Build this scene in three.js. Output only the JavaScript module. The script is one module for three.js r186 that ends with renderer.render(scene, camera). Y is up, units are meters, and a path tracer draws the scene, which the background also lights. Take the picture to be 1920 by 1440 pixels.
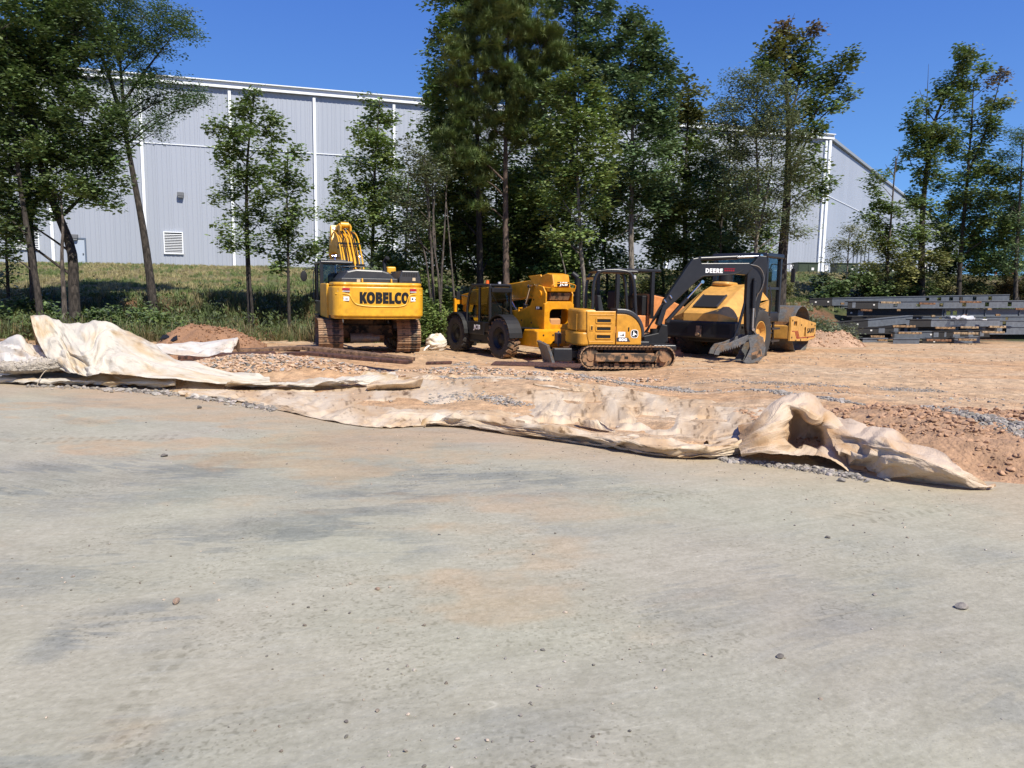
import * as THREE from 'three';
import { mergeGeometries } from 'three/addons/utils/BufferGeometryUtils.js';
import { RoundedBoxGeometry } from 'three/addons/geometries/RoundedBoxGeometry.js';
import { TextGeometry } from 'three/addons/geometries/TextGeometry.js';
import { FontLoader } from 'three/addons/loaders/FontLoader.js';

// ---------------------------------------------------------------- camera, sky, sun, exposure
const scene = new THREE.Scene();
const camera = new THREE.PerspectiveCamera(54, 4 / 3, 0.1, 2000);
camera.position.set(0, 1.75, 0);
camera.rotation.order = 'YXZ';
camera.rotation.set(-0.12322, 0, 0.0153);

const renderer = new THREE.WebGLRenderer({ antialias: true });
renderer.setSize(1024, 768);
renderer.toneMapping = THREE.LinearToneMapping;
renderer.toneMappingExposure = 1.5;
renderer.shadowMap.enabled = true;

const SUN = new THREE.Vector3(0.37, 0.86, 0.36).normalize();
const sun = new THREE.DirectionalLight(new THREE.Color(1, 0.94, 0.83), 4.5);
sun.position.copy(SUN).multiplyScalar(120);
sun.castShadow = true;
sun.shadow.mapSize.set(4096, 4096);
Object.assign(sun.shadow.camera, { left: -70, right: 70, top: 70, bottom: -70, near: 1, far: 320 });
sun.target.position.set(0, 0, -28);
scene.add(sun, sun.target);

{ // clear summer sky: deep blue overhead, paler towards the horizon, a little brighter round the sun
  const W = 512, Hh = 256, data = new Float32Array(W * Hh * 4);
  for (let j = 0; j < Hh; j++) {
    const el = ((j + 0.5) / Hh - 0.5) * Math.PI;
    for (let i = 0; i < W; i++) {
      const az = ((i + 0.5) / W - 0.5) * Math.PI * 2;
      const d = new THREE.Vector3(Math.cos(el) * Math.cos(az), Math.sin(el), Math.cos(el) * Math.sin(az));
      const h = Math.max(0, d.y), k = Math.exp(-h * 4.2), m = Math.max(0, d.dot(SUN));
      const glow = 0.1 * Math.pow(m, 10) + 0.05 * Math.pow(m, 3);
      const o = (j * W + i) * 4;
      if (el < -0.02) { data[o] = 0.22; data[o + 1] = 0.19; data[o + 2] = 0.15; } else {
        data[o] = 0.016 + 0.175 * k + glow;
        data[o + 1] = 0.062 + 0.372 * k + glow;
        data[o + 2] = 0.365 + 0.40 * k + glow;
      }
      data[o + 3] = 1;
    }
  }
  const t = new THREE.DataTexture(data, W, Hh, THREE.RGBAFormat, THREE.FloatType);
  t.mapping = THREE.EquirectangularReflectionMapping;
  t.magFilter = t.minFilter = THREE.LinearFilter;
  t.needsUpdate = true;
  scene.background = t;
  scene.environment = t;
}

// ---------------------------------------------------------------- helpers
const V = (x, y, z) => new THREE.Vector3(x, y, z);
const A = (p) => Array.isArray(p) ? V(p[0], p[1], p[2]) : p;
function rng(s) { let a = s >>> 0; return () => { a = (a + 0x6D2B79F5) >>> 0; let t = a; t = Math.imul(t ^ (t >>> 15), t | 1); t ^= t + Math.imul(t ^ (t >>> 7), t | 61); return ((t ^ (t >>> 14)) >>> 0) / 4294967296; }; }
const clamp = (x, a = 0, b = 1) => Math.min(b, Math.max(a, x));
const ss = (a, b, x) => { const t = clamp((x - a) / (b - a)); return t * t * (3 - 2 * t); };
const lerp = (a, b, t) => a + (b - a) * t;
const PERM = (() => { const r = rng(7), p = Array.from({ length: 256 }, (_, i) => i); for (let i = 255; i > 0; i--) { const j = Math.floor(r() * (i + 1)); [p[i], p[j]] = [p[j], p[i]]; } return Uint8Array.from([...p, ...p]); })();
const RV = (() => { const r = rng(11); return Float32Array.from({ length: 256 }, () => r()); })();
function n2(x, y) { // smooth value noise, 0..1
  const xi = Math.floor(x), yi = Math.floor(y), fx = x - xi, fy = y - yi, X = xi & 255, Y = yi & 255;
  const u = fx * fx * (3 - 2 * fx), v = fy * fy * (3 - 2 * fy);
  const a = RV[PERM[PERM[X] + Y]], b = RV[PERM[PERM[(X + 1) & 255] + Y]], c = RV[PERM[PERM[X] + ((Y + 1) & 255)]], d = RV[PERM[PERM[(X + 1) & 255] + ((Y + 1) & 255)]];
  return a + (b - a) * u + (c - a) * v + (a - b - c + d) * u * v;
}
function fbm(x, y, o = 4) { let s = 0, a = 0.5, t = 0; for (let i = 0; i < o; i++) { s += a * n2(x, y); t += a; a *= 0.5; x = x * 2.03 + 17.3; y = y * 2.03 - 9.1; } return s / t; }
function n2p(x, y, per) { // the same noise, repeating every per cells
  const xi = Math.floor(x), yi = Math.floor(y), fx = x - xi, fy = y - yi, w = (k) => ((k % per) + per) % per;
  const u = fx * fx * (3 - 2 * fx), v = fy * fy * (3 - 2 * fy), g = (i, j) => RV[PERM[PERM[w(i) & 255] + (w(j) & 255)]];
  const a = g(xi, yi), b = g(xi + 1, yi), c = g(xi, yi + 1), d = g(xi + 1, yi + 1);
  return a + (b - a) * u + (c - a) * v + (a - b - c + d) * u * v;
}
function fbmp(x, y, per, o = 4) { let s = 0, a = 0.5, t = 0; for (let i = 0; i < o; i++) { s += a * n2p(x + i * 3.7 * 0, y, per); t += a; a *= 0.55; x *= 2; y *= 2; per *= 2; } return s / t; }
function tex(n, fn, { srgb = true, rep = null, m = n } = {}) { // fn(u, v) -> [r, g, b] in sRGB 0..255
  const d = new Uint8Array(n * m * 4);
  for (let j = 0; j < m; j++) for (let i = 0; i < n; i++) { const c = fn((i + 0.5) / n, (j + 0.5) / m), o = (j * n + i) * 4; d[o] = clamp(c[0], 0, 255); d[o + 1] = clamp(c[1], 0, 255); d[o + 2] = clamp(c[2], 0, 255); d[o + 3] = 255; }
  const t = new THREE.DataTexture(d, n, m); t.magFilter = THREE.LinearFilter; t.minFilter = THREE.LinearMipmapLinearFilter; t.generateMipmaps = true;
  t.wrapS = t.wrapT = rep === false ? THREE.ClampToEdgeWrapping : THREE.RepeatWrapping; if (rep) t.repeat.set(rep, rep);
  if (srgb) t.colorSpace = THREE.SRGBColorSpace; t.needsUpdate = true; return t;
}
const taken = {};
function numbered(n) { const k = taken[n] = (taken[n] ?? -1) + 1; return k ? n + '_' + String(k).padStart(3, '0') : n; }
let XF = null; // transform baked into geometry while a rotated part of a machine is built
function strip(g) { if (g.index) g = g.toNonIndexed(); for (const k of Object.keys(g.attributes)) if (k !== 'position' && k !== 'normal') g.deleteAttribute(k); if (!g.attributes.normal) g.computeVertexNormals(); return g; }
function boxUV(g) { // texture coordinates in metres from each face's own main direction
  const p = g.attributes.position, n = g.attributes.normal, uv = new Float32Array(p.count * 2);
  for (let i = 0; i < p.count; i += 3) {
    let ax = 0, ay = 0, az = 0; for (let k = 0; k < 3; k++) { ax += Math.abs(n.getX(i + k)); ay += Math.abs(n.getY(i + k)); az += Math.abs(n.getZ(i + k)); }
    for (let k = 0; k < 3; k++) { const j = i + k, x = p.getX(j), y = p.getY(j), z = p.getZ(j);
      if (ay >= ax && ay >= az) { uv[j * 2] = x; uv[j * 2 + 1] = z; } else if (ax >= az) { uv[j * 2] = z; uv[j * 2 + 1] = y; } else { uv[j * 2] = x; uv[j * 2 + 1] = y; } }
  }
  g.setAttribute('uv', new THREE.BufferAttribute(uv, 2)); return g;
}
function shape(geos) { let g = mergeGeometries((Array.isArray(geos) ? geos : [geos]).flat(9).map(strip)); if (XF) g.applyMatrix4(XF); return boxUV(g); }
function part(name, geos, m, parent) { const o = new THREE.Mesh(geos.isBufferGeometry && geos.userData.done ? geos : shape(geos), m); o.name = name; o.castShadow = o.receiveShadow = true; parent.add(o); return o; }
function done(geos) { const g = shape(geos); g.userData.done = true; return g; }
function tag(o, label, category, group) { o.userData.label = label; o.userData.category = category; if (group) o.userData.group = group; return o; }
function thing(name, label, category, pos = [0, 0, 0], turn = 0, group) { const o = new THREE.Group(); o.name = numbered(name); scene.add(o); o.position.set(...pos); o.rotation.y = turn; return tag(o, label, category, group); }
function structure(name, geo, m) { const o = new THREE.Mesh(geo, m); o.name = numbered(name); o.userData.kind = 'structure'; o.castShadow = o.receiveShadow = true; scene.add(o); return o; }
function stuff(name, label, category, o) { o.name = numbered(name); o.userData = { kind: 'stuff', label, category }; o.castShadow = o.receiveShadow = true; scene.add(o); return o; }
const M4 = (pos, rot = [0, 0, 0], sc = [1, 1, 1]) => new THREE.Matrix4().compose(A(pos), new THREE.Quaternion().setFromEuler(new THREE.Euler(...rot)), A(sc));
const box = (w, h, d, pos, bev = 0, rot) => { const g = bev ? new RoundedBoxGeometry(w, h, d, 2, Math.min(bev, w / 2.01, h / 2.01, d / 2.01)) : new THREE.BoxGeometry(w, h, d); return g.applyMatrix4(M4(pos, rot)); };
const bx = (x0, x1, y0, y1, z0, z1, bev = 0) => box(Math.abs(x1 - x0), Math.abs(y1 - y0), Math.abs(z1 - z0), [(x0 + x1) / 2, (y0 + y1) / 2, (z0 + z1) / 2], bev);
function along(g, p, q) { p = A(p); q = A(q); const d = q.clone().sub(p); return g.applyMatrix4(new THREE.Matrix4().compose(p.clone().add(q).multiplyScalar(0.5), new THREE.Quaternion().setFromUnitVectors(V(0, 1, 0), d.normalize()), V(1, 1, 1))); }
const rod = (p, q, r1, r2 = r1, seg = 12) => along(new THREE.CylinderGeometry(r2, r1, A(p).distanceTo(A(q)), seg), p, q);
const bar = (p, q, w, d, bev = 0) => { const L = A(p).distanceTo(A(q)); return along(bev ? new RoundedBoxGeometry(w, L, d, 1, bev) : new THREE.BoxGeometry(w, L, d), p, q); };
const tube = (pts, r, seg = 24, rs = 8, closed = false) => new THREE.TubeGeometry(new THREE.CatmullRomCurve3(pts.map(A), closed, 'centripetal'), seg, r, rs, closed);
function poly(pts, holes = []) { const s = new THREE.Shape(pts.map((p) => new THREE.Vector2(p[0], p[1]))); for (const h of holes) s.holes.push(new THREE.Path(h.map((p) => new THREE.Vector2(p[0], p[1])))); return s; }
function prismZ(pts, z0, z1, bev = 0, holes) { const d = z1 - z0; const g = new THREE.ExtrudeGeometry(Array.isArray(pts) ? poly(pts, holes) : pts, { depth: d - 2 * bev, bevelEnabled: bev > 0, bevelSize: bev, bevelThickness: bev, bevelOffset: -bev, bevelSegments: 2, curveSegments: 10 }); g.translate(0, 0, z0 + bev); return g; }
function prismX(pts, x0, x1, bev = 0, holes) { const f = (a) => a.map((p) => [-p[0], p[1]]); const g = prismZ(f(pts), 0, x1 - x0, bev, (holes || []).map(f)); g.rotateY(Math.PI / 2); g.translate(x0, 0, 0); return g; } // pts are (z, y)
function prismY(pts, y0, y1, bev = 0, holes) { const f = (a) => a.map((p) => [p[0], -p[1]]); const g = prismZ(f(pts), 0, y1 - y0, bev, (holes || []).map(f)); g.rotateX(-Math.PI / 2); g.translate(0, y0, 0); return g; } // pts are (x, z)
function rrect(w, h, r, cx = 0, cy = 0, n = 5) { const o = []; for (const [sx, sy, a0] of [[1, 1, 0], [-1, 1, 90], [-1, -1, 180], [1, -1, 270]]) for (let i = 0; i <= n; i++) { const a = (a0 + 90 * i / n) * Math.PI / 180; o.push([cx + sx * (w / 2 - r) + r * Math.cos(a), cy + sy * (h / 2 - r) + r * Math.sin(a)]); } return o; }
const ring = (n, f) => Array.from({ length: n }, (_, i) => f(i / n, i));
const lathe = (pts, seg = 28) => new THREE.LatheGeometry(pts.map((p) => new THREE.Vector2(p[0], p[1])), seg);
const lathX = (pts, pos, seg = 28) => lathe(pts, seg).rotateZ(-Math.PI / 2).translate(...pos); // (radius, along x)
const BOLD = await new FontLoader().loadAsync('fonts/droid/droid_sans_bold.typeface.json');
function text(s, h, depth, { fat = 0, sx = 1 } = {}) { const g = new TextGeometry(s, { font: BOLD, size: h, depth, curveSegments: 5, bevelEnabled: fat > 0, bevelSize: fat, bevelThickness: 0.001, bevelSegments: 1 }); g.computeBoundingBox(); const b = g.boundingBox; g.translate(-(b.min.x + b.max.x) / 2, -(b.min.y + b.max.y) / 2, 0); g.scale(sx, 1, 1); return g; }

// ---------------------------------------------------------------- shared materials
const grime = tex(512, (u, v) => { const a = fbmp(u * 8, v * 8, 8, 5), b = fbmp(u * 40, v * 40, 40, 2), k = 255 * (0.84 + 0.16 * clamp(1.7 * a - 0.35)) - 12 * b; return [k + 6, k + 2, k - 4]; });
const rough = tex(512, (u, v) => { const a = fbmp(u * 8 + 3, v * 8, 8, 5), k = 120 + 150 * (a - 0.25); return [k, k, k]; }, { srgb: false });
const fineBump = tex(512, (u, v) => { const k = 255 * fbmp(u * 64, v * 64, 64, 3); return [k, k, k]; }, { srgb: false });
const mudMap = tex(512, (u, v) => { const a = fbmp(u * 7, v * 7, 7, 5), b = fbmp(u * 30, v * 30, 30, 3), k = clamp((a - 0.42) * 6); return [lerp(70, 168, k) * (0.8 + 0.3 * b), lerp(66, 138, k) * (0.8 + 0.3 * b), lerp(62, 110, k) * (0.8 + 0.3 * b)]; });
const steelMap = tex(512, (u, v) => { const a = fbmp(u * 6 + 1, v * 6, 6, 5), b = fbmp(u * 30, v * 30, 30, 3), k = clamp((a - 0.54) * 6); return [lerp(142, 165, k) * (0.75 + 0.4 * b), lerp(143, 140, k) * (0.75 + 0.4 * b), lerp(143, 115, k) * (0.75 + 0.4 * b)]; });
const mat = (c, r = 0.6, o = {}) => new THREE.MeshStandardMaterial({ color: new THREE.Color(c), roughness: r, ...o });
const lin = (r, g, b) => new THREE.Color().setRGB(r, g, b);
const paint = (c, r = 0.42) => new THREE.MeshPhysicalMaterial({ color: c, roughness: r, clearcoat: 0.25, clearcoatRoughness: 0.35, map: grime, side: THREE.DoubleSide });
const K = {
  yellow: paint(lin(0.8, 0.43, 0.022)), jcb: paint(lin(0.78, 0.34, 0.006)), deere: paint(lin(0.66, 0.32, 0.028)), sany: paint(lin(0.68, 0.37, 0.085)), orange: paint(lin(0.75, 0.3, 0.1), 0.5),
  black: paint(lin(0.016, 0.017, 0.02), 0.35), charcoal: paint(lin(0.035, 0.038, 0.045), 0.4), plasticBlack: mat(0x191a1c, 0.55, { map: grime }),
  rubber: new THREE.MeshStandardMaterial({ color: lin(0.045, 0.042, 0.04), roughness: 0.85, map: grime, bumpMap: fineBump, bumpScale: 0.002 }),
  dustyRubber: new THREE.MeshStandardMaterial({ color: lin(0.8, 0.74, 0.66), map: mudMap, roughness: 0.9 }),
  mud: new THREE.MeshStandardMaterial({ map: mudMap, color: lin(0.85, 0.74, 0.62), roughness: 0.9, bumpMap: fineBump, bumpScale: 0.004 }),
  shoe: new THREE.MeshStandardMaterial({ map: mudMap, color: lin(0.88, 0.84, 0.78), roughness: 0.7, metalness: 0.2 }),
  steel: mat(0x8d9196, 0.35, { metalness: 0.8, map: grime }), chrome: mat(0xd6d8da, 0.12, { metalness: 1 }), darkSteel: mat(0x2a2b2d, 0.5, { metalness: 0.5, map: grime }),
  wornSteel: new THREE.MeshStandardMaterial({ map: steelMap, color: lin(0.55, 0.55, 0.55), roughness: 0.6, metalness: 0.35 }),
  glass: new THREE.MeshPhysicalMaterial({ color: lin(0.62, 0.68, 0.68), roughness: 0.04, transmission: 1, thickness: 0, ior: 1.5 }),
  white: mat(0xe6e6e2, 0.5), letter: mat(0x0c0c0d, 0.45), letterWhite: mat(0xf2f2f0, 0.45), red: mat(0x8c1420, 0.3), redLens: new THREE.MeshPhysicalMaterial({ color: lin(0.42, 0.012, 0.02), roughness: 0.15, clearcoat: 1 }), greyLens: mat(0xb8b8bc, 0.2),
  seat: mat(0x24272a, 0.8), hose: mat(0x121213, 0.5), beacon: mat(0xd9601a, 0.3), dark: mat(0x0a0a0b, 0.8),
};

// ---------------------------------------------------------------- ground
const EDGE = [[-40, 19], [-14, 14.4], [-8.83, 12.88], [-6.23, 12.28], [-3.8, 11.08], [-1.9, 9.47], [-0.4, 9.41], [1.3, 8.11], [2.82, 7.46], [4.42, 6.83], [8, 5.5], [40, -6]];
function edgeD(x) { for (let i = 1; i < EDGE.length; i++) if (x < EDGE[i][0]) { const [a, b] = [EDGE[i - 1], EDGE[i]]; return lerp(a[1], b[1], clamp((x - a[0]) / (b[0] - a[0]), -9, 1)); } return -6; }
const BUMPS = [ // x, d, radius along x, radius along d, height
  [-5.1, 14.6, 1.3, 0.8, 0.34], [-3.6, 14.9, 1.1, 0.7, 0.16], [-4.3, 22.2, 2.6, 2.4, 0.17], [1.2, 17.6, 2.2, 0.9, 0.12], [-1.2, 17.2, 1.4, 0.8, 0.16], [-7.6, 13.9, 1.6, 0.7, 0.22], [-0.6, 11.6, 1.6, 0.8, 0.1], [3.3, 9.0, 0.8, 0.6, 0.14], [0.6, 13.4, 1.8, 1.2, 0.12], [-5.0, 17.6, 2.2, 0.9, -0.24], [-3.9, 18.1, 1.4, 0.5, -0.45], [1.0, 19.2, 1.6, 0.5, -0.14],
];
function terrain(x, z) {
  const d = -z, e = edgeD(x) + 0.5 * (fbm(x * 1.1 + 4, 3.3, 3) - 0.5), t = d - e;
  let y = -0.07;
  y += ss(0.0, 1.0, t) * (0.125 + 0.15 * ss(3.0, 4.8, x));
  y -= ss(3.6, 10, t) * 0.36;
  y += ss(3.0, 4.6, x) * 0.2 * Math.exp(-(((t - 2.0) / 1.35) ** 2));
  for (const b of BUMPS) y += b[4] * Math.exp(-(((x - b[0]) / b[2]) ** 2) - (((d - b[1]) / b[3]) ** 2));
  const w = ss(0.0, 0.6, t), near = 1 - ss(24, 32, d);
  y += w * near * (0.1 * (fbm(x * 0.9, z * 0.9, 3) - 0.5) + 0.055 * (fbm(x * 4.5 + 7, z * 4.5, 3) - 0.5) * ss(0, 3, t) + 0.045 * (fbm(x * 9, z * 9, 2) - 0.5) * (0.35 + 1.7 * ss(3, 5, x) * (1 - ss(2.5, 4, t))));
  const rut = (Math.sin(d * 3.1 + 1.3 * fbm(x * 0.25, d * 0.3, 2) * 6) * 0.5 + 0.5) ** 3; // wheel tracks across the yard
  y += w * ss(2, 5, x) * ss(2.5, 5, t) * (1 - ss(20, 26, d)) * 0.035 * (rut - 0.3);
  // the cut bank and the graded slope behind the trees
  const foot = 31.2 + 1.4 * (fbm(x * 0.11, 8.2, 2) - 0.5) + 3.0 * ss(6, 22, x);
  y += ss(foot, foot + 3.2, d) * (1.55 + 0.25 * (fbm(x * 0.3, d * 0.3, 3) - 0.5)) + ss(foot + 3, 55, d) * 1.85;
  y += ss(foot, foot + 2, d) * (1 - ss(52, 56, d)) * 0.25 * (fbm(x * 0.8, d * 0.8, 3) - 0.5);
  if (d > 90) y += ss(90, 400, d) * 2;
  return y;
}
const lines = (pairs) => { const o = []; for (const [a, b, s] of pairs) for (let v = a; v < b - 1e-6; v += s) o.push(v); return o; };
{
  const xh = lines([[0, 11, 0.09], [11, 26, 0.35], [26, 60, 1.6], [60, 140, 8], [140, 900, 95]]), xs = [...xh.slice(1).reverse().map((v) => -v), ...xh];
  const ds = lines([[-60, 4, 8], [4, 6, 0.3], [6, 15.5, 0.075], [15.5, 30, 0.2], [30, 38, 0.25], [38, 60, 0.7], [60, 100, 4], [100, 1200, 110]]);
  const nx = xs.length, nd = ds.length, pos = new Float32Array(nx * nd * 3), col = new Float32Array(nx * nd * 3), uv = new Float32Array(nx * nd * 2), idx = [];
  const C = (r, g, b) => [r, g, b], mixc = (a, b, t) => [lerp(a[0], b[0], t), lerp(a[1], b[1], t), lerp(a[2], b[2], t)];
  for (let j = 0; j < nd; j++) for (let i = 0; i < nx; i++) {
    const x = xs[i], d = ds[j], k = j * nx + i, y = terrain(x, -d);
    pos.set([x, y, -d], k * 3); uv.set([x, d], k * 2);
    const a = fbm(x * 0.45 + 31, d * 0.45, 4), b = fbm(x * 2.2, d * 2.2 + 9, 3), s = fbm(x * 0.35 + 3, d * 1.6 + 5, 3);
    let c = mixc(C(0.60, 0.375, 0.2), C(0.61, 0.425, 0.255), ss(0.35, 0.65, a));
    c = mixc(c, C(0.62, 0.475, 0.32), 0.7 * ss(0.5, 0.7, s));
    c = mixc(c, C(0.52, 0.31, 0.165), 0.35 * ss(0.56, 0.74, b));
    const t = d - edgeD(x);
    c = mixc(c, C(0.44, 0.265, 0.16), 0.8 * ss(3.2, 4.6, x) * (1 - ss(2.4, 3.4, t))); // raw soil on the berm face
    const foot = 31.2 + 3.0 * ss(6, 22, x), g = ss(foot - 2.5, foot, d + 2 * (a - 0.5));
    const straw = mixc(C(0.215, 0.175, 0.085), C(0.085, 0.115, 0.03), ss(0.42, 0.66, fbm(x * 0.5, d * 0.9, 4)));
    const cut = mixc(C(0.20, 0.105, 0.055), C(0.06, 0.08, 0.025), ss(0.38, 0.6, fbm(x * 0.6 + 8, y * 2.5, 4)));
    const up = mixc(cut, straw, ss(1.35, 1.6, y + 0.3 * (b - 0.5)));
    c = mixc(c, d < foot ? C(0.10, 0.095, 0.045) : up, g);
    if (d > 55) c = mixc(c, C(0.20, 0.18, 0.1), ss(55, 57, d));
    col.set(c, k * 3);
  }
  for (let j = 0; j < nd - 1; j++) for (let i = 0; i < nx - 1; i++) { const a = j * nx + i, b = a + 1, c = a + nx, e = c + 1; idx.push(a, b, c, b, e, c); }
  const g = new THREE.BufferGeometry(); g.setAttribute('position', new THREE.BufferAttribute(pos, 3)); g.setAttribute('color', new THREE.BufferAttribute(col, 3)); g.setAttribute('uv', new THREE.BufferAttribute(uv, 2)); g.setIndex(idx); g.computeVertexNormals();
  const crumb = tex(1024, (u, v) => { const a = fbmp(u * 24, v * 24, 24, 5), b = fbmp(u * 110, v * 110, 110, 2), k = 186 + 69 * clamp(1.5 * a - 0.3) - 28 * ss(0.64, 0.82, b) + 14 * ss(0.3, 0.15, b); return [k, k - 2, k - 5]; });
  crumb.repeat.set(1 / 3.3, 1 / 3.3);
  const crumbBump = tex(1024, (u, v) => { const k = 255 * (0.6 * fbmp(u * 30, v * 30, 30, 5) + 0.4 * fbmp(u * 120, v * 120, 120, 2)); return [k, k, k]; }, { srgb: false });
  crumbBump.repeat.set(1 / 3.3, 1 / 3.3);
  structure('ground', g, new THREE.MeshStandardMaterial({ vertexColors: true, map: crumb, bumpMap: crumbBump, bumpScale: 0.03, roughness: 1 }));
}

// ---------------------------------------------------------------- dusty pavement in the foreground
const SMEARS = [ // bare rubbed streaks: from x, d to x, d, half width, strength
  [-4.50, 6.48, -2.52, 7.29, 0.60, 0.80], [-2.52, 7.29, -1.29, 9.52, 0.49, 0.70], [-3.09, 6.80, -1.91, 6.64, 0.25, 0.60], [-4.10, 7.01, -2.65, 6.79, 0.40, 0.50], [-2.31, 5.05, -1.33, 5.42, 0.20, 0.70], [-1.64, 5.41, -1.11, 5.70, 0.31, 1.00], [-1.49, 5.75, -0.40, 7.14, 0.29, 0.80], [-0.50, 7.03, 0.26, 6.77, 0.40, 0.85], [-1.36, 5.24, -0.72, 5.04, 0.17, 0.60], [-2.02, 4.98, -1.65, 5.16, 0.14, 0.50], [0.95, 6.82, 1.27, 5.55, 0.35, 0.45], [0.42, 5.51, 0.69, 5.46, 0.16, 0.40], [-2.25, 3.60, -1.79, 3.87, 0.11, 0.95], [-3.09, 4.39, -2.43, 4.55, 0.26, 0.60], [-2.90, 4.12, -2.66, 4.33, 0.12, 0.50], [-1.54, 4.41, -1.39, 4.60, 0.13, 0.55], [1.02, 4.11, 1.54, 4.29, 0.17, 0.45], [1.74, 4.59, 2.21, 4.52, 0.23, 0.50], [1.62, 3.58, 2.15, 3.88, 0.17, 0.50], [1.78, 3.77, 2.17, 3.81, 0.13, 0.35], [-1.88, 2.61, -1.60, 2.78, 0.08, 0.80], [-1.80, 3.10, -1.58, 3.40, 0.11, 0.35], [3.18, 4.79, 3.48, 4.71, 0.20, 0.50], [2.03, 3.00, 2.40, 3.18, 0.15, 0.50], [-0.04, 2.94, 0.13, 2.87, 0.12, 0.30], [1.26, 6.38, 1.35, 5.90, 0.24, 0.40], [-1.29, 2.62, -1.17, 2.91, 0.09, 0.40], [-3.92, 5.63, -2.80, 6.15, 0.33, 0.40], [-1.43, 7.66, 0.01, 8.15, 0.39, 0.35], [0.24, 7.77, 0.76, 7.33, 0.31, 0.30], [2.15, 5.40, 2.34, 5.29, 0.25, 0.30], [0.08, 4.00, 0.33, 4.16, 0.18, 0.20], [-1.14, 2.91, -0.82, 3.32, 0.13, 0.25],
];
function pavementColour(x, d, fine) { // clay dust lying on worn pavement: bare blue grey smears, clay patches, scrapes, grit
  const th = 0.16 + 0.55 * (fbm(x * 0.09 + 5, d * 0.12, 2) - 0.5) * 2 + 0.035 * x, c = Math.cos(th), s = Math.sin(th);
  const wx = x + 0.3 * (fbm(x * 0.7, d * 0.7, 3) - 0.5), wd = d + 0.3 * (fbm(x * 0.7 + 9, d * 0.7 + 4, 3) - 0.5);
  const p = wx * c + wd * s, q = -wx * s + wd * c;
  const big = fbm(p * 0.28 + 2, q * 0.75 + 7, 4), mid = fbm(p * 0.9 + 11, q * 3.4 + 5, 5), fib = fbm(p * 2.6, q * 24, 4), grain = fbm(p * 9, q * 44, 3);
  const cloud = fbm(x * 0.5 + 13, d * 0.6 + 2, 4), blot = fbm(x * 5 + 3, d * 5, 4), tiny = fbm(x * 42, d * 42, 3), spk = n2(x * 150 + 3, d * 150);
  let r = 194 + 12 * (cloud - 0.5), g = 188.5 + 12 * (cloud - 0.5), b = 166 + 9 * (cloud - 0.5);
  let bare = 0; const jx = 0.5 * (fbm(x * 1.6 + 3, d * 1.6, 3) - 0.5), jd = 0.5 * (fbm(x * 1.6 + 33, d * 1.6 + 8, 3) - 0.5);
  for (const [x0, d0, x1, d1, w, k] of SMEARS) { const ux = x1 - x0, ud = d1 - d0, t = clamp(((x + jx - x0) * ux + (d + jd - d0) * ud) / (ux * ux + ud * ud)), e = Math.hypot(x + jx - x0 - ux * t, (d + jd - d0 - ud * t)) / (w + 0.12); if (e < 1.6) bare = Math.max(bare, 0.72 * k * ss(1.6, 0.25, e)); }
  bare *= 0.16 + 1.06 * ss(0.41, 0.55, mid + 0.7 * (fib - 0.5) + 0.35 * (blot - 0.5));
  bare = clamp(bare * (0.7 + 0.5 * ss(0.35, 0.65, blot)) + (0.3 * ss(0.5, 0.7, big + 0.3 * (mid - 0.5)) + 0.16 * ss(0.55, 0.68, fib) * ss(0.4, 0.65, mid)) * (0.35 + 0.65 * ss(3, -2, x)));
  r = lerp(r, 144, 0.86 * bare); g = lerp(g, 145, 0.86 * bare); b = lerp(b, 135, 0.86 * bare);
  const clay = ss(0.55, 0.68, fbm(x * 0.5 + 40, d * 1.0 + 3, 4) + 0.09 * ss(8.8, 11.5, d) + 0.22 * (mid - 0.5) + 0.14 * (blot - 0.5)) * (0.25 + 0.75 * ss(3, -2, x)) * (0.55 + 0.45 * ss(0.3, 0.6, blot));
  r = lerp(r, 208, 0.5 * clay); g = lerp(g, 172, 0.5 * clay); b = lerp(b, 130, 0.5 * clay);
  const rim = ss(1.9, 0.1, edgeD(x) - d + 1.1 * (cloud - 0.5) + 0.8 * (mid - 0.5)); // clay washed off the yard
  r = lerp(r, 208, 0.5 * rim); g = lerp(g, 180, 0.5 * rim); b = lerp(b, 145, 0.5 * rim);
  const mauve = 5 * (fbm(x * 0.8 + 70, d * 0.8, 3) - 0.5); g -= mauve; r += mauve * 0.4;
  let v = 22 * (fib - 0.5) * (0.6 + bare) + 14 * (grain - 0.5) + 15 * (blot - 0.5) + (fine ? 27 : 22) * (tiny - 0.5);
  v -= 34 * ss(0.86, 0.97, spk) * (0.3 + blot) - 26 * ss(0.16, 0.04, spk) * blot;
  v -= 22 * ss(0.68, 0.82, n2(x * 64 + 8, d * 64)) * ss(0.5, 0.66, fbm(x * 2.2 + 50, d * 2.2, 3));
  const sc = (k, f) => ss(f, 0, Math.abs(fbm(p * 0.5 + k, q * 1.7 + k * 2, 4) - 0.5));
  v += 20 * sc(60, 0.0035) * ss(0.54, 0.64, fbm(x * 0.9 + 90, d * 0.9, 3)) * ss(0.35, 0.6, grain) + 13 * sc(23, 0.004) * ss(0.52, 0.62, fbm(x * 1.1 + 30, d * 1.1, 3)) * ss(0.35, 0.6, fib);
  return [r + v, g + v, b + v];
}
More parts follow.
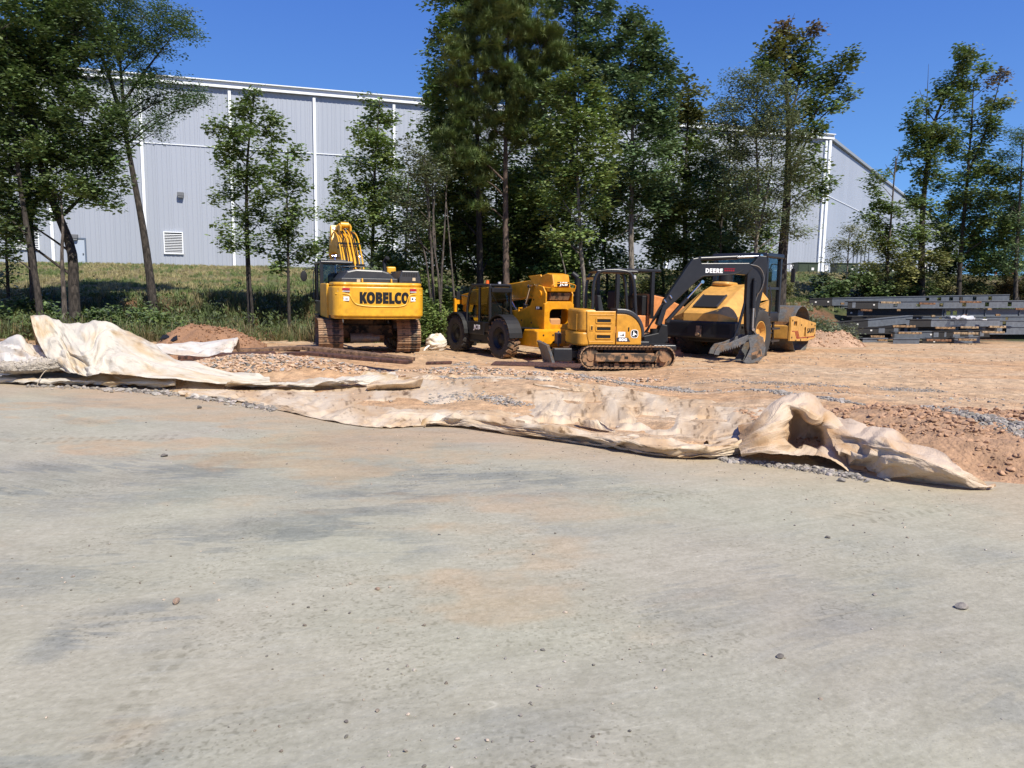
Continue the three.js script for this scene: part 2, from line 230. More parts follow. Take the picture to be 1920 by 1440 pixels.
{
  // tyre prints pressed into the dust: rows of lugs along slightly curved paths
  const prints = [[-5.55, 8.25, -3.9, 8.62, 0.34, 0.0], [2.35, 5.6, 3.6, 6.2, 0.3, 0.4], [1.2, 6.35, 2.1, 6.9, 0.26, 0.5], [-1.5, 2.4, -1.62, 3.6, 0.16, 0.0]];
  const withPrints = (x, d, fine) => {
    const c = pavementColour(x, d, fine);
    for (const [x0, d0, x1, d1, w, s] of prints) {
      const L = Math.hypot(x1 - x0, d1 - d0), ux = (x1 - x0) / L, ud = (d1 - d0) / L, a = (x - x0) * ux + (d - d0) * ud, b = -(x - x0) * ud + (d - d0) * ux;
      if (a < 0 || a > L || Math.abs(b) > w / 2) continue;
      const lug = ss(0.35, 0.5, Math.abs(((a * 9 + s * Math.abs(b) * 12) % 1) - 0.5) * 2 * 0.8) * ss(w / 2, w / 2 - 0.03, Math.abs(b)) * ss(0.3, 0.55, fbm(x * 3, d * 3, 3)) * (Math.abs(b) > w * 0.12 ? 1 : 0.2);
      for (let i = 0; i < 3; i++) c[i] -= 17 * lug;
    }
    return c;
  };
  const sheet = (x0, x1, d0, d1, y, w, h, fine) => {
    const nx = Math.ceil((x1 - x0) / 0.5), nd = Math.ceil((d1 - d0) / 0.5), pos = [], uv = [], idx = [];
    for (let j = 0; j <= nd; j++) for (let i = 0; i <= nx; i++) { const x = lerp(x0, x1, i / nx), d = lerp(d0, d1, j / nd); pos.push(x, y, -d); uv.push(i / nx, j / nd); }
    // uneven far rim: the last rows follow the edge of the yard
    for (let j = 0; j < nd; j++) for (let i = 0; i < nx; i++) { const a = j * (nx + 1) + i, b = a + 1, c = a + nx + 1, e = c + 1, xm = lerp(x0, x1, (i + 0.5) / nx), dm = lerp(d0, d1, j / nd); if (dm < edgeD(xm) + 0.55) idx.push(a, b, c, b, e, c); }
    const g = new THREE.BufferGeometry(); g.setAttribute('position', new THREE.Float32BufferAttribute(pos, 3)); g.setAttribute('uv', new THREE.Float32BufferAttribute(uv, 2)); g.setIndex(idx); g.computeVertexNormals();
    const map = tex(w, (u, v) => withPrints(lerp(x0, x1, u), lerp(d0, d1, v), fine), { m: h, rep: false });
    const bump = fineBump.clone(); bump.repeat.set((x1 - x0) / 1.1, (d1 - d0) / 1.1); bump.needsUpdate = true;
    return structure('pavement', g, new THREE.MeshStandardMaterial({ map, color: lin(0.6, 0.6, 0.6), roughness: 0.93, bumpMap: bump, bumpScale: 0.0022 }));
  };
  sheet(-5.2, 5.2, 1.4, 6.8, 0.0, 2048, 1024, true);
  sheet(-14, 9, 6.8, 14.6, 0.0, 2048, 1024, false);
  sheet(-45, 45, -25, 21, -0.006, 1024, 512, false);
}

// ---------------------------------------------------------------- loose stone
function stoneGeo(seed, flat = 0.7) { const g = new THREE.IcosahedronGeometry(1, 2), p = g.attributes.position, r = rng(seed), o = [r() * 9, r() * 9]; const pl = Array.from({ length: 11 }, () => [V(r() - 0.5, r() - 0.5, r() - 0.5).normalize(), 0.5 + 0.28 * r()]);
  for (let i = 0; i < p.count; i++) { const v = V(p.getX(i), p.getY(i), p.getZ(i)); v.multiplyScalar(0.85 + 0.3 * n2(v.x * 2 + o[0], v.y * 2 + v.z * 1.7 + o[1])); for (const [n, dd] of pl) { const k = v.dot(n); if (k > dd) v.addScaledVector(n, dd - k); } p.setXYZ(i, v.x, v.y * flat, v.z); }
  const s = g.toNonIndexed ? g : g; s.computeVertexNormals(); return s; }
const STONES = [1, 2, 3, 4].map((k) => stoneGeo(k, 0.62 + 0.08 * k));
const stoneMat = new THREE.MeshStandardMaterial({ color: 0xffffff, roughness: 0.95, map: grime });
function scatter(name, label, category, spots, seed) { // spots: [x, y, z, size, colour]
  const r = rng(seed), im = new THREE.InstancedMesh(STONES[seed % 4], stoneMat, spots.length), m = new THREE.Matrix4(), q = new THREE.Quaternion(), e = new THREE.Euler();
  spots.forEach((s, i) => { q.setFromEuler(e.set((r() - 0.5) * 0.9, r() * 6.3, (r() - 0.5) * 0.9)); m.compose(V(s[0], s[1], s[2]), q, V(s[3] * (0.8 + 0.6 * r()), s[3] * (0.7 + 0.4 * r()), s[3] * (0.8 + 0.5 * r()))); im.setMatrixAt(i, m); im.setColorAt(i, s[4]); });
  return stuff(name, label, category, im);
}
const greyStone = (r) => { const k = 0.13 + 0.27 * r(); return lin(k * (1.04 + 0.08 * r()), k, k * (0.86 + 0.1 * r())); };
const tanStone = (r) => { const k = 0.3 + 0.22 * r(); return lin(k * 1.25, k * 0.88, k * 0.6); };
const topY = (x, z) => (-z < edgeD(x) + 0.2 ? Math.max(0, terrain(x, z)) : terrain(x, z));
function band(pts, width, count, s0, s1, pick, r) { // stones strewn round a polyline of ground points
  const o = [], seg = []; let L = 0; for (let i = 1; i < pts.length; i++) { const l = Math.hypot(pts[i][0] - pts[i - 1][0], pts[i][2] - pts[i - 1][2]); seg.push([L, l, pts[i - 1], pts[i]]); L += l; }
  while (o.length < count) { const a = r() * L, [l0, l, p, q] = seg.find((s) => a <= s[0] + s[1]) ?? seg[seg.length - 1], t = (a - l0) / l, g = (r() + r() + r() - 1.5) / 1.5, w = typeof width === 'function' ? width(a / L) : width;
    const x = lerp(p[0], q[0], t) + g * w * 0.35 * (r() - 0.5), z = lerp(p[2], q[2], t) + g * w; if (fbm(x * 1.3 + 20, z * 1.3, 3) < 0.36 + 0.18 * r()) continue;
    const s = 0.5 * s0 + 0.62 * (s1 - s0) * r() ** 5; o.push([x, topY(x, z) + s * 0.2, z, s, pick(r)]); }
  return o;
}
{
  const r = rng(91);
  scatter('gravel', 'grey gravel spilled along the pavement edge below the plastic', 'gravel', band([[-8.318, 0, -12.944], [-6.969, 0, -12.673], [-5.479, 0, -12.173], [-3.914, 0, -11.17], [-3.371, 0, -10.712]], 0.42, 2600, 0.012, 0.085, greyStone, r), 5);
  scatter('gravel', 'grey gravel pile spread over the middle of the plastic sheeting', 'gravel', [...band([[-1.533, 0.05, -14.824], [-0.324, 0.1, -15.023], [0.499, 0.1, -14.036]], 0.75, 8000, 0.012, 0.07, greyStone, r), ...band([[-1.266, 0.1, -11.098], [-0.486, 0.1, -11.404], [0.384, 0.1, -10.594], [1.05, 0.1, -10.418]], 0.45, 2200, 0.01, 0.05, greyStone, r)], 6);
  scatter('gravel', 'grey gravel strip crossing the yard towards the berm', 'gravel', [...band([[1.258, -0.05, -17.776], [2.584, -0.02, -16.527], [3.572, 0, -14.746], [4.369, 0, -13.011], [4.805, 0.1, -11.187], [5.039, 0.2, -9.49], [5.21, 0.25, -8.428], [5.448, 0.25, -7.259]], (t) => 0.34 + 0.5 * t, 13000, 0.012, 0.06, greyStone, r), ...band([[5.119, 0.25, -8.691], [5.476, 0.25, -7.84], [5.558, 0.25, -7.267]], 0.5, 6000, 0.02, 0.07, greyStone, r)], 7);
  scatter('gravel', 'pale gravel streaks on the flat yard beyond the berm', 'gravel', [...band([[3.892, -0.1, -16.574], [5.359, -0.1, -16.363], [7.277, -0.1, -16.219]], 0.5, 3000, 0.01, 0.035, greyStone, r), ...band([[7.608, -0.1, -15.702], [9.203, -0.1, -15.37], [9.414, -0.1, -13.583]], 0.6, 2600, 0.01, 0.035, greyStone, r), ...band([[-2.014, -0.2, -20.157], [-1.199, -0.2, -20.916]], 0.5, 300, 0.02, 0.07, greyStone, r)], 8);
  scatter('gravel', 'grey gravel heaped in front of the bunched plastic', 'gravel', band([[2.223, 0, -7.959], [2.694, 0, -7.738], [3.094, 0, -7.479], [3.394, 0, -7.189]], 0.27, 3800, 0.012, 0.06, greyStone, r), 9);
  const clods = []; while (clods.length < 26000) { const x = 3.2 + 8 * r(), t = 0.1 + 3.4 * r(), d = edgeD(x) + t; if (fbm(x * 1.7, d * 1.7, 3) < 0.3 + 0.3 * r()) continue; const s = 0.003 + 0.036 * r() ** 5; clods.push([x, terrain(x, -d) + s * 0.15, -d, s, (() => { const k = 0.8 + 0.45 * r(); return lin(0.40 * k, 0.25 * k, 0.155 * k); })()]); }
  scatter('soil_clods', 'crumbly red brown soil clods on the berm beside the pavement', 'soil', clods, 10);
  const yard = []; while (yard.length < 9000) { const d = 9.5 + 20 * r(), x = (r() - 0.5) * 1.6 * d, t = d - edgeD(x); if (t < 0.5 || fbm(x * 0.8 + 4, d * 1.1, 3) < 0.42 + 0.2 * r()) continue; const s = 0.005 + 0.03 * r() ** 4; yard.push([x, terrain(x, -d) + s * 0.2, -d, s, r() < 0.4 ? greyStone(r) : tanStone(r)]); }
  scatter('rubble', 'scattered tan rubble and clods over the dirt yard', 'rubble', yard, 11);
  const rub = []; for (const [n, px, pd, rx, rd] of [[2600, -5.1, 14.4, 1.2, 0.7], [1400, -3.4, 14.8, 1.3, 0.6], [1100, -1.2, 16.8, 1.4, 0.6], [1100, 1.6, 17.2, 2.0, 0.6]]) for (let i = 0; i < n; i++) { const a = r() * 6.28, k = Math.sqrt(r()), x = px + rx * k * Math.cos(a), d = pd + rd * k * Math.sin(a), s = 0.008 + 0.045 * r() ** 3; rub.push([x, terrain(x, -d) + s * 0.25, -d, s, r() < 0.3 ? greyStone(r) : tanStone(r)]); }
  scatter('rubble', 'tan rubble heaps between the plastic sheeting and the planks', 'rubble', rub, 12);
  const peb = []; while (peb.length < 1700) { const d = 2.2 + 8.5 * r(), x = (r() - 0.5) * 1.5 * d, t = edgeD(x) - d; if (t < 0.05 || r() > 0.06 + 1.3 * Math.exp(-t * 1.2) + 0.8 * ss(0.56, 0.7, fbm(x * 0.9 + 77, d * 0.9, 3))) continue; const s = 0.0015 + 0.009 * r() ** 4; peb.push([x, s * 0.3, -d, s, r() < 0.5 ? greyStone(r) : (() => { const k = 0.12 + 0.35 * r(); return lin(k * 1.12, k * 0.95, k * 0.78); })()]); }
  scatter('pebbles', 'fine pebbles scattered over the dusty pavement', 'pebbles', peb, 13);
  const singles = [[[-3.576, 0, -7.605], 0.042, 'dark stone alone on blue grey pavement below the left sheeting'], [[-1.843, 0, -3.999], 0.03, 'flat brown pebble on the left half of the near pavement'], [[2.569, 0, -4.089], 0.038, 'dark brown stone lying near the right edge of the pavement'], [[-4.495, 0, -10.7], 0.05, 'pale stone just off the pavement rim at the left'], [[3.594, 0, -7.035], 0.042, 'dark stone just in front of the drooping end of the plastic'], [[3.141, 0, -6.987], 0.04, 'pale stone in front of the gravel heap at the right'], [[1.324, 0, -3.474], 0.021, 'small black stone in the lower right of the pavement'], [[-0.768, 0, -4.228], 0.02, 'small tan stone in the middle of the pavement'], [[0.16, 0, -4.862], 0.016, 'pair of tiny dark stones right of centre on pavement'], [[2.312, 0, -5.302], 0.019, 'dark chip on the pavement below the bunched plastic'], [[2.158, 0, -4.262], 0.015, 'dark crumb on the right half of the pavement'], [[-4.474, 0, -11.441], 0.08, 'largest grey stone at the edge of the left gravel'], [[-0.267, 0, -9.606], 0.07, 'grey stone under the curled edge of the middle sheet']];
  singles.forEach(([p, s, label], i) => { const o = new THREE.Mesh(STONES[i % 4], mat(i === 1 || i === 7 ? 0x9a8574 : i % 3 === 0 ? 0x6b6763 : 0x8f8a84, 0.95, { map: grime })); o.name = numbered('stone'); o.position.set(p[0], s * 0.35, p[2]); o.scale.set(s, s * 0.8, s * 0.8); o.rotation.y = i * 1.7; tag(o, label, 'stone', 'single stones on the pavement'); o.castShadow = o.receiveShadow = true; scene.add(o); });
}

// ---------------------------------------------------------------- warehouse behind the trees
{
  const bld = thing('warehouse', 'large grey ribbed metal warehouse with white roof trim behind the trees', 'warehouse', [29.86, 2.9, -74.2], 0.289);
  const siding = [0, 1, 2].map((k) => new THREE.MeshStandardMaterial({ color: lin(0.36 + 0.009 * k, 0.39 + 0.009 * k, 0.44 + 0.01 * k), roughness: 0.45, metalness: 0.1 }));
  const trim = mat(0xe9edf0, 0.5), louvreMat = mat(0xcfd2d4, 0.5), dk = mat(0x3a3d40, 0.6);
  const panelGeo = (w, h, ribs) => { // pan with trapezoid ribs standing 16 mm proud
    const pts = [[0, 0]]; for (let i = 0; i < ribs; i++) { const c = w * (i + 0.5) / ribs; pts.push([c - 0.06, 0], [c - 0.03, 0.016], [c + 0.03, 0.016], [c + 0.06, 0]); } pts.push([w - 0.006, 0], [w - 0.006, -0.03], [0, -0.03]);
    const g = new THREE.ExtrudeGeometry(poly(pts.map((p) => [p[0], -p[1]])), { depth: h, bevelEnabled: false }); g.rotateX(-Math.PI / 2); return done(g); };
  const wall = (name, L, dir, seam, top, pw, ribs) => { // runs from the corner along dir
    const core = part(name, bx(0, L, 0, top - 0.02, -0.4, -0.05), siding[0], bld);
    const low = panelGeo(pw, seam - 0.04, ribs), up = panelGeo(pw, top - seam - 0.02, ribs), r = rng(5 + ribs);
    for (let i = 0; i * pw < L - 0.01; i++) for (const [g, y] of [[low, 0], [up, seam]]) { const p = part('panel', g, siding[Math.floor(r() * 3)], core); p.position.set(i * pw, y, -0.018); }
    return core;
  };
  const front = wall('front_wall', 96, 0, 9.3, 13.6, 1, 3); front.position.set(-96, 0, 0);
  const side = wall('side_wall', 150, 0, 8.5, 13.6, 2, 5); side.rotation.y = Math.atan2(0.627, 0.779);
  const D = [0.779 * 150, -0.627 * 150];
  part('roof', prismY([[-96, 0.1], [0.3, 0.1], [D[0], D[1]], [D[0] - 60, D[1] - 60], [-96, -95]], 13.62, 13.9), mat(0x8d949b, 0.6), bld);
  part('back_wall', [bx(-96, -95.6, 0, 13.6, -95, -0.5), bar([-96, 6.8, -95], [D[0] - 60, 6.8, D[1] - 60], 13.6, 0.4)], siding[1], bld);
  part('eave_trim', [bx(-96, 0.35, 13.58, 13.98, 0.08, 0.32), bx(-96, 0.35, 13.98, 14.05, -0.3, 0.5)], trim, bld);
  const st = part('side_trim', [bx(0.2, 150, 13.86, 13.98, 0.04, 0.14)], trim, bld); st.rotation.y = side.rotation.y;
  part('seam_trim', [bx(-95.9, 0, 9.23, 9.29, 0.02, 0.05)], trim, bld);
  const st2 = part('side_seam', [bx(0.4, 150, 8.44, 8.49, 0.02, 0.05)], trim, bld); st2.rotation.y = side.rotation.y;
  for (let x = -90.6; x < -2; x += 6.155) part('downspout', [bx(x - 0.1, x + 0.1, 0.25, 13.4, 0.05, 0.21), bx(x - 0.11, x + 0.11, 0.02, 0.3, 0.05, 0.42)], trim, bld);
  part('corner_trim', [bx(-0.5, -0.28, 0, 13.5, 0.03, 0.2), bx(-0.12, 0.16, 0, 13.5, 0.0, 0.24)], trim, bld);
  for (const [x, y, w, h] of [[-57.95, 2.03, 1.36, 1.66], [-67.6, 2.1, 1.5, 1.7], [-45.2, 2.0, 1.5, 1.7], [-42.4, 1.9, 1.5, 1.7], [-33.2, 1.9, 1.5, 1.7], [-4.6, 1.9, 1.4, 1.6]]) {
    const l = part('louvre_vent', [bx(x - w / 2, x - w / 2 + 0.07, y - h / 2, y + h / 2, 0.02, 0.13), bx(x + w / 2 - 0.07, x + w / 2, y - h / 2, y + h / 2, 0.02, 0.13), bx(x - w / 2 + 0.07, x + w / 2 - 0.07, y + h / 2 - 0.07, y + h / 2, 0.02, 0.128), bx(x - w / 2 + 0.07, x + w / 2 - 0.07, y - h / 2, y - h / 2 + 0.07, 0.02, 0.128)], trim, bld);
    const slats = []; for (let k = 0; k < 12; k++) slats.push(box(w - 0.14, 0.012, 0.11, [x, y - h / 2 + 0.12 + k * (h - 0.2) / 12, 0.075], 0, [0.6, 0, 0])); part('slats', slats, louvreMat, l).userData.kind = 'stuff';
    part('backing', bx(x - w / 2 + 0.07, x + w / 2 - 0.07, y - h / 2 + 0.07, y + h / 2 - 0.07, 0.019, 0.024), dk, l);
  }
  for (const [x, y] of [[-57.32, 5.59], [-64.56, 2.23], [-20, 5.6]]) { const l = part('wall_light', [bx(x - 0.22, x + 0.22, y - 0.1, y + 0.2, 0.03, 0.34, 0.03)], mat(0x6b6d70, 0.5), bld); part('lens', bx(x - 0.18, x + 0.18, y - 0.19, y - 0.102, 0.05, 0.3), mat(0x8b8e90, 0.3), l); }
  { const d = part('door', bx(-64.9, -63.95, 0, 2.1, 0.02, 0.06), mat(0xa9b4c2, 0.5), bld); part('frame', [bx(-65.0, -64.9, 0, 2.2, 0.02, 0.1), bx(-63.95, -63.85, 0, 2.2, 0.02, 0.1), bx(-64.9, -63.95, 2.1, 2.2, 0.02, 0.098)], mat(0x5f6c7e, 0.5), d); part('handle', bx(-64.1, -64.02, 1.0, 1.1, 0.06, 0.12), K.steel, d); }
  // electrical cabinets and pipework on the pad at the corner
  const green = [lin(0.035, 0.06, 0.035), lin(0.045, 0.07, 0.04)].map((c) => new THREE.MeshStandardMaterial({ color: c, roughness: 0.55, map: grime }));
  const pad = new THREE.Mesh(shape([box(17, 0.5, 5, [31, 2.98, -69.2])]), mat(0xb5b0a6, 0.95)); pad.name = 'concrete_pad'; tag(pad, 'pale concrete pad under the green electrical cabinets', 'pad'); pad.castShadow = pad.receiveShadow = true; scene.add(pad);
  [[26.35, 1.8, 'left one of three dark green electrical cabinets, beside the thick tree'], [29.9, 1.9, 'middle dark green electrical cabinet below the warehouse corner'], [33.6, 1.9, 'rightmost dark green electrical cabinet beside white pipework']].forEach(([x, w, label], i) => {
    const c = thing('electrical_cabinet', label, 'cabinet', [x, 3.23, -69], 0, 'green cabinets at the warehouse corner');
    part('body', bx(-w / 2, w / 2, 0, 1.35, -0.8, 0.7, 0.03), green[i % 2], c); part('lid', bx(-w / 2 - 0.05, w / 2 + 0.05, 1.353, 1.44, -0.85, 0.76, 0.02), green[1], c);
    part('door_panel', bx(-w / 2 + 0.08, -0.02, 0.1, 1.25, 0.702, 0.73), green[1], c); part('door_panel', bx(0.02, w / 2 - 0.08, 0.1, 1.25, 0.702, 0.73), green[1], c); part('warning_label', bx(0.3, 0.52, 0.75, 0.97, 0.732, 0.738), K.white, c); part('handle', bx(0.05, 0.11, 0.5, 0.75, 0.73, 0.77), K.darkSteel, c);
  });
  [[28.0, 'left'], [24.9, 'far left']].forEach(([x], i) => { const m = thing('meter_post', i ? 'white meter box on a post behind the thick tree' : 'white meter box on a post between two green cabinets', 'meter', [x, 3.22, -68.4], 0); part('post', rod([0, 0, 0], [0, 0.7, 0], 0.04), K.steel, m); part('meter_box', bx(-0.15, 0.15, 0.7, 1.2, -0.08, 0.08, 0.02), K.white, m); part('dial', rod([0, 1, 0.08], [0, 1, 0.1], 0.08), K.greyLens, m); });
  { const p = thing('pipework', 'white looping pipes and dark cabinets right of the green cabinets', 'pipework', [36.6, 3.22, -69.5]);
    for (const [x, h, w] of [[0, 1.4, 0.8], [0.7, 2.6, 1.5], [1.6, 1.8, 0.7]]) part('pipe', tube([[x, 0, 0.3], [x, h * 0.8, 0.3], [x + 0.1, h, 0.3], [x + w, h, 0.3], [x + w + 0.15, h * 0.8, 0.3], [x + w + 0.15, 0, 0.3]], 0.07, 30), K.white, p);
    part('equipment_box', bx(-0.6, 0.0, 0, 2.0, -0.6, 0, 0.02), dk, p); part('equipment_box', bx(0.5, 1.4, 0, 1.5, -0.6, 0, 0.02), K.darkSteel, p); for (let k = 0; k < 5; k++) part('conduit', rod([-5.2 + k * 0.35, 0, -1.2], [-5.2 + k * 0.35, 3 + 0.3 * (k % 2), -1.2], 0.05), K.steel, p); }
  // barriers far right, on the upper road
  [[1834, 'leftmost'], [1853, 'second'], [1886, 'third'], [1908, 'rightmost']].forEach(([px, w], i) => { const X = (px - 960) / 1413 * 66; const b = thing('channelizer', w + ' orange and white striped channelizer on the upper road at the right', 'barrier', [X, 3.02, -66], 0, 'orange and white channelizers'); const or = mat(0xd8431c, 0.6);
    for (let k = 0; k < 5; k++) part('band', lathe([[0.13 - 0.008 * k, k * 0.2], [0.122 - 0.008 * k, k * 0.2 + 0.2]], 12), k % 2 ? K.white : or, b); part('base', bx(-0.25, 0.25, 0, 0.06, -0.25, 0.25, 0.02), K.rubber, b); });
}

// ---------------------------------------------------------------- trees
function leafFan(n, R, len, wid, seed, droop = 0.2) { // a twig's worth of separate folded leaves
  const r = rng(seed), P = [], N = [];
  for (let i = 0; i < n; i++) {
    const o = V((r() - 0.5) * 2, (r() - 0.5) * 1.6, (r() - 0.5) * 2).multiplyScalar(R), a = r() * 6.28, up = (r() - 0.5) * 1.1 - droop;
    const d = V(Math.cos(a) * Math.cos(up), Math.sin(up), Math.sin(a) * Math.cos(up)), s = V(-Math.sin(a), (r() - 0.5) * 0.8, Math.cos(a)).normalize(), n3 = V().crossVectors(d, s).normalize();
    const L = len * (0.7 + 0.6 * r()), w = wid * (0.7 + 0.6 * r()), tip = o.clone().addScaledVector(d, L), m = o.clone().addScaledVector(d, L * 0.45).addScaledVector(n3, -w * 0.18), l = m.clone().addScaledVector(s, w * 0.5).addScaledVector(n3, w * 0.22), q = m.clone().addScaledVector(s, -w * 0.5).addScaledVector(n3, w * 0.22);
    for (const t of [[o, l, tip], [o, tip, q]]) for (const v of t) P.push(v.x, v.y, v.z);
  }
  const g = new THREE.BufferGeometry(); g.setAttribute('position', new THREE.Float32BufferAttribute(P, 3)); g.computeVertexNormals(); return g;
}
function needleTuft(n, len, seed) { const r = rng(seed), P = []; for (let i = 0; i < n; i++) { const a = r() * 6.28, up = -0.4 + 1.7 * r(), d = V(Math.cos(a) * Math.cos(up), Math.sin(up), Math.sin(a) * Math.cos(up)), s = V(-Math.sin(a), 0, Math.cos(a)).multiplyScalar(0.011), L = len * (0.75 + 0.5 * r()), t = d.clone().multiplyScalar(L); t.y -= 0.1 * L; for (const v of [s, s.clone().negate(), t]) P.push(v.x, v.y, v.z); } const g = new THREE.BufferGeometry(); g.setAttribute('position', new THREE.Float32BufferAttribute(P, 3)); g.computeVertexNormals(); return g; }
const LEAF = { broad: [leafFan(11, 0.24, 0.17, 0.12, 1), leafFan(11, 0.24, 0.16, 0.125, 2)], small: [leafFan(16, 0.25, 0.1, 0.055, 3), leafFan(16, 0.26, 0.1, 0.06, 4)], pine: [needleTuft(46, 0.3, 5), needleTuft(46, 0.27, 6)], weed: [leafFan(12, 0.16, 0.14, 0.05, 7, -0.5), leafFan(12, 0.18, 0.12, 0.06, 8, -0.4)] };
const leafMat = { leaf: new THREE.MeshPhysicalMaterial({ color: 0xffffff, roughness: 0.5, transmission: 0.48, thickness: 0, side: THREE.DoubleSide, specularIntensity: 0.6 }), pine: new THREE.MeshStandardMaterial({ color: 0xffffff, roughness: 0.7, side: THREE.DoubleSide }) };
const barkTex = tex(512, (u, v) => { const a = fbmp(u * 14, v * 5, 14 * 5, 4), b = n2p(u * 40, v * 9, 360), k = 255 * clamp(0.35 + 0.75 * a - 0.22 * ss(0.55, 0.8, b)); return [k, k * 0.97, k * 0.93]; });
const barkBump = tex(512, (u, v) => { const k = 255 * fbmp(u * 22, v * 6, 132, 4); return [k, k, k]; }, { srgb: false });
const bark = (r, g, b) => new THREE.MeshStandardMaterial({ color: lin(r, g, b), map: barkTex, bumpMap: barkBump, bumpScale: 0.03, roughness: 0.95 });
const BARK = { grey: bark(0.17, 0.15, 0.135), dark: bark(0.085, 0.075, 0.068), pale: bark(0.34, 0.315, 0.28), pine: bark(0.2, 0.15, 0.125) };
function limb(pts, r0, r1, seg = 8, rs = 7) { // tapered branch along a curve
  const c = new THREE.CatmullRomCurve3(pts.map(A), false, 'centripetal'), g = new THREE.TubeGeometry(c, seg, 1, rs, false), p = g.attributes.position;
  for (let i = 0; i <= seg; i++) { const o = c.getPointAt(i / seg), k = lerp(r0, r1, i / seg); for (let j = 0; j <= rs; j++) { const q = i * (rs + 1) + j; p.setXYZ(q, o.x + (p.getX(q) - o.x) * k, o.y + (p.getY(q) - o.y) * k, o.z + (p.getZ(q) - o.z) * k); } }
  return strip(g);
}
const GREENS = { mid: [0.17, 0.245, 0.066], dark: [0.13, 0.2, 0.06], light: [0.205, 0.285, 0.076], olive: [0.225, 0.245, 0.07], blue: [0.15, 0.235, 0.092], pine: [0.125, 0.175, 0.05], grey: [0.19, 0.23, 0.115], brown: [0.21, 0.16, 0.07], willow: [0.2, 0.25, 0.118] };
let sprigCount = 0;
function tree(o) {
  const { name = 'broadleaf_tree', label, base, path, r = 0.15, lobes, leaf = 'broad', green = 'mid', barkKind = 'grey', seed, dens = 1, bareTwigs = 0, group = 'trees between the yard and the warehouse', dead = [], stems = [], clump = 0.42, category = 'tree' } = o;
  const R = rng(seed), t = thing(name, label, category, base, 0, group), b = A(base);
  const rel = (p) => A(p).clone().sub(b), tp = [V(0, -0.25, 0), ...path.map(rel)], crv = new THREE.CatmullRomCurve3(tp, false, 'centripetal');
  const wood = [limb(tp, r, 0.02, 22, 9)]; { const fl = limb([V(0, -0.3, 0), V(0, 0.0, 0), V(0, 0.5, 0)], r * 1.5, r * 0.95, 4, 9); wood.push(fl); }
  for (const s of stems) wood.push(limb(s.p.map(rel), s.r, 0.015, 16, 7));
  const mats = { [leaf]: [] }, br = [], im = [];
  const near = (p) => { let best = 0, bd = 1e9; for (let i = 2; i <= 40; i++) { const q = crv.getPoint(i / 40), d = Math.hypot(q.x - p.x, q.z - p.z) * 0.55 + Math.abs(q.y - (p.y - 0.25 - 0.45 * Math.hypot(q.x - p.x, q.z - p.z))); if (d < bd) { bd = d; best = i / 40; } } return best; };
  for (const L of lobes) {
    const c = rel(L), lr = L[3] * 1.1, tint = GREENS[L[4] ?? green]; c.z += (R() - 0.5) * lr * 0.9;
    const a = near(c), s = crv.getPoint(a), mid = s.clone().lerp(c, 0.55); mid.y += 0.1 * s.distanceTo(c); mid.x += (R() - 0.5) * 0.2; mid.z += (R() - 0.5) * 0.2;
    const rr = Math.max(0.018, Math.min(r * 0.42 * (1.15 - a), 0.02 + 0.03 * lr)); br.push(limb([s, mid, c], rr, rr * 0.4, 6, 5));
    const nc = Math.max(2, Math.round(7.6 * (lr / 0.8) ** 2.1 * dens * (o.fill ?? 1)));
    for (let i = 0; i < nc; i++) {
      const dir = V(R() - 0.5, (R() - 0.5) * 0.9, R() - 0.5).normalize(), k = lr * Math.cbrt(0.12 + 0.88 * R()) * (0.82 + 0.36 * R()), p = c.clone().addScaledVector(dir, k); p.y += 0.1 * lr * (R() - 0.3);
      if (i % 2 === 0 || R() < bareTwigs) { const m2 = c.clone().lerp(p, 0.5); m2.y += 0.06 * k; br.push(limb([c.clone().lerp(s, 0.15 * R()), m2, p.clone().addScaledVector(dir, 0.15)], 0.013, 0.005, 3, 4)); }
      const cr = clump * (0.6 + 0.7 * R()), ns = Math.round((leaf === 'pine' ? 15 : 12) * (0.6 + 0.8 * R())), sh = 0.75 + 0.5 * R();
      for (let j = 0; j < ns; j++) { const q = p.clone().add(V((R() - 0.5) * 2, (R() - 0.5) * 1.2, (R() - 0.5) * 2).multiplyScalar(cr * (0.4 + 0.6 * R()))); const v = sh * (0.8 + 0.4 * R()); im.push([q, R() * 6.28, (R() - 0.5) * 0.7, (o.leafScale ?? 1) * (0.6 + 0.75 * R()), lin(tint[0] * v * (0.9 + 0.25 * R()), tint[1] * v, tint[2] * v * (0.85 + 0.3 * R()))]); }
    }
  }
  for (const d of dead) br.push(limb(d.map(rel), d.r ?? 0.035, 0.006, 8, 5));
  part('trunk', wood, BARK[barkKind], t); if (br.length) part('branches', br, BARK[barkKind], t);
  const half = [[], []]; im.forEach((e, i) => half[i % 2].push(e)); const m = new THREE.Matrix4(), q = new THREE.Quaternion(), e3 = new THREE.Euler();
  half.forEach((list, h) => { if (!list.length) return; const inst = new THREE.InstancedMesh(LEAF[leaf][h], leafMat[leaf === 'pine' ? 'pine' : 'leaf'], list.length); list.forEach((e, i) => { q.setFromEuler(e3.set(e[2], e[1], e[2] * 0.7)); m.compose(e[0], q, V(e[3], e[3], e[3])); inst.setMatrixAt(i, m); inst.setColorAt(i, e[4]); }); inst.name = 'crown'; inst.userData.kind = 'stuff'; inst.castShadow = inst.receiveShadow = true; t.add(inst); sprigCount += list.length; });
  return t;
}
const onG = (x, z) => [x, terrain(x, z), z];
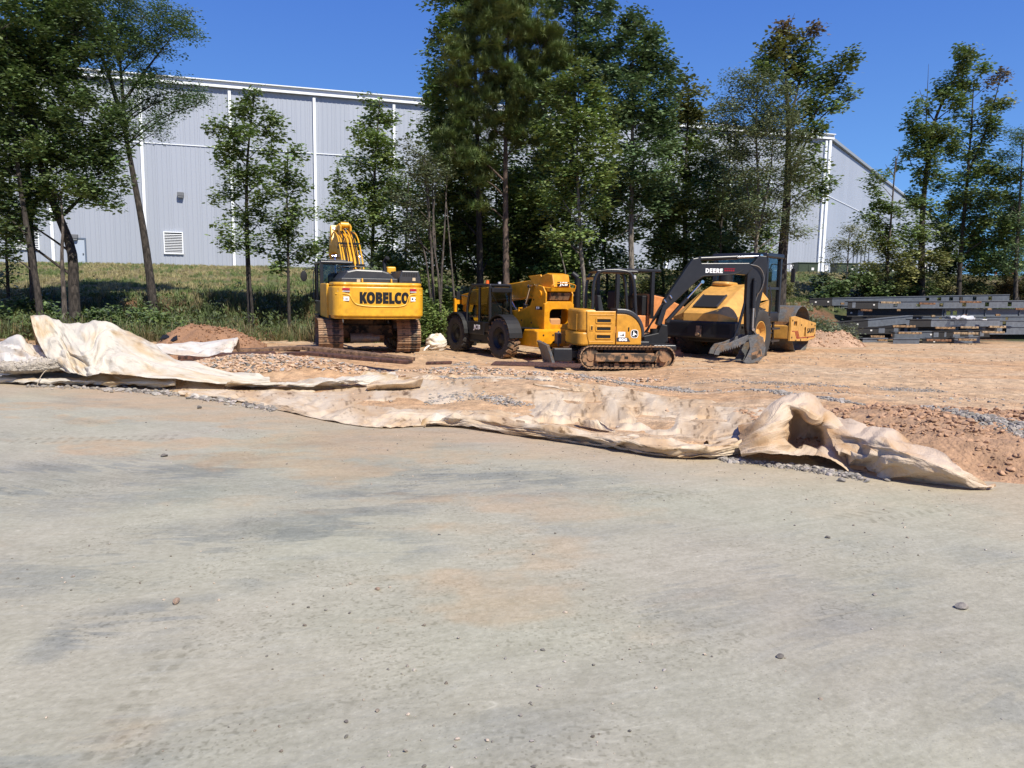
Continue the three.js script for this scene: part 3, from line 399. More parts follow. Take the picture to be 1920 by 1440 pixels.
// --- left edge group
tree({ label: 'dark broadleaf tree with a thick bent trunk at the left edge', seed: 101, base: onG([-17.397, -0.094, -30][0], -30), path: [[-17.393, 1.486, -30], [-17.389, 3.046, -30], [-17.85, 4.478, -30], [-18.375, 6.092, -30], [-18.572, 8.877, -30], [-18.578, 11.984, -30]], r: 0.24, barkKind: 'dark', green: 'dark', stems: [{ p: [[-17.558, 4.482, -30], [-16.942, 5.062, -30], [-16.28, 5.981, -30.4]], r: 0.08 }],
  lobes: [[-18.4, 11.603, -30, 1.592], [-16.601, 11.244, -30, 1.274], [-19.148, 9.457, -30, 1.699], [-17.598, 9.613, -30.5, 1.295], [-18.66, 7.49, -30, 1.592], [-16.505, 7.813, -29.5, 1.253], [-15.478, 7.338, -30, 0.764], [-19.176, 5.879, -30, 1.274], [-17.261, 6.246, -29.6, 1.299], [-16.061, 6.026, -30, 0.849], [-15.57, 5.488, -30, 0.679], [-16.596, 7.012, -30.5, 0.971], [-19.699, 4.245, -30, 0.955], [-18.217, 4.623, -29.5, 0.626], [-20.943, 10.017, -30, 1.911], [-21.738, 6.936, -30.5, 1.943], [-21.384, 4.015, -30, 1.274]], dens: 0.98 });
tree({ label: 'broadleaf tree with slim dark leaning trunk nearest the left edge', seed: 102, base: onG([-17.82, -0.022, -28.5][0], -28.5), path: [[-17.866, 1.18, -28.5], [-18.062, 3.155, -28.5], [-18.345, 5.3, -28.6], [-18.458, 7.78, -28.6], [-18.492, 10.762, -28.6]], r: 0.14, barkKind: 'dark', green: 'dark', lobes: [[-18.628, 10.76, -28.6, 1.214], [-18.669, 8.718, -28.6, 1.012], [-18.003, 6.971, -28.3, 0.881], [-19.427, 6.245, -28.6, 1.214], [-19.228, 4.297, -28.4, 1.005], [-18.938, 2.744, -28.4, 0.523]], dens: 1.1 });
tree({ label: 'broadleaf tree with straight trunk between leaning and bent ones at left', seed: 103, base: onG([-19.69, -0.182, -31][0], -31), path: [[-19.581, 1.561, -31], [-19.606, 3.916, -31], [-19.518, 6.645, -31], [-19.153, 9.724, -31], [-18.559, 12.532, -31]], r: 0.2, barkKind: 'dark', green: 'mid', lobes: [[-18.176, 12.48, -31.4, 1.222], [-19.336, 10.848, -31.4, 1.111], [-17.84, 10.549, -31, 1.009], [-18.761, 8.784, -31.3, 0.975], [-20.416, 8.391, -31.5, 0.892], [-17.46, 13.532, -31, 1.316]], dens: 1 });
tree({ label: 'slim mottled trunk tree hugging the thick bent trunk', seed: 104, base: onG([-17.228, -0.039, -29][0], -29), path: [[-17.198, 1.185, -29], [-17.186, 2.798, -29], [-17.076, 3.994, -29], [-17.235, 5.397, -29.2]], r: 0.12, barkKind: 'grey', green: 'mid', lobes: [[-17.489, 5.196, -29.2, 0.537], [-16.75, 5.475, -29, 0.575]], dens: 0.9 });
tree({ label: 'thin dark sapling at the far left edge of the wood', seed: 105, base: onG([-21.035, -0.229, -31.5][0], -31.5), path: [[-20.99, 1.101, -31.5], [-20.917, 3.505, -31.5], [-20.642, 5.653, -31.5]], r: 0.09, barkKind: 'dark', green: 'dark', lobes: [[-20.991, 3.72, -31.5, 0.49], [-21.595, 1.971, -31.5, 0.49], [-20.422, 5.017, -31.5, 0.624], [-20.99, 2.417, -31.5, 0.357]], dens: 0.9 });
tree({ label: 'tall tree with a leaning bare trunk right of the left group', seed: 106, base: onG([-15.633, -0.272, -33][0], -33), path: [[-15.711, 1.166, -33], [-15.96, 3.904, -33], [-16.305, 6.363, -33], [-16.54, 8.123, -33], [-16.616, 10.294, -33], [-16.77, 13.06, -33]], r: 0.2, barkKind: 'dark', green: 'blue', leaf: 'small', stems: [{ p: [[-16.54, 8.123, -33], [-17.222, 10.715, -33], [-18.202, 13.25, -33]], r: 0.12 }, { p: [[-16.567, 9.43, -33], [-15.187, 11.173, -33], [-14.249, 12.251, -33]], r: 0.07 }],
  lobes: [[-17.103, 13.056, -33, 1.401], [-15.558, 12.867, -33, 1.051], [-14.704, 12.033, -33, 0.794], [-13.806, 12.216, -33, 0.561], [-16.082, 11.16, -33, 1.168], [-17.424, 11.14, -33, 0.981], [-15.017, 9.886, -33, 0.887], [-14.01, 9.792, -33, 0.701], [-13.35, 9.369, -33, 0.374], [-15.721, 9.226, -33, 0.841], [-16.736, 9.211, -33, 0.794], [-14.607, 8.916, -33, 0.467], [-16.326, 8.345, -33, 0.514], [-15.431, 8.14, -33, 0.28], [-18.179, 13.671, -33, 1.401], [-14.224, 12.887, -33, 0.514]], dens: 1.05, leafScale: 1.15 });
// --- two young trees in front of the wall
tree({ label: 'young tree with dark straight trunk in front of the warehouse wall', seed: 107, base: onG([-11.126, -0.149, -32][0], -32), path: [[-11.143, 1.693, -32], [-11.165, 4.123, -32], [-11.064, 6.938, -32], [-10.682, 9.696, -32]], r: 0.13, barkKind: 'dark', green: 'mid', stems: [{ p: [[-10.852, -0.078, -31.6], [-10.905, 1.254, -31.6], [-11.071, 2.577, -31.8]], r: 0.06 }],
  lobes: [[-10.69, 9.382, -32, 0.408], [-10.882, 8.747, -32, 0.634], [-10.117, 8.759, -32, 0.453], [-11.774, 8.205, -32, 0.589], [-11.019, 7.75, -32, 0.815], [-10.031, 7.764, -32, 0.498], [-11.913, 7.246, -32, 0.498], [-10.714, 6.836, -32, 0.725], [-11.612, 6.286, -32, 0.544], [-10.403, 6.089, -32, 0.589], [-11.906, 5.375, -32, 0.544], [-10.976, 5.324, -32, 0.679], [-11.668, 4.443, -32, 0.544], [-10.669, 4.349, -32, 0.589], [-11.761, 3.565, -32, 0.453], [-11.028, 3.423, -32, 0.453]], dens: 0.98, clump: 0.36 });
tree({ label: 'smaller young tree just left of the excavator with the counterweight lettering', seed: 108, base: onG([-9.175, 0.023, -31][0], -31), path: [[-9.183, 1.719, -31], [-9.163, 3.649, -31], [-9.166, 5.548, -31], [-9.087, 7.214, -31]], r: 0.075, barkKind: 'dark', green: 'mid', lobes: [[-8.983, 7.112, -31, 0.263], [-9.21, 6.487, -31, 0.527], [-9.547, 5.752, -31, 0.57], [-8.775, 5.764, -31, 0.483], [-9.244, 4.917, -31, 0.702], [-8.493, 4.823, -31, 0.439], [-9.694, 4.065, -31, 0.57], [-8.725, 3.974, -31, 0.614], [-9.281, 3.221, -31, 0.57], [-8.303, 3.449, -31, 0.395], [-9.514, 2.468, -31, 0.219]], dens: 0.94, clump: 0.34 });
tree({ label: 'pointed light green tree behind the raised yellow boom', seed: 109, base: onG([-6.099, 0.386, -33][0], -33), path: [[-6.132, 2.231, -33], [-6.068, 4.504, -33], [-5.958, 7.181, -33], [-5.76, 9.698, -33]], r: 0.11, barkKind: 'grey', green: 'light', stems: [{ p: [[-5.364, 0.378, -33.5], [-5.471, 2.715, -33.5], [-5.645, 5.01, -33.5]], r: 0.06 }],
  lobes: [[-5.806, 9.589, -33, 0.327], [-6.036, 8.934, -33, 0.514], [-5.541, 8.614, -33, 0.374], [-6.267, 8.166, -33, 0.654], [-5.706, 7.516, -33, 0.701], [-6.775, 7.169, -33, 0.561], [-6.053, 6.516, -33, 0.841], [-5.257, 6.528, -33, 0.561], [-7.196, 6.166, -33, 0.514], [-6.518, 5.507, -33, 0.794], [-5.491, 5.299, -33, 0.747], [-7.435, 5.27, -33, 0.467], [-7.102, 4.376, -33, 0.747], [-6.072, 4.053, -33, 0.794], [-5.106, 4.293, -33, 0.561], [-7.786, 4.703, -33, 0.374], [-7.866, 3.913, -33, 0.561], [-8.381, 3.338, -33, 0.561], [-5.617, 3.153, -33, 0.561], [-6.999, 3.359, -33, 0.514]], dens: 1.1, clump: 0.38 });
tree({ name: 'vine_hung_tree', label: 'grey vine hung cluster of thin trunks right of the large excavator', seed: 110, base: onG([-2.901, 0.233, -28][0], -28), path: [[-2.964, 1.803, -28], [-3.046, 3.544, -28], [-3.204, 5.257, -28], [-3.283, 6.572, -28]], r: 0.075, barkKind: 'grey', green: 'grey', leaf: 'small', bareTwigs: 1, stems: [{ p: [[-2.722, 0.235, -28], [-2.65, 2.197, -28], [-2.523, 4.508, -28], [-2.471, 5.834, -28]], r: 0.06 }, { p: [[-3.042, 1.411, -28], [-3.299, 3.155, -28], [-3.689, 4.109, -28], [-3.824, 5.058, -28]], r: 0.045 }, { p: [[-2.605, 0.258, -27.6], [-2.729, 2.189, -27.6], [-2.926, 3.708, -27.6], [-2.857, 5.828, -28]], r: 0.05 }, { p: [[-2.106, 0.218, -28.5], [-2.256, 1.815, -28.5], [-2.426, 3.781, -28.5], [-2.571, 5.33, -28.5]], r: 0.05 }, { p: [[-3.085, 3.543, -28], [-3.126, 4.879, -28], [-3.166, 6.011, -28]], r: 0.06 }, { p: [[-2.889, 3.161, -28], [-2.97, 4.691, -28], [-3.012, 6.201, -28]], r: 0.05 }],
  lobes: [[-3.591, 6.661, -28, 0.555], [-3.013, 6.389, -28, 0.555], [-3.784, 5.814, -28, 0.476], [-3.204, 5.446, -28, 0.594], [-2.625, 5.831, -28, 0.515], [-3.882, 4.868, -28, 0.436], [-3.397, 4.304, -28, 0.476], [-3.982, 3.722, -28, 0.476]], dens: 1.1, clump: 0.36 });
// --- the tall wood in the middle
tree({ name: 'pine_tree', label: 'tall dark pine with straight bare trunk in the middle', seed: 111, base: onG([-0.242, 0.63, -29][0], -29), path: [[-0.286, 2.25, -29], [-0.34, 4.64, -29], [-0.373, 6.982, -29], [-0.338, 10.033, -29], [-0.322, 13.003, -29]], r: 0.155, barkKind: 'pine', green: 'pine', leaf: 'pine',
  lobes: [[-0.603, 12.264, -29, 1.026], [0.578, 11.541, -29, 0.821], [-1.372, 11.327, -29, 0.944], [-0.29, 10.784, -29, 1.026], [0.893, 10.427, -29, 0.739], [-2.147, 10.288, -29, 0.616], [-1.259, 9.831, -29, 0.944], [-0.073, 9.471, -29, 0.985], [1.203, 9.679, -29, 0.698], [-2.337, 9.249, -29, 0.534], [-1.544, 8.691, -29, 0.821], [-0.454, 8.516, -29, 0.739], [0.628, 8.818, -29, 0.739], [-2.031, 7.728, -29, 0.657], [-1.139, 7.837, -29, 0.616], [0.35, 7.763, -29, 0.698], [1.37, 10.995, -29, 0.534], [-2.324, 6.857, -29, 0.698], [-1.525, 6.675, -29, 0.616], [0.259, 7.281, -29, 0.452], [-1.418, 5.899, -29, 0.41], [1.618, 8.737, -29, 0.41], [-1.349, 4.921, -29, 0.287]], dens: 1.6, clump: 0.4 });
tree({ label: 'tall broadleaf tree filling in behind the pine on its left', seed: 112, base: onG([-1.287, 0.537, -31][0], -31), path: [[-1.37, 2.269, -31], [-1.438, 4.824, -31], [-1.533, 7.944, -31], [-1.67, 11.387, -31], [-1.737, 14.151, -31]], r: 0.17, barkKind: 'dark', green: 'mid', lobes: [[-2.133, 12.949, -31.5, 1.115], [-1.207, 13.75, -32, 1.359], [-2.55, 11.935, -31.5, 0.892], [-2.8, 10.712, -31.5, 0.803], [-3.074, 9.784, -31.5, 0.713], [-2.321, 9.28, -31.5, 0.981], [-3.178, 8.749, -31.5, 0.758], [-2.635, 7.819, -31.5, 0.981], [-1.902, 7.074, -32, 0.996], [-2.954, 6.553, -31.5, 0.803], [-2.113, 5.781, -32, 1.042], [-1.028, 6.299, -32.5, 1.058], [-2.772, 4.903, -32, 0.996], [-1.436, 4.488, -32, 1.042], [-2.356, 3.627, -32.5, 1.012], [-0.994, 3.424, -32.5, 1.012]], dens: 1.25 });
tree({ label: 'yellow green tree with a crooked pale trunk right of the pine', seed: 113, base: onG([2.608, 0.537, -27.5][0], -27.5), path: [[2.572, 1.885, -27.5], [2.426, 3.026, -27.5], [2.31, 4.53, -27.5], [2.181, 6.566, -27.5], [2.176, 8.926, -27.5]], r: 0.1, barkKind: 'pale', green: 'light', stems: [{ p: [[2.497, 3.217, -27.5], [2.129, 3.362, -27.5], [1.545, 3.768, -27.5], [1.259, 4.157, -27.7]], r: 0.035 }, { p: [[2.357, 4.157, -27.5], [2.043, 4.526, -27.5], [1.66, 5.104, -27.7]], r: 0.03 }, { p: [[2.256, 1.499, -27.3], [1.899, 1.969, -27.3], [1.85, 2.442, -27.3], [1.641, 3.193, -27.3]], r: 0.03 }],
  lobes: [[2.073, 9.282, -27.5, 0.545], [1.713, 8.739, -27.5, 0.584], [2.464, 8.66, -27.5, 0.545], [3.038, 8.218, -27.5, 0.506], [1.92, 7.93, -27.5, 0.662], [2.679, 7.669, -27.5, 0.623], [1.371, 7.285, -27.5, 0.584], [2.131, 7.023, -27.5, 0.662], [2.979, 7.036, -27.5, 0.545], [1.2, 6.46, -27.5, 0.545], [1.963, 6.195, -27.5, 0.623], [2.815, 6.208, -27.5, 0.584], [1.408, 5.633, -27.5, 0.506], [2.266, 5.461, -27.5, 0.545], [2.933, 5.378, -27.5, 0.545], [1.521, 4.799, -27.5, 0.389], [2.767, 4.537, -27.5, 0.389], [1.438, 3.752, -27.3, 0.309], [2.099, 3.949, -27.3, 0.309]], dens: 1.05, clump: 0.36 });
tree({ label: 'very tall blue green tree rising above the frame right of the pine', seed: 114, base: onG([2.285, 0.514, -33][0], -33), path: [[2.266, 3.272, -33], [2.367, 6.642, -33], [2.449, 10.573, -33], [2.424, 15.012, -33]], r: 0.17, barkKind: 'dark', green: 'blue', lobes: [[2.506, 14.389, -33, 0.934], [1.979, 13.333, -33, 0.841], [2.872, 13.135, -33, 0.934], [3.235, 12.082, -33, 0.887], [2.01, 12.064, -33, 0.841], [2.706, 11.007, -33, 0.981], [3.607, 10.805, -33, 0.794], [1.849, 10.698, -33.5, 0.806], [1.427, 9.154, -33.5, 1.043], [0.769, 7.589, -33.5, 1.091], [1.735, 6.779, -34, 1.107], [0.576, 6.075, -34, 1.155], [1.54, 4.936, -34, 1.155], [0.608, 4.226, -34, 1.059], [2.281, 3.551, -34, 1.107], [1.105, 3.065, -34, 0.962], [1.314, 13.323, -33, 0.467]], dens: 1.15 });
tree({ label: 'tall feathery topped tree with a pale trunk left of the boom', seed: 115, base: onG([4.902, 0.631, -31][0], -31), path: [[4.798, 2.362, -31], [4.703, 4.494, -31], [4.68, 7.005, -31], [4.573, 9.464, -31], [4.573, 12.472, -31]], r: 0.15, barkKind: 'pale', green: 'blue', lobes: [[4.58, 12.274, -31, 0.527], [4.065, 12.068, -31, 0.351], [5.325, 11.888, -31, 0.395], [4.716, 11.38, -31, 0.746], [3.882, 11.268, -31, 0.483], [5.464, 10.991, -31, 0.527], [4.433, 10.473, -31, 0.878], [5.393, 10.084, -31, 0.746], [6.041, 9.689, -31, 0.351], [6.281, 10.501, -31, 0.197], [4.046, 9.457, -31, 0.746], [5.006, 9.166, -31, 0.878], [5.859, 8.975, -31, 0.527], [3.87, 8.332, -31, 0.746], [4.835, 8.039, -31, 0.878], [5.687, 7.949, -31, 0.702], [4.232, 6.998, -31, 0.746], [5.199, 6.805, -31, 0.834], [4.695, 5.965, -31, 0.746], [5.554, 5.873, -31, 0.658], [4.173, 5.538, -31, 0.614], [5.264, 5.029, -31, 0.527]], dens: 1.25, clump: 0.38, dead: [[[4.645, 4.281, -31], [4.329, 4.064, -31], [3.798, 3.801, -31]]] });
tree({ label: 'olive topped round tree between the feathery and the willow like tree', seed: 116, base: onG([7.75, 0.559, -34][0], -34), path: [[7.647, 2.929, -34], [7.502, 5.719, -34], [7.476, 8.454, -34], [7.481, 10.47, -34]], r: 0.14, barkKind: 'dark', green: 'mid', lobes: [[...[7.439, 10.358, -34, 0.529], 'olive'], [...[6.95, 9.905, -34, 0.577], 'olive'], [...[7.927, 9.808, -34, 0.529], 'olive'], [...[7.442, 9.241, -34, 0.77], 'olive'], [6.876, 8.332, -34, 0.818], [7.999, 8.236, -34, 0.818], [7.115, 7.088, -34, 1.011], [8.295, 6.877, -34, 0.962], [6.697, 5.822, -34, 0.962], [7.889, 5.494, -34, 1.059], [7.113, 4.324, -34, 1.011], [8.424, 4.111, -34, 0.962], [7.755, 3.165, -34, 0.818], [8.971, 5.329, -34.5, 0.879]], dens: 1.2 });
tree({ label: 'wispy grey green tree with forked pale stems above the roller', seed: 117, base: onG([9.448, 0.758, -29.5][0], -29.5), path: [[9.358, 2.405, -29.5], [9.31, 4.03, -29.5], [9.303, 5.634, -29.5], [9.113, 7.606, -29.5], [9.046, 9.546, -29.5]], r: 0.1, barkKind: 'pale', green: 'willow', leaf: 'small', stems: [{ p: [[9.291, 3.626, -29.5], [9.54, 5.039, -29.5], [9.726, 6.434, -29.5], [9.736, 8.006, -29.5]], r: 0.06 }, { p: [[9.287, 4.433, -29.5], [8.844, 5.826, -29.5], [8.467, 7.204, -29.5]], r: 0.05 }],
  lobes: [[8.64, 9.636, -29.5, 0.543], [9.452, 9.456, -29.5, 0.501], [8.069, 9.049, -29.5, 0.543], [8.988, 8.773, -29.5, 0.752], [9.993, 8.787, -29.5, 0.543], [7.912, 8.174, -29.5, 0.585], [8.734, 7.893, -29.5, 0.752], [9.641, 7.907, -29.5, 0.71], [10.555, 7.823, -29.5, 0.459], [8.062, 7.198, -29.5, 0.626], [9.09, 6.918, -29.5, 0.752], [10.103, 6.933, -29.5, 0.668], [8.417, 6.217, -29.5, 0.585], [9.449, 5.935, -29.5, 0.668], [10.46, 6.049, -29.5, 0.543], [10.956, 6.255, -29.5, 0.334], [8.366, 5.221, -29.5, 0.543], [9.908, 5.044, -29.5, 0.585], [10.922, 5.16, -29.5, 0.418], [10.569, 4.251, -29.5, 0.376], [11.196, 4.059, -29.5, 0.209], [8.93, 4.226, -29.5, 0.418]], dens: 1.6, clump: 0.42, leafScale: 1.05 });
tree({ label: 'tall ragged tree with a thick dark trunk behind the roller cab', seed: 118, base: onG([10.757, 0.74, -30.5][0], -30.5), path: [[10.724, 2.019, -30.5], [10.722, 3.497, -30.5], [10.759, 5.37, -30.5], [10.662, 8.025, -30.5], [10.382, 10.619, -30.5], [10.165, 12.187, -30.5]], r: 0.26, barkKind: 'dark', green: 'mid', stems: [{ p: [[10.765, 7.012, -30.5], [11.695, 8.845, -30.5], [12.817, 10.655, -30.5]], r: 0.07 }, { p: [[10.662, 8.025, -30.5], [10.997, 10.033, -30.5], [11.412, 11.618, -30.5]], r: 0.06 }, { p: [[10.844, 6.4, -30.5], [11.916, 8.648, -30.5], [13.211, 9.468, -30.5]], r: 0.05 }],
  lobes: [[...[10.156, 11.991, -30.5, 0.259], 'brown'], [...[10.259, 11.307, -30.5, 0.302], 'olive'], [...[9.911, 10.908, -30.5, 0.518], 'olive'], [...[10.5, 10.719, -30.5, 0.432], 'olive'], [9.739, 10.312, -30.5, 0.518], [...[10.911, 11.415, -30.5, 0.259], 'olive'], [...[11.254, 11.851, -30.5, 0.259], 'brown'], [10.954, 10.726, -30.5, 0.389], [11.354, 10.929, -30.5, 0.302], [10.79, 10.03, -30.5, 0.561], [11.805, 10.343, -30.5, 0.259], [12.238, 10.052, -30.5, 0.389], [12.569, 10.651, -30.5, 0.302], [12.796, 10.95, -30.5, 0.194], [11.857, 9.548, -30.5, 0.389], [12.506, 9.158, -30.5, 0.302], [13.066, 9.466, -30.5, 0.216], [11.481, 8.943, -30.5, 0.432], [11.213, 8.235, -30.5, 0.432], [11.747, 8.041, -30.5, 0.302], [11.485, 7.226, -30.5, 0.389], [11.222, 6.406, -30.5, 0.389], [11.944, 6.621, -30.5, 0.302], [12.187, 6.113, -30.5, 0.259], [12.391, 6.218, -30.5, 0.173], [11.787, 5.798, -30.5, 0.302]], dens: 1.5, clump: 0.3, dead: [[[10.294, 11.406, -30.5], [10.464, 11.996, -30.5], [10.639, 12.486, -30.5]]] });
// --- right hand trees behind the beams
tree({ label: 'small flat topped tree in front of the green cabinets', seed: 119, base: onG([16.254, 1.352, -37][0], -37), path: [[16.19, 2.639, -37], [16.17, 3.662, -37], [16.151, 4.677, -37]], r: 0.055, barkKind: 'pale', green: 'olive', leaf: 'small', lobes: [[16.099, 4.677, -37, 0.576], [15.474, 4.414, -37, 0.471], [16.764, 4.383, -37, 0.471], [15.775, 3.783, -37, 0.524], [16.557, 3.668, -37, 0.524], [15.422, 3.268, -37, 0.314], [17.092, 3.421, -37, 0.367], [15.465, 2.628, -37, 0.367]], dens: 0.9, clump: 0.34 });
tree({ label: 'thin tree with a bare dead top right of the warehouse corner', seed: 120, base: onG([18.466, 1.508, -37.5][0], -37.5), path: [[18.363, 3.2, -37.5], [18.362, 5.259, -37.5], [18.36, 7.29, -37.5], [18.37, 8.496, -37.5]], r: 0.09, barkKind: 'grey', green: 'mid', lobes: [[17.431, 7.276, -37.5, 0.478], [18.014, 6.4, -37.5, 0.531], [17.414, 5.755, -37.5, 0.531], [18.822, 6.031, -37.5, 0.478], [17.88, 4.74, -37.5, 0.69], [18.922, 4.755, -37.5, 0.637], [...[18.219, 3.715, -37.5, 0.796], 'olive'], [...[19.285, 3.473, -37.5, 0.743], 'olive'], [...[17.763, 2.802, -37.5, 0.637], 'olive'], [...[20.222, 3.228, -37.5, 0.69], 'olive'], [...[19.105, 2.432, -37.5, 0.637], 'olive']], dens: 1.15, clump: 0.34, dead: [[[18.36, 7.29, -37.5], [18.405, 8.046, -37.5], [18.501, 8.798, -37.5]], [[18.341, 7.542, -37.5], [18.06, 7.84, -37.5], [17.886, 8.088, -37.5]]] });
tree({ label: 'tall tree leaning right with a green plume top at the right', seed: 121, base: onG([20.446, 1.531, -38][0], -38), path: [[20.284, 3.507, -38], [20.145, 5.846, -38], [20.196, 8.406, -38], [20.417, 10.426, -38], [21.172, 12.18, -38], [21.94, 13.668, -38]], r: 0.19, barkKind: 'dark', green: 'mid', lobes: [[22.13, 13.549, -38, 0.323], [21.688, 13.616, -38, 0.377], [21.364, 12.923, -38, 0.592], [22.094, 12.811, -38, 0.377], [21.054, 12.054, -38, 0.699], [21.838, 11.942, -38, 0.43], [20.752, 11.056, -38, 0.645], [21.409, 10.941, -38, 0.484], [19.34, 10.91, -38, 0.377], [19.671, 10.039, -38, 0.592], [20.459, 9.925, -38, 0.699], [21.238, 9.937, -38, 0.484], [19.182, 9.655, -38, 0.43], [20.024, 8.911, -38, 0.699], [20.935, 8.924, -38, 0.645], [19.424, 8.268, -38, 0.538], [20.39, 7.646, -38, 0.645], [19.95, 6.616, -38, 0.538], [20.781, 6.114, -38, 0.592], [19.813, 5.065, -38, 0.592], [20.758, 4.819, -38, 0.538]], dens: 1.2, clump: 0.34, dead: [[[19.982, 9.415, -38], [19.915, 11.168, -38], [19.848, 12.901, -38]], [[19.935, 10.919, -38], [19.636, 11.413, -38], [19.508, 11.709, -38]]] });
tree({ label: 'sparse tree with reddish dying tips near the right edge', seed: 122, base: onG([22.325, 1.427, -38][0], -38), path: [[22.216, 3.274, -38], [22.19, 5.36, -38], [22.197, 7.928, -38], [22.153, 10.452, -38], [22.099, 12.193, -38]], r: 0.13, barkKind: 'dark', green: 'mid', stems: [{ p: [[22.142, 7.672, -38], [22.924, 9.962, -38], [23.36, 12.212, -38]], r: 0.07 }], lobes: [[...[23.288, 12.161, -38, 0.43], 'brown'], [...[23.262, 11.342, -38, 0.484], 'olive'], [23.737, 10.975, -38, 0.323], [22.918, 10.588, -38, 0.484], [21.927, 10.949, -38, 0.377], [22.342, 10.079, -38, 0.484], [21.801, 9.442, -38, 0.484], [22.947, 9.711, -38, 0.43], [22.259, 8.691, -38, 0.753], [23.195, 8.451, -38, 0.699], [22.778, 7.299, -38, 0.914], [23.706, 7.185, -38, 0.753], [22.358, 6.137, -38, 0.807], [23.564, 5.897, -38, 0.861], [22.869, 4.851, -38, 0.699], [24.188, 4.871, -38, 0.753], [22.146, 4.059, -38, 0.538], [23.493, 3.818, -38, 0.645]], dens: 1.1, clump: 0.36, dead: [[[22.243, 9.449, -38], [22.137, 11.201, -38], [22.128, 12.441, -38]]] });
tree({ label: 'broadleaf tree cut by the right edge of the picture', seed: 123, base: onG([24.517, 1.477, -37][0], -37), path: [[24.319, 3.785, -37], [24.226, 6.309, -37], [24.063, 9.527, -37]], r: 0.12, barkKind: 'grey', green: 'blue', leaf: 'small', lobes: [[23.746, 9.4, -37, 0.524], [24.415, 9.041, -37, 0.786], [23.727, 8.292, -37, 0.524], [24.459, 7.311, -37, 0.89], [23.944, 6.054, -37, 0.628], [24.914, 5.314, -37, 0.943], [24.243, 4.292, -37, 0.733], [23.955, 3.269, -37, 0.524], [25.504, 3.292, -37, 0.89]], dens: 1.3 });
// --- understory that closes the wood
[[765,470,30,'dense low tree behind the black vent box of the large excavator','mid'],[850,500,33.5,'slender understory tree behind the telehandler cab','mid'],[965,500,34,'slender understory tree behind the pine trunk','mid'],[1030,490,32,'slender understory tree behind the telehandler boom tower','mid'],[1130,450,33.5,'slender understory tree between two pale trunks','mid'],[1235,470,33,'slender understory tree left of the black boom knee','mid'],[1345,430,33,'grey green understory tree above the black boom','blue'],[1375,470,35,'low understory tree right above the word on the boom','mid'],[1760,470,40,'low dense tree behind the right hand trunks','mid'],[1870,500,40,'low dense tree at the right edge behind the beams','mid'],[1000,400,35,'tall slender tree behind the pine crown','mid'],[930,400,35.5,'leafy tree filling the gap below the pine crown','mid']].forEach(([px, py, d, label, green], i) => {
  const r = rng(300 + i), X = (px - 960) / 1413 * d, base = onG(X, -d), top = 1.75 + (545 - (py - 120)) / 1413 * d, lobes = [];
  for (let k = 0; k < 13; k++) { const t = k / 12, y = lerp(base[1] + 1.3, top, t); lobes.push([X + (r() - 0.5) * 2.6 * (1.1 - t * 0.6), y, -d + (r() - 0.5) * 1.4, 0.55 + 0.45 * r() * (1.1 - 0.5 * t)]); }
  tree({ name: 'understory_tree', label, seed: 400 + i, base, path: [[X + 0.1, base[1] + 1, -d], [X - 0.1, (base[1] + top) / 2, -d], [X, top, -d]], r: 0.07, barkKind: 'dark', green, lobes, dens: 0.8, group: 'understory trees' });
});

// ---------------------------------------------------------------- shared machine pieces
function crawler(parent, x, w, L, h, mShoe, pitch, name = 'track', grouser = 0.035) { // shoes laid round a stadium, each one a piece of the track
  const r = h / 2 - 0.02, half = L / 2 - r, per = 4 * half + 2 * Math.PI * r, n = Math.round(per / pitch), p = per / n;
  const frame = part(name, [prismX([[-half - r * 0.2, r * 0.75], [half + r * 0.2, r * 0.75], [half + r * 0.3, r * 1.25], [-half - r * 0.3, r * 1.25]], x - w * 0.32, x + w * 0.32, 0.02), rod([x - w * 0.3, r + 0.02, -half], [x + w * 0.3, r + 0.02, -half], r * 0.82, r * 0.82, 24), rod([x - w * 0.3, r + 0.02, half], [x + w * 0.3, r + 0.02, half], r * 0.82, r * 0.82, 24), ...ring(7, (t) => rod([x - w * 0.28, r * 0.33, -half + 2 * half * (t + 0.07)], [x + w * 0.28, r * 0.33, -half + 2 * half * (t + 0.07)], r * 0.26, r * 0.26, 14)), rod([x - w * 0.36, r + 0.02, -half], [x + w * 0.36, r + 0.02, -half], r * 0.34, r * 0.34, 18), rod([x - w * 0.36, r + 0.02, half], [x + w * 0.36, r + 0.02, half], r * 0.34, r * 0.34, 18)], mShoe === K.dustyRubber ? K.mud : K.shoe, parent);
  const sg = done([box(w, 0.035, p * 0.96, [0, 0, 0], 0.006), box(w * 0.98, grouser, 0.025, [0, grouser / 2 + 0.01, -p * 0.34]), box(w * 0.98, grouser * 0.8, 0.02, [0, grouser / 2, p * 0.05]), box(w * 0.98, grouser * 0.8, 0.02, [0, grouser / 2, p * 0.36]), box(w * 0.3, 0.09, p * 0.8, [0, -0.055, 0])]);
  for (let i = 0; i < n; i++) { let s = i * p, z, y, a; if (s < 2 * half) { z = -half + s; y = 2 * r; a = 0; } else if ((s -= 2 * half) < Math.PI * r) { const t = s / r; z = half + r * Math.sin(t); y = r + r * Math.cos(t); a = t; } else if ((s -= Math.PI * r) < 2 * half) { z = half - s; y = 0; a = Math.PI; } else { const t = (s - 2 * half) / r; z = -half - r * Math.sin(t); y = r - r * Math.cos(t); a = Math.PI + t; }
    const o = part('shoe', sg, mShoe, frame); o.position.set(x, y + 0.03, z); o.rotation.x = a; if (XF) o.applyMatrix4(XF); }
  return frame;
}
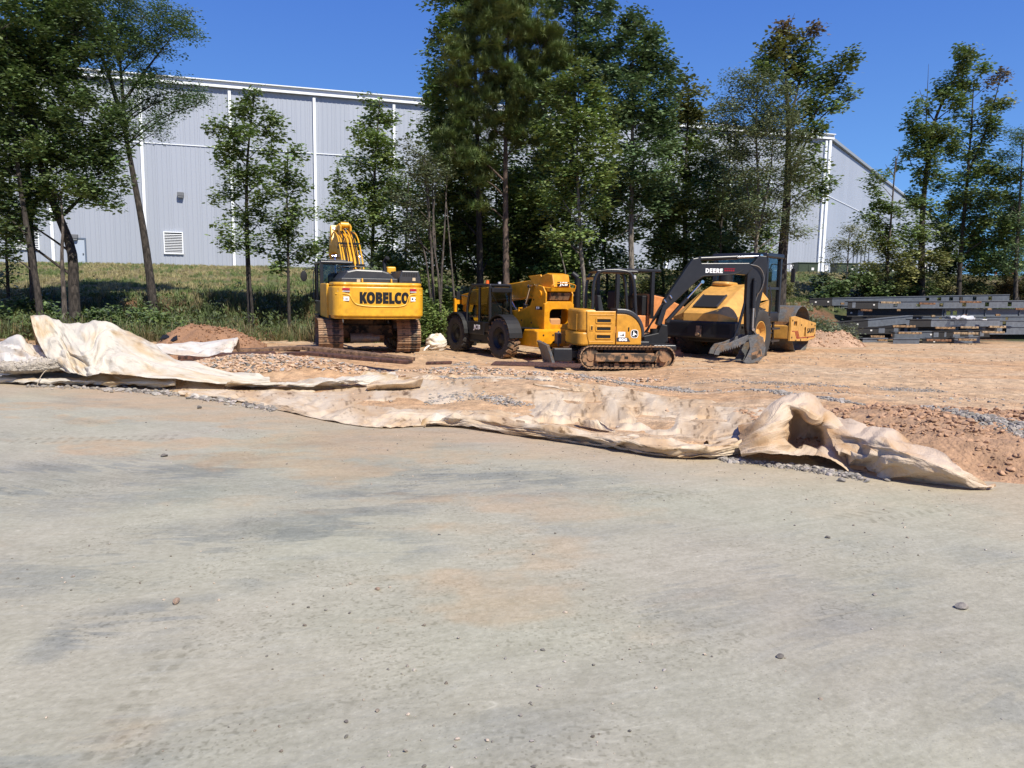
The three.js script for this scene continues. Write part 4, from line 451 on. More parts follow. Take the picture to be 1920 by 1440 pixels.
function wheel(parent, pos, R, w, out, { rim = K.mud, tyre = K.rubber, lugs = 22, rimR = 0.55, diamond = false, treadMat } = {}) { // axle along x; out = +1 or -1 is the outer side
  const wl = part('wheel', lathX([[R * rimR * 0.98, -w * 0.36], [R * rimR * 1.04, -w * 0.44], [R * 0.8, -w * 0.5], [R * 0.93, -w * 0.45], [R * 0.965, -w * 0.34], [R * 0.97, 0], [R * 0.965, w * 0.34], [R * 0.93, w * 0.45], [R * 0.8, w * 0.5], [R * rimR * 1.04, w * 0.44], [R * rimR * 0.98, w * 0.36]], pos, 40), tyre, parent);
  part('rim', [lathX([[R * rimR, -w * 0.4 * out], [R * rimR, w * 0.42 * out], [R * rimR * 0.9, w * 0.42 * out], [R * rimR * 0.82, w * 0.16 * out], [R * rimR * 0.45, w * 0.1 * out], [R * rimR * 0.42, w * 0.28 * out], [0.001, w * 0.3 * out]], pos, 32), ...ring(10, (t) => rod([pos[0] + w * 0.1 * out, pos[1] + R * rimR * 0.62 * Math.cos(t * 6.283), pos[2] + R * rimR * 0.62 * Math.sin(t * 6.283)], [pos[0] + w * 0.16 * out, pos[1] + R * rimR * 0.62 * Math.cos(t * 6.283), pos[2] + R * rimR * 0.62 * Math.sin(t * 6.283)], 0.014, 0.014, 6))], rim, wl);
  const tr = []; for (let i = 0; i < lugs; i++) for (const s of [-1, 1]) { const a = (i + (s > 0 ? 0.5 : 0)) / lugs * 6.283, g = diamond ? box(w * 0.52, R * 0.05, R * 0.1, [0, 0, 0], 0.004, [0, s * 0.7, 0]) : box(w * 0.5, R * 0.075, 6.283 * R / lugs * 0.62, [0, 0, 0], 0.012, [0, s * 0.42, 0]); g.applyMatrix4(new THREE.Matrix4().makeTranslation(s * w * 0.24, R * 0.97, 0)); g.applyMatrix4(new THREE.Matrix4().makeRotationX(a)); g.translate(...pos); tr.push(g); }
  part('tread', tr, treadMat ?? tyre, wl); return wl;
}
const cylinderPair = (name, p, q, r, k, body, parent) => { const m = A(p).clone().lerp(A(q), k); const c = part(name, [rod(p, m, r, r, 14), rod(m, m.clone().lerp(A(q), 0.05), r * 1.12, r * 1.12, 14), rod(A(p).clone().add(V(-r * 1.2, 0, 0)), A(p).clone().add(V(r * 1.2, 0, 0)), r * 0.9)], body, parent); part('piston', [rod(m, q, r * 0.55, r * 0.55, 12), rod(A(q).clone().add(V(-r * 1.2, 0, 0)), A(q).clone().add(V(r * 1.2, 0, 0)), r * 0.8)], K.chrome, c); return c; };
function vectorUnion(a, b) { return [...a, ...b]; }

// ---------------------------------------------------------------- large excavator, seen from the rear
{
  const t = thing('excavator', 'large yellow crawler excavator seen from behind, black lettering on counterweight', 'excavator', [-4.7, -0.14, -23.95], 0.28);
  crawler(t, -1.13, 0.7, 3.95, 0.95, K.shoe, 0.19); crawler(t, 1.13, 0.7, 3.95, 0.95, K.shoe, 0.19);
  part('carbody', [bx(-0.8, 0.8, 0.38, 0.78, -0.8, 0.8, 0.05), rod([0, 0.7, 0], [0, 0.98, 0], 0.66, 0.66, 32), bx(-0.5, 0.5, 0.3, 0.5, 0.75, 1.2, 0.04)], K.mud, t);
  part('travel_motor', [rod([-0.55, 0.42, 1.45], [0.1, 0.42, 1.45], 0.15, 0.15, 18), rod([0.1, 0.42, 1.45], [0.3, 0.42, 1.45], 0.12, 0.12, 18)], K.wornSteel, t);
  XF = new THREE.Matrix4().makeRotationY(0.08);
  part('deck', [bx(-1.3, 1.3, 0.98, 1.2, -1.55, 1.6, 0.03)], K.black, t);
  // counterweight: rounded in plan, leaning in slightly at the top
  const plan = (k) => { const o = [[-1.31 * k, 1.5], [-1.31 * k, 2.28]]; for (let i = 1; i < 9; i++) { const a = i / 9 * Math.PI / 2; o.push([-1.31 * k + 0.34 * (1 - Math.cos(a)), 2.28 + 0.34 * Math.sin(a)]); } for (let i = 0; i <= 10; i++) { const x = -0.97 * k + 1.94 * k * i / 10; o.push([x, 2.62 + 0.13 * (1 - (x / 0.97) ** 2)]); } for (let i = 8; i > 0; i--) { const a = i / 9 * Math.PI / 2; o.push([1.31 * k - 0.34 * (1 - Math.cos(a)), 2.28 + 0.34 * Math.sin(a)]); } o.push([1.31 * k, 2.28], [1.31 * k, 1.5]); return o; };
  const inset = (p, s) => p.map(([x, z]) => [x * (1 - s * 0.7), z > 1.6 ? z - s : z]);
  const cw = part('counterweight', [prismY(plan(1), 1.1, 1.94, 0.035), prismY(inset(plan(1), 0.05), 1.03, 1.105, 0.03), prismY(inset(plan(1), 0.035), 1.945, 2.06, 0.05)], K.yellow, t);
  const rearZ = (x) => 2.62 + 0.13 * (1 - (x / 0.97) ** 2), surf = (x) => Math.abs(x) < 0.97 ? rearZ(x) : 2.28 + 0.34 * Math.sqrt(Math.max(0, 1 - ((Math.abs(x) - 0.97) / 0.34) ** 2));
  part('ridge', tube([-1.22, -1.0, -0.86, -0.78, -0.7, -0.5, -0.2, 0.1, 0.4, 0.62, 0.74, 0.84, 1.0, 1.22].map((x) => { const a = Math.abs(x), y = a > 0.95 ? 1.73 : a > 0.83 ? 1.7 : a > 0.76 ? 1.56 : a > 0.68 ? 1.46 : a > 0.45 ? 1.405 : 1.385; return [x, y, surf(x) - 0.008]; }), 0.026, 90, 8), K.yellow, cw);
  const kt = text('KOBELCO', 0.285, 0.012, { fat: 0.02, sx: 0.8 }); { const p = kt.attributes.position; for (let i = 0; i < p.count; i++) p.setZ(i, p.getZ(i) + rearZ(p.getX(i) + 0.12) - 0.004); kt.translate(0.12, 1.63, 0); kt.deleteAttribute('normal'); kt.computeVertexNormals(); }
  part('lettering', kt, K.letter, cw);
  for (const s of [-1, 1]) { const x = s * 1.0; const l = part('tail_light', box(0.34, 0.075, 0.1, [x, 1.86, surf(1.0) - 0.04], 0.02, [0, s * 0.42, 0]), K.redLens, cw); part('reflector', box(0.34, 0.035, 0.1, [x, 1.8, surf(1.0) - 0.042], 0.01, [0, s * 0.42, 0]), K.greyLens, l);
    const st = part('sticker', box(0.24, 0.12, 0.05, [x - 0.02 * s, 1.6, surf(1.0) - 0.012], 0, [0, s * 0.4, 0]), K.white, cw); part('print', [box(0.05, 0.05, 0.05, [x - 0.06 - 0.02 * s, 1.605, surf(1.0) - 0.009 + 0.025 * s], 0, [0, s * 0.4, 0]), box(0.07, 0.02, 0.05, [x + 0.05 - 0.02 * s, 1.59, surf(1.0) - 0.009 - 0.02 * s], 0, [0, s * 0.4, 0])], K.darkSteel, st);
    part('lifting_eye', [tube([[s * 0.42, 2.03, 2.2], [s * 0.42, 2.15, 2.17], [s * 0.42, 2.15, 2.1], [s * 0.42, 2.03, 2.07]], 0.02, 12)], K.yellow, cw); }
  // body sides, hood, vent box
  part('side_panel', [bx(-1.36, -1.28, 1.02, 2.02, -0.05, 1.55, 0.03)], K.yellow, t); part('side_panel', [bx(1.27, 1.33, 1.02, 2.0, -1.3, 1.55, 0.03)], K.yellow, t);
  part('engine_bay', bx(-1.27, 1.26, 1.2, 1.99, -0.1, 1.55), K.black, t);
  const hood = part('engine_hood', [prismZ([[-0.98, 2.0], [0.62, 2.0], [0.6, 2.16], [0.4, 2.36], [0.2, 2.42], [-0.55, 2.44], [-0.82, 2.38], [-0.97, 2.18]], 0.25, 1.95, 0.05), bx(-1.0, 0.63, 1.98, 2.18, 0.2, 2.05, 0.02)], K.charcoal, t);
  part('grab_rail', tube([[-0.8, 2.42, 0.6], [-0.8, 2.5, 0.65], [0.2, 2.5, 0.65], [0.2, 2.42, 0.6]], 0.015, 20), K.black, hood); part('label', bx(-0.56, -0.46, 2.05, 2.15, 2.05, 2.056), mat(0xb9a98c, 0.6), hood);
  const vent = part('vent_box', [prismZ([[0.66, 1.99], [1.3, 1.99], [1.3, 2.2], [1.24, 2.42], [0.74, 2.42], [0.66, 2.2]], 0.5, 2.12, 0.03)], K.charcoal, t);
  for (let k = 0; k < 9; k++) part('slot', bx(0.76 + k * 0.05, 0.785 + k * 0.05, 2.25, 2.36, 2.105, 2.124), K.dark, vent); for (let k = 0; k < 12; k++) part('slot', bx(0.76 + k * 0.04, 0.78 + k * 0.04, 2.02, 2.12, 2.105, 2.124), K.dark, vent); part('label', bx(1.05, 1.14, 2.13, 2.22, 2.121, 2.127), mat(0xb9a98c, 0.6), vent);
  part('exhaust_stack', [rod([0.55, 2.4, 0.5], [0.55, 2.72, 0.45], 0.06, 0.06, 14), rod([0.55, 2.72, 0.45], [0.62, 2.84, 0.6], 0.062, 0.07, 14)], K.darkSteel, t); part('fuel_filler', bx(0.8, 1.1, 2.0, 2.6, -0.9, -0.4, 0.05), K.yellow, t);
  // cab
  const cab = part('cab', [bx(-1.34, -0.36, 1.1, 1.5, -1.75, 0.0, 0.04), bx(-1.36, -0.34, 2.62, 2.72, -1.72, 0.05, 0.04), bx(-1.1, -0.5, 2.72, 2.77, -1.3, -0.3, 0.02), ...[[-1.31, -0.02], [-0.39, -0.02], [-1.31, -1.0], [-0.39, -1.0]].map(([x, z]) => bx(x - 0.05, x + 0.05, 1.5, 2.64, z - 0.05, z + 0.05, 0.015)), bar([-1.31, 1.5, -1.75], [-1.31, 2.66, -1.55], 0.07, 0.07), bar([-0.39, 1.5, -1.75], [-0.39, 2.66, -1.55], 0.07, 0.07)], K.black, t);
  part('rear_window', bx(-1.26, -0.44, 1.5, 2.6, -0.005, 0.005), K.glass, cab); part('side_window', bx(-1.335, -1.325, 1.5, 2.6, -0.95, -0.07), K.glass, cab); part('side_window', bx(-0.375, -0.365, 1.5, 2.6, -0.95, -0.07), K.glass, cab); part('windscreen', bar([-0.85, 1.5, -1.75], [-0.85, 2.62, -1.56], 0.84, 0.008), K.glass, cab);
  part('seat', [bx(-1.1, -0.6, 1.5, 1.7, -0.8, -0.3, 0.06), bx(-1.08, -0.62, 1.7, 2.35, -0.42, -0.28, 0.06)], K.seat, cab); part('cab_handrail', tube([[-1.38, 1.35, -0.9], [-1.44, 1.5, -0.9], [-1.44, 2.4, -1.0], [-1.38, 2.5, -1.0]], 0.016, 20), K.black, cab);
  part('mirror', [tube([[-1.34, 2.5, -1.6], [-1.6, 2.5, -1.62], [-1.68, 2.42, -1.6]], 0.014, 12), lathe([[0.001, -0.02], [0.1, -0.02], [0.11, 0], [0.1, 0.03], [0.001, 0.05]], 20).scale(1, 1, 1.6).rotateX(-Math.PI / 2).translate(-1.7, 2.26, -1.58)], K.plasticBlack, cab); part('step', bx(-1.42, -1.3, 1.0, 1.06, -1.2, -0.1, 0.015), K.darkSteel, cab);
  // boom, arm and bucket ahead of the machine
  const BX = -0.2; const boomP = [[-0.35, 1.5], [-0.5, 1.95], [-1.3, 2.9], [-2.1, 3.55], [-3.0, 3.8], [-4.0, 3.65], [-5.1, 3.3], [-5.15, 3.05], [-4.2, 3.15], [-3.1, 3.13], [-2.5, 2.95], [-1.7, 2.3], [-0.9, 1.55], [-0.7, 1.35]];
  const boom = part('boom', [prismX(boomP, BX - 0.26, BX + 0.26, 0.03)], K.yellow, t);
  for (const dx of [-0.33, -0.17, -0.06, 0.06, 0.17, 0.33]) { const off = Math.abs(dx) > 0.3 ? -0.03 : 0.05; part('hydraulic_pipe', tube([[BX + dx, 1.9 + off, -0.38], [BX + dx, 2.44 + off, -0.8], [BX + dx, 2.97 + off, -1.25], [BX + dx, 3.6 + off, -2.05], [BX + dx, 3.85 + off, -3.0], [BX + dx, 3.72 + off, -3.7]], 0.024, 40, 8), Math.abs(dx) > 0.3 || Math.abs(dx) < 0.1 ? K.yellow : K.hose, boom); }
  for (const [z, y] of [[-0.95, 2.58], [-1.7, 3.3]]) part('pipe_clamp', bar([BX - 0.38, y + 0.06, z], [BX + 0.38, y + 0.06, z], 0.07, 0.05), K.darkSteel, boom);
  for (const s of [-1, 1]) { cylinderPair('boom_cylinder', [BX + s * 0.4, 1.25, -1.5], [BX + s * 0.36, 2.95, -2.5], 0.1, 0.55, K.yellow, t); part('boom_bracket', prismX([[-3.1, 3.7], [-2.5, 3.55], [-2.45, 3.98], [-2.8, 4.1]], BX + s * 0.17 - 0.03, BX + s * 0.17 + 0.03, 0.01), K.yellow, boom); }
  cylinderPair('arm_cylinder', [BX, 4.05, -2.75], [BX, 4.05, -5.0], 0.11, 0.6, K.yellow, t);
  const arm = part('arm', [prismX([[-5.0, 3.0], [-4.8, 3.65], [-5.0, 4.2], [-5.2, 4.16], [-5.45, 3.5], [-5.35, 2.7], [-5.05, 0.95], [-4.85, 0.95], [-4.9, 2.6]], BX - 0.2, BX + 0.2, 0.03)], K.yellow, t); part('link', [bar([BX - 0.15, 1.35, -5.0], [BX - 0.15, 1.25, -4.55], 0.1, 0.05), bar([BX + 0.15, 1.35, -5.0], [BX + 0.15, 1.25, -4.55], 0.1, 0.05)], K.darkSteel, arm);
  const bk = []; { const pr = [[-5.1, 0.95], [-4.6, 1.1], [-4.15, 0.75], [-4.1, 0.3], [-4.5, 0.05], [-5.0, 0.1], [-5.0, 0.16], [-4.52, 0.12], [-4.18, 0.34], [-4.22, 0.7], [-4.62, 1.02], [-5.1, 0.9]]; bk.push(prismX(pr, BX - 0.6, BX + 0.6)); for (const s of [-1, 1]) bk.push(prismX([[-5.1, 0.95], [-4.6, 1.1], [-4.15, 0.75], [-4.1, 0.3], [-4.5, 0.05], [-5.0, 0.1], [-5.02, 0.5]], BX + s * 0.6 - 0.02, BX + s * 0.6 + 0.02)); for (let i = 0; i < 5; i++) bk.push(bar([BX - 0.5 + i * 0.25, 0.13, -4.98], [BX - 0.5 + i * 0.25, 0.1, -5.25], 0.09, 0.05)); } part('bucket', bk, K.wornSteel, t);
  part('work_light', [bx(BX - 0.34, BX - 0.24, 3.2, 3.33, -2.1, -2.0, 0.02)], K.plasticBlack, boom);
  XF = null;
}

// ---------------------------------------------------------------- telehandler, seen from its left rear
{
  const t = thing('telehandler', 'yellow telehandler with black cab on its left and raised boom pivot', 'telehandler', [-0.02, -0.31, -24.25], 0.58);
  for (const [x, z] of [[-0.93, 0.95], [0.93, 0.95], [-0.93, -1.75], [0.93, -1.75]]) wheel(t, [x, 0.61, z], 0.61, 0.42, Math.sign(x), { rim: K.darkSteel, treadMat: z > 0 ? K.dustyRubber : K.rubber, lugs: 20 });
  part('chassis', [bx(-0.45, 0.45, 0.45, 0.95, -2.5, 1.75, 0.04), rod([-0.8, 0.61, 0.95], [0.8, 0.61, 0.95], 0.14), rod([-0.8, 0.61, -1.75], [0.8, 0.61, -1.75], 0.14)], K.darkSteel, t);
  part('tank_box', bx(-0.98, -0.45, 0.4, 0.82, -1.05, 0.25, 0.04), K.plasticBlack, t); part('step', [bx(-1.05, -0.9, 0.42, 0.46, -0.9, -0.3, 0.01), bx(-1.03, -0.9, 0.66, 0.7, -0.9, -0.3, 0.01)], K.darkSteel, t);
  for (const z of [0.95, -1.75]) part('fender', [prismX([...ring(13, (k) => { const a = Math.PI * (0.02 + 0.86 * k); return [z + 0.7 * Math.cos(a), 0.62 + 0.72 * Math.sin(a)]; }), ...ring(13, (k) => { const a = Math.PI * (0.82 - 0.86 * k); return [z + 0.66 * Math.cos(a), 0.62 + 0.68 * Math.sin(a)]; })], -1.16, -0.7, 0.008)], K.plasticBlack, t);
  // cab
  XF = new THREE.Matrix4().makeTranslation(-0.02, 0, 0).multiply(new THREE.Matrix4().makeScale(1, 0.92, 1));
  const fr = (a, b) => bar(a, b, 0.075, 0.075, 0.015);
  const cab = part('cab', [bx(-1.0, -0.14, 0.82, 1.16, -1.2, 0.28, 0.04), bx(-0.98, -0.16, 2.36, 2.46, -0.95, 0.22, 0.04), fr([-0.97, 1.1, 0.24], [-0.94, 2.4, 0.18]), fr([-0.18, 1.1, 0.24], [-0.2, 2.4, 0.18]), tube([[-0.97, 1.1, -1.2], [-0.96, 1.7, -1.18], [-0.95, 2.2, -1.02], [-0.94, 2.38, -0.8], [-0.94, 2.42, 0.1]], 0.04, 24), tube([[-0.18, 1.1, -1.2], [-0.19, 1.7, -1.18], [-0.2, 2.2, -1.02], [-0.2, 2.38, -0.8], [-0.2, 2.42, 0.1]], 0.04, 24), fr([-0.965, 1.1, -0.42], [-0.945, 2.38, -0.42]), bar([-0.94, 2.25, 0.26], [-0.2, 2.25, 0.26], 0.16, 0.12, 0.02)], K.black, t);
  part('rear_window', bx(-0.93, -0.22, 1.18, 2.18, 0.225, 0.232), K.glass, cab); part('side_window', [prismX([[0.2, 1.18], [0.16, 2.34], [-0.8, 2.34], [-1.0, 2.15], [-1.15, 1.7], [-1.16, 1.18]], -0.962, -0.956)], K.glass, cab); part('side_window', [prismX([[0.2, 1.18], [0.16, 2.34], [-0.8, 2.34], [-1.0, 2.15], [-1.15, 1.7], [-1.16, 1.18]], -0.2, -0.194)], K.glass, cab);
  part('seat', [bx(-0.85, -0.35, 1.1, 1.3, -0.5, 0.0, 0.06), bx(-0.83, -0.37, 1.3, 1.85, -0.1, 0.04, 0.06)], K.seat, cab); part('steering_column', [bar([-0.6, 1.1, -1.0], [-0.6, 1.6, -0.8], 0.08, 0.08), new THREE.TorusGeometry(0.16, 0.018, 8, 20).rotateX(-1.1).translate(-0.6, 1.62, -0.78)], K.plasticBlack, cab);
  const door = part('door', bx(-1.012, -0.985, 0.72, 1.16, -1.0, -0.05, 0.012), K.black, cab); part('lettering', text('JCB', 0.15, 0.006, { fat: 0.005, sx: 1.15 }).rotateY(-Math.PI / 2).translate(-1.013, 0.95, -0.5), K.letterWhite, door);
  part('mirror', [tube([[-0.97, 2.0, -1.1], [-1.2, 2.05, -1.25], [-1.26, 2.0, -1.25]], 0.014, 12), bx(-1.34, -1.2, 1.9, 2.18, -1.28, -1.22, 0.02)], K.plasticBlack, cab); part('wiper', rod([-0.9, 2.1, 0.25], [-0.55, 1.55, 0.25], 0.01), K.hose, cab); part('beacon', [rod([-0.75, 2.46, -0.3], [-0.75, 2.58, -0.3], 0.06, 0.05), ], K.beacon, cab); part('beacon_lamp', rod([-0.55, 2.46, 0.1], [-0.55, 2.53, 0.1], 0.05), K.greyLens, cab);
  // pivot tower at the rear
  XF = new THREE.Matrix4().makeTranslation(-0.17, -0.1, 0);
  const side = [[2.0, 0.72], [2.02, 2.1], [1.86, 2.3], [1.62, 2.34], [1.46, 2.2], [1.2, 1.72], [0.5, 1.5], [0.5, 0.72]];
  for (const x of [0.02, 1.0]) part('tower_plate', prismX(side, x, x + 0.05, 0.012), K.jcb, t);
  const lp = t.children[t.children.length - 2]; part('model_badge', bx(0.012, 0.018, 1.6, 1.7, 1.5, 1.85), K.letter, lp); part('lettering', text('JCB', 0.065, 0.004, { sx: 1.1 }).rotateY(-Math.PI / 2).translate(0.011, 1.65, 1.62), K.letterWhite, lp); part('pin', [rod([-0.02, 2.08, 1.72], [0.03, 2.08, 1.72], 0.1, 0.1, 20)], K.jcb, lp); for (const [z, y] of [[1.4, 1.9], [0.75, 1.25], [1.75, 1.0], [0.62, 0.95], [1.3, 1.2]]) part('bolt_hole', rod([0.01, y, z], [0.0155, y, z], 0.03), K.dark, lp);
  const rear = part('rear_panel', prismZ([[-0.02, 0.95], [1.07, 0.95], [1.07, 1.78], [0.95, 1.86], [0.1, 1.86], [-0.02, 1.78]], 1.93, 2.03, 0.012, [rrect(0.72, 0.46, 0.14, 0.53, 1.4)]), K.jcb, t); part('grille', bx(0.1, 0.95, 1.1, 1.7, 1.5, 1.55), K.dark, rear); part('radiator_cap', bx(0.3, 0.7, 1.12, 1.35, 1.56, 1.9, 0.06), mat(0xb98a5a, 0.6), rear);
  const bump = part('counterweight', [prismX([[1.2, 0.52], [2.2, 0.52], [2.26, 0.62], [2.24, 0.98], [2.05, 1.04], [1.55, 1.02], [1.42, 0.82], [1.2, 0.8]], -0.42, 1.1, 0.04)], K.jcb, t); for (const x of [-0.2, 0.15, 0.62]) part('tow_hole', [rod([x, 0.87, 2.2], [x, 0.87, 2.256], 0.028), rod([x, 0.66, 2.2], [x, 0.66, 2.268], 0.028)], K.dark, bump); part('hitch', [bx(0.2, 0.34, 0.62, 0.95, 2.24, 2.42, 0.02), rod([0.27, 0.55, 2.36], [0.27, 1.0, 2.36], 0.025)], K.wornSteel, bump);
  // boom and its carriage
  const boom = part('boom', [bar([0.55, 2.32, 1.75], [0.55, 1.9, -3.0], 0.46, 0.52, 0.03)], K.jcb, t); part('inner_boom', bar([0.55, 1.91, -2.95], [0.55, 1.8, -3.7], 0.34, 0.38, 0.02), K.jcb, boom);
  const head = part('boom_end', [prismX([[1.3, 2.2], [1.45, 2.62], [1.75, 2.7], [2.02, 2.66], [2.12, 2.3], [2.0, 2.1], [1.6, 2.05]], 0.24, 0.86, 0.03), prismX([[1.5, 2.1], [2.16, 2.16], [2.2, 2.26], [1.5, 2.3]], 0.1, 1.0, 0.02)], K.jcb, t); part('lettering_plate', bx(0.36, 0.8, 2.3, 2.44, 2.118, 2.126), K.letter, head).rotation.set(0, 0, 0); part('lettering', text('JCB', 0.1, 0.004, { fat: 0.004, sx: 1.3 }).translate(0.58, 2.37, 2.13), K.letterWhite, head); part('guard_rail', tube([[0.12, 2.2, 2.16], [0.12, 2.34, 2.2], [0.98, 2.34, 2.2], [0.98, 2.2, 2.16]], 0.015, 16), K.jcb, head);
  part('undershield', [prismX([[1.5, 2.1], [2.1, 2.12], [1.98, 1.9], [1.6, 1.88]], 0.2, 0.9, 0.01)], K.shoe, head);
  const knee = part('boom_gusset', prismX([[0.7, 2.62], [1.35, 2.66], [1.62, 2.3], [1.5, 2.0]], 0.28, 0.33, 0.01), K.jcb, t); part('gusset_rib', prismX([[0.7, 2.62], [1.35, 2.66], [1.62, 2.3], [1.5, 2.0]], 0.78, 0.83, 0.01), K.jcb, knee);
  cylinderPair('lift_cylinder', [0.3, 0.95, 0.6], [0.3, 1.95, -0.4], 0.08, 0.6, K.black, t); cylinderPair('compensating_cylinder', [0.16, 1.0, 0.45], [0.2, 2.3, 0.95], 0.07, 0.55, K.black, t);
  XF = null;
  part('side_box', [bx(0.98, 1.2, 0.8, 1.5, -1.2, 0.4, 0.05)], K.jcb, t); part('cylinder_bracket', prismX([[0.1, 1.42], [0.5, 1.48], [0.55, 1.0], [0.42, 1.0]], -0.1, -0.05, 0.01), K.jcb, t); part('hoses', [0, 1, 2].map((k) => tube([[0.05, 1.7, 0.6 + k * 0.06], [-0.06, 1.3, 0.75 + k * 0.05], [-0.04, 0.9, 0.6 + k * 0.08], [0.1, 0.8, 0.4]], 0.02, 20)), K.hose, t);
  part('fork_carriage', [bx(0.0, 1.1, 0.9, 1.05, -3.95, -3.85), bx(0.0, 1.1, 1.55, 1.7, -3.95, -3.85), bx(0.0, 0.1, 0.5, 1.75, -3.95, -3.84), bx(1.0, 1.1, 0.5, 1.75, -3.95, -3.84), bar([0.55, 1.8, -3.7], [0.55, 1.3, -3.88], 0.3, 0.2)], K.jcb, t); for (const x of [0.15, 0.95]) part('fork', [bx(x - 0.06, x + 0.06, 0.06, 1.7, -4.02, -3.96), bx(x - 0.06, x + 0.06, 0.02, 0.07, -5.1, -3.96)], K.darkSteel, t);
}
// ---------------------------------------------------------------- compact excavator, side on
{
  const t = thing('compact_excavator', 'compact yellow excavator side on, black boom reaching right with bucket down', 'excavator', [2.98, -0.29, -21.0], -1.47);
  for (const x of [-0.78, 0.78]) crawler(t, x, 0.4, 2.56, 0.62, K.dustyRubber, 0.105, 'rubber_track', 0.02);
  const tf = part('track_frame', [bx(0.86, 0.995, 0.2, 0.43, -0.72, 0.88, 0.02)], K.mud, t); part('idler_hub', rod([0.8, 0.33, -0.98], [1.0, 0.33, -0.98], 0.13, 0.13, 22), K.mud, tf); part('inspection_hole', bx(0.99, 1.0, 0.28, 0.35, 0.0, 0.1), K.dark, tf);
  part('carbody', [bx(-0.6, 0.6, 0.3, 0.58, -0.6, 0.6, 0.03), rod([0, 0.5, 0], [0, 0.66, 0], 0.5, 0.5, 28)], K.darkSteel, t);
  const blade = part('dozer_blade', [prismX([[1.95, 0.12], [2.02, 0.08], [2.1, 0.35], [2.2, 0.62], [2.13, 0.64], [2.02, 0.36]], -0.98, 0.98, 0.01), bx(-0.98, 0.98, 0.05, 0.14, 1.9, 2.02, 0.01)], K.wornSteel, t); part('blade_arm', [bar([0.45, 0.4, 0.9], [0.45, 0.3, 2.02], 0.14, 0.18), bar([-0.45, 0.4, 0.9], [-0.45, 0.3, 2.02], 0.14, 0.18), bx(0.62, 0.96, 0.2, 0.55, 1.5, 2.0, 0.03)], K.black, blade);
  // house
  const rad = (z) => z; void rad;
  const rearPlan = []; for (let i = 0; i <= 30; i++) { const a = -Math.PI / 2 + Math.PI * i / 30; rearPlan.push([0.94 * Math.sin(a), 1.12 + 0.36 * Math.cos(a) ** 0.6]); } rearPlan.push([0.94, 0.95], [-0.94, 0.95]);
  const cw = part('counterweight', [prismY(rearPlan, 0.62, 0.98, 0.05), prismY(rearPlan.map(([x, z]) => [x * 0.985, z > 0.6 ? z - 0.06 : z]), 0.985, 1.58, 0.06)], K.deere, t); part('rear_panel_line', bx(0.3, 0.7, 1.0, 1.45, 1.34, 1.362, 0.01), K.deere, cw);
  const sp = part('engine_door', prismX([[1.06, 0.66], [1.12, 0.9], [1.14, 1.54], [0.36, 1.54], [0.36, 0.66]], 0.88, 0.965, 0.018), K.deere, t);
  part('door_seam', [bx(0.9, 0.972, 1.43, 1.455, 0.4, 1.08, 0.008), bx(0.9, 0.972, 0.72, 0.74, 0.4, 1.06, 0.008)], K.deere, sp);
  for (const y of [0.87, 1.08, 1.29]) { const f = part('vent', prismX(rrect(0.44, 0.15, 0.04, 0.68, y), 0.955, 0.985, 0.006, [rrect(0.38, 0.095, 0.02, 0.68, y)]), K.deere, sp); part('vent_mesh', bx(0.958, 0.967, y - 0.046, y + 0.046, 0.49, 0.87), K.dark, f); }
  part('latch', prismX(rrect(0.1, 0.14, 0.01, 1.0, 1.09), 0.955, 0.98, 0.004), K.deere, sp); part('latch_pocket', bx(0.978, 0.983, 1.04, 1.14, 0.98, 1.02), K.dark, sp);
  XF = new THREE.Matrix4().makeTranslation(0, 0, 0.37);
  const arc = []; for (let i = 0; i <= 12; i++) { const a = Math.PI / 2 * i / 12; arc.push([-0.2 - 0.52 * Math.sin(a), 0.92 + 0.56 * Math.cos(a)]); }
  const fp = part('front_panel', prismX([[-0.035, 0.66], [-0.035, 1.48], ...arc, [-0.72, 0.66]], 0.885, 0.962, 0.018), K.deere, t);
  const outer = []; for (let i = 0; i <= 12; i++) { const a = Math.PI / 2 * i / 12; outer.push([-0.2 - 0.6 * Math.sin(a), 0.95 + 0.66 * Math.cos(a)]); }
  part('black_hood', [prismX([[-0.03, 1.485], [-0.03, 1.61], ...outer, [-0.8, 0.86], [-0.725, 0.86], ...arc.slice().reverse()], 0.2, 0.985, 0.03)], K.charcoal, t);
  part('number_plate', prismX([[-0.05, 0.74], [-0.05, 0.845], [-0.36, 0.845], [-0.42, 0.74]], 0.96, 0.968), K.charcoal, fp); part('lettering', text('60G', 0.07, 0.004, { fat: 0.003, sx: 1.3 }).rotateY(Math.PI / 2).translate(0.968, 0.793, -0.22), K.letterWhite, fp);
  const st = part('sticker', bx(0.96, 0.967, 0.85, 1.0, -0.28, -0.09), K.white, fp); part('print', [prismX([[-0.2, 0.9], [-0.22, 0.97], [-0.25, 0.9]], 0.967, 0.97), bx(0.967, 0.9695, 0.89, 0.905, -0.24, -0.14)], K.darkSteel, st);
  part('handle', prismX(rrect(0.035, 0.11, 0.015, -0.37, 1.07), 0.96, 0.975, 0.003), K.dark, fp); const em = part('emblem_border', prismX(rrect(0.2, 0.22, 0.07, -0.53, 0.95), 0.955, 0.966), K.letterWhite, fp); part('emblem', prismX(rrect(0.17, 0.19, 0.055, -0.53, 0.95), 0.966, 0.969), K.letter, em);
  part('leaping_stag', [prismX([[-0.49, 1.0], [-0.5, 1.025], [-0.52, 1.01], [-0.53, 0.975], [-0.57, 0.955], [-0.6, 0.91], [-0.575, 0.92], [-0.555, 0.93], [-0.52, 0.91], [-0.545, 0.885], [-0.5, 0.895], [-0.47, 0.885], [-0.465, 0.9], [-0.495, 0.915], [-0.485, 0.95], [-0.5, 0.975]], 0.969, 0.972)], K.letterWhite, em);
  XF = null;
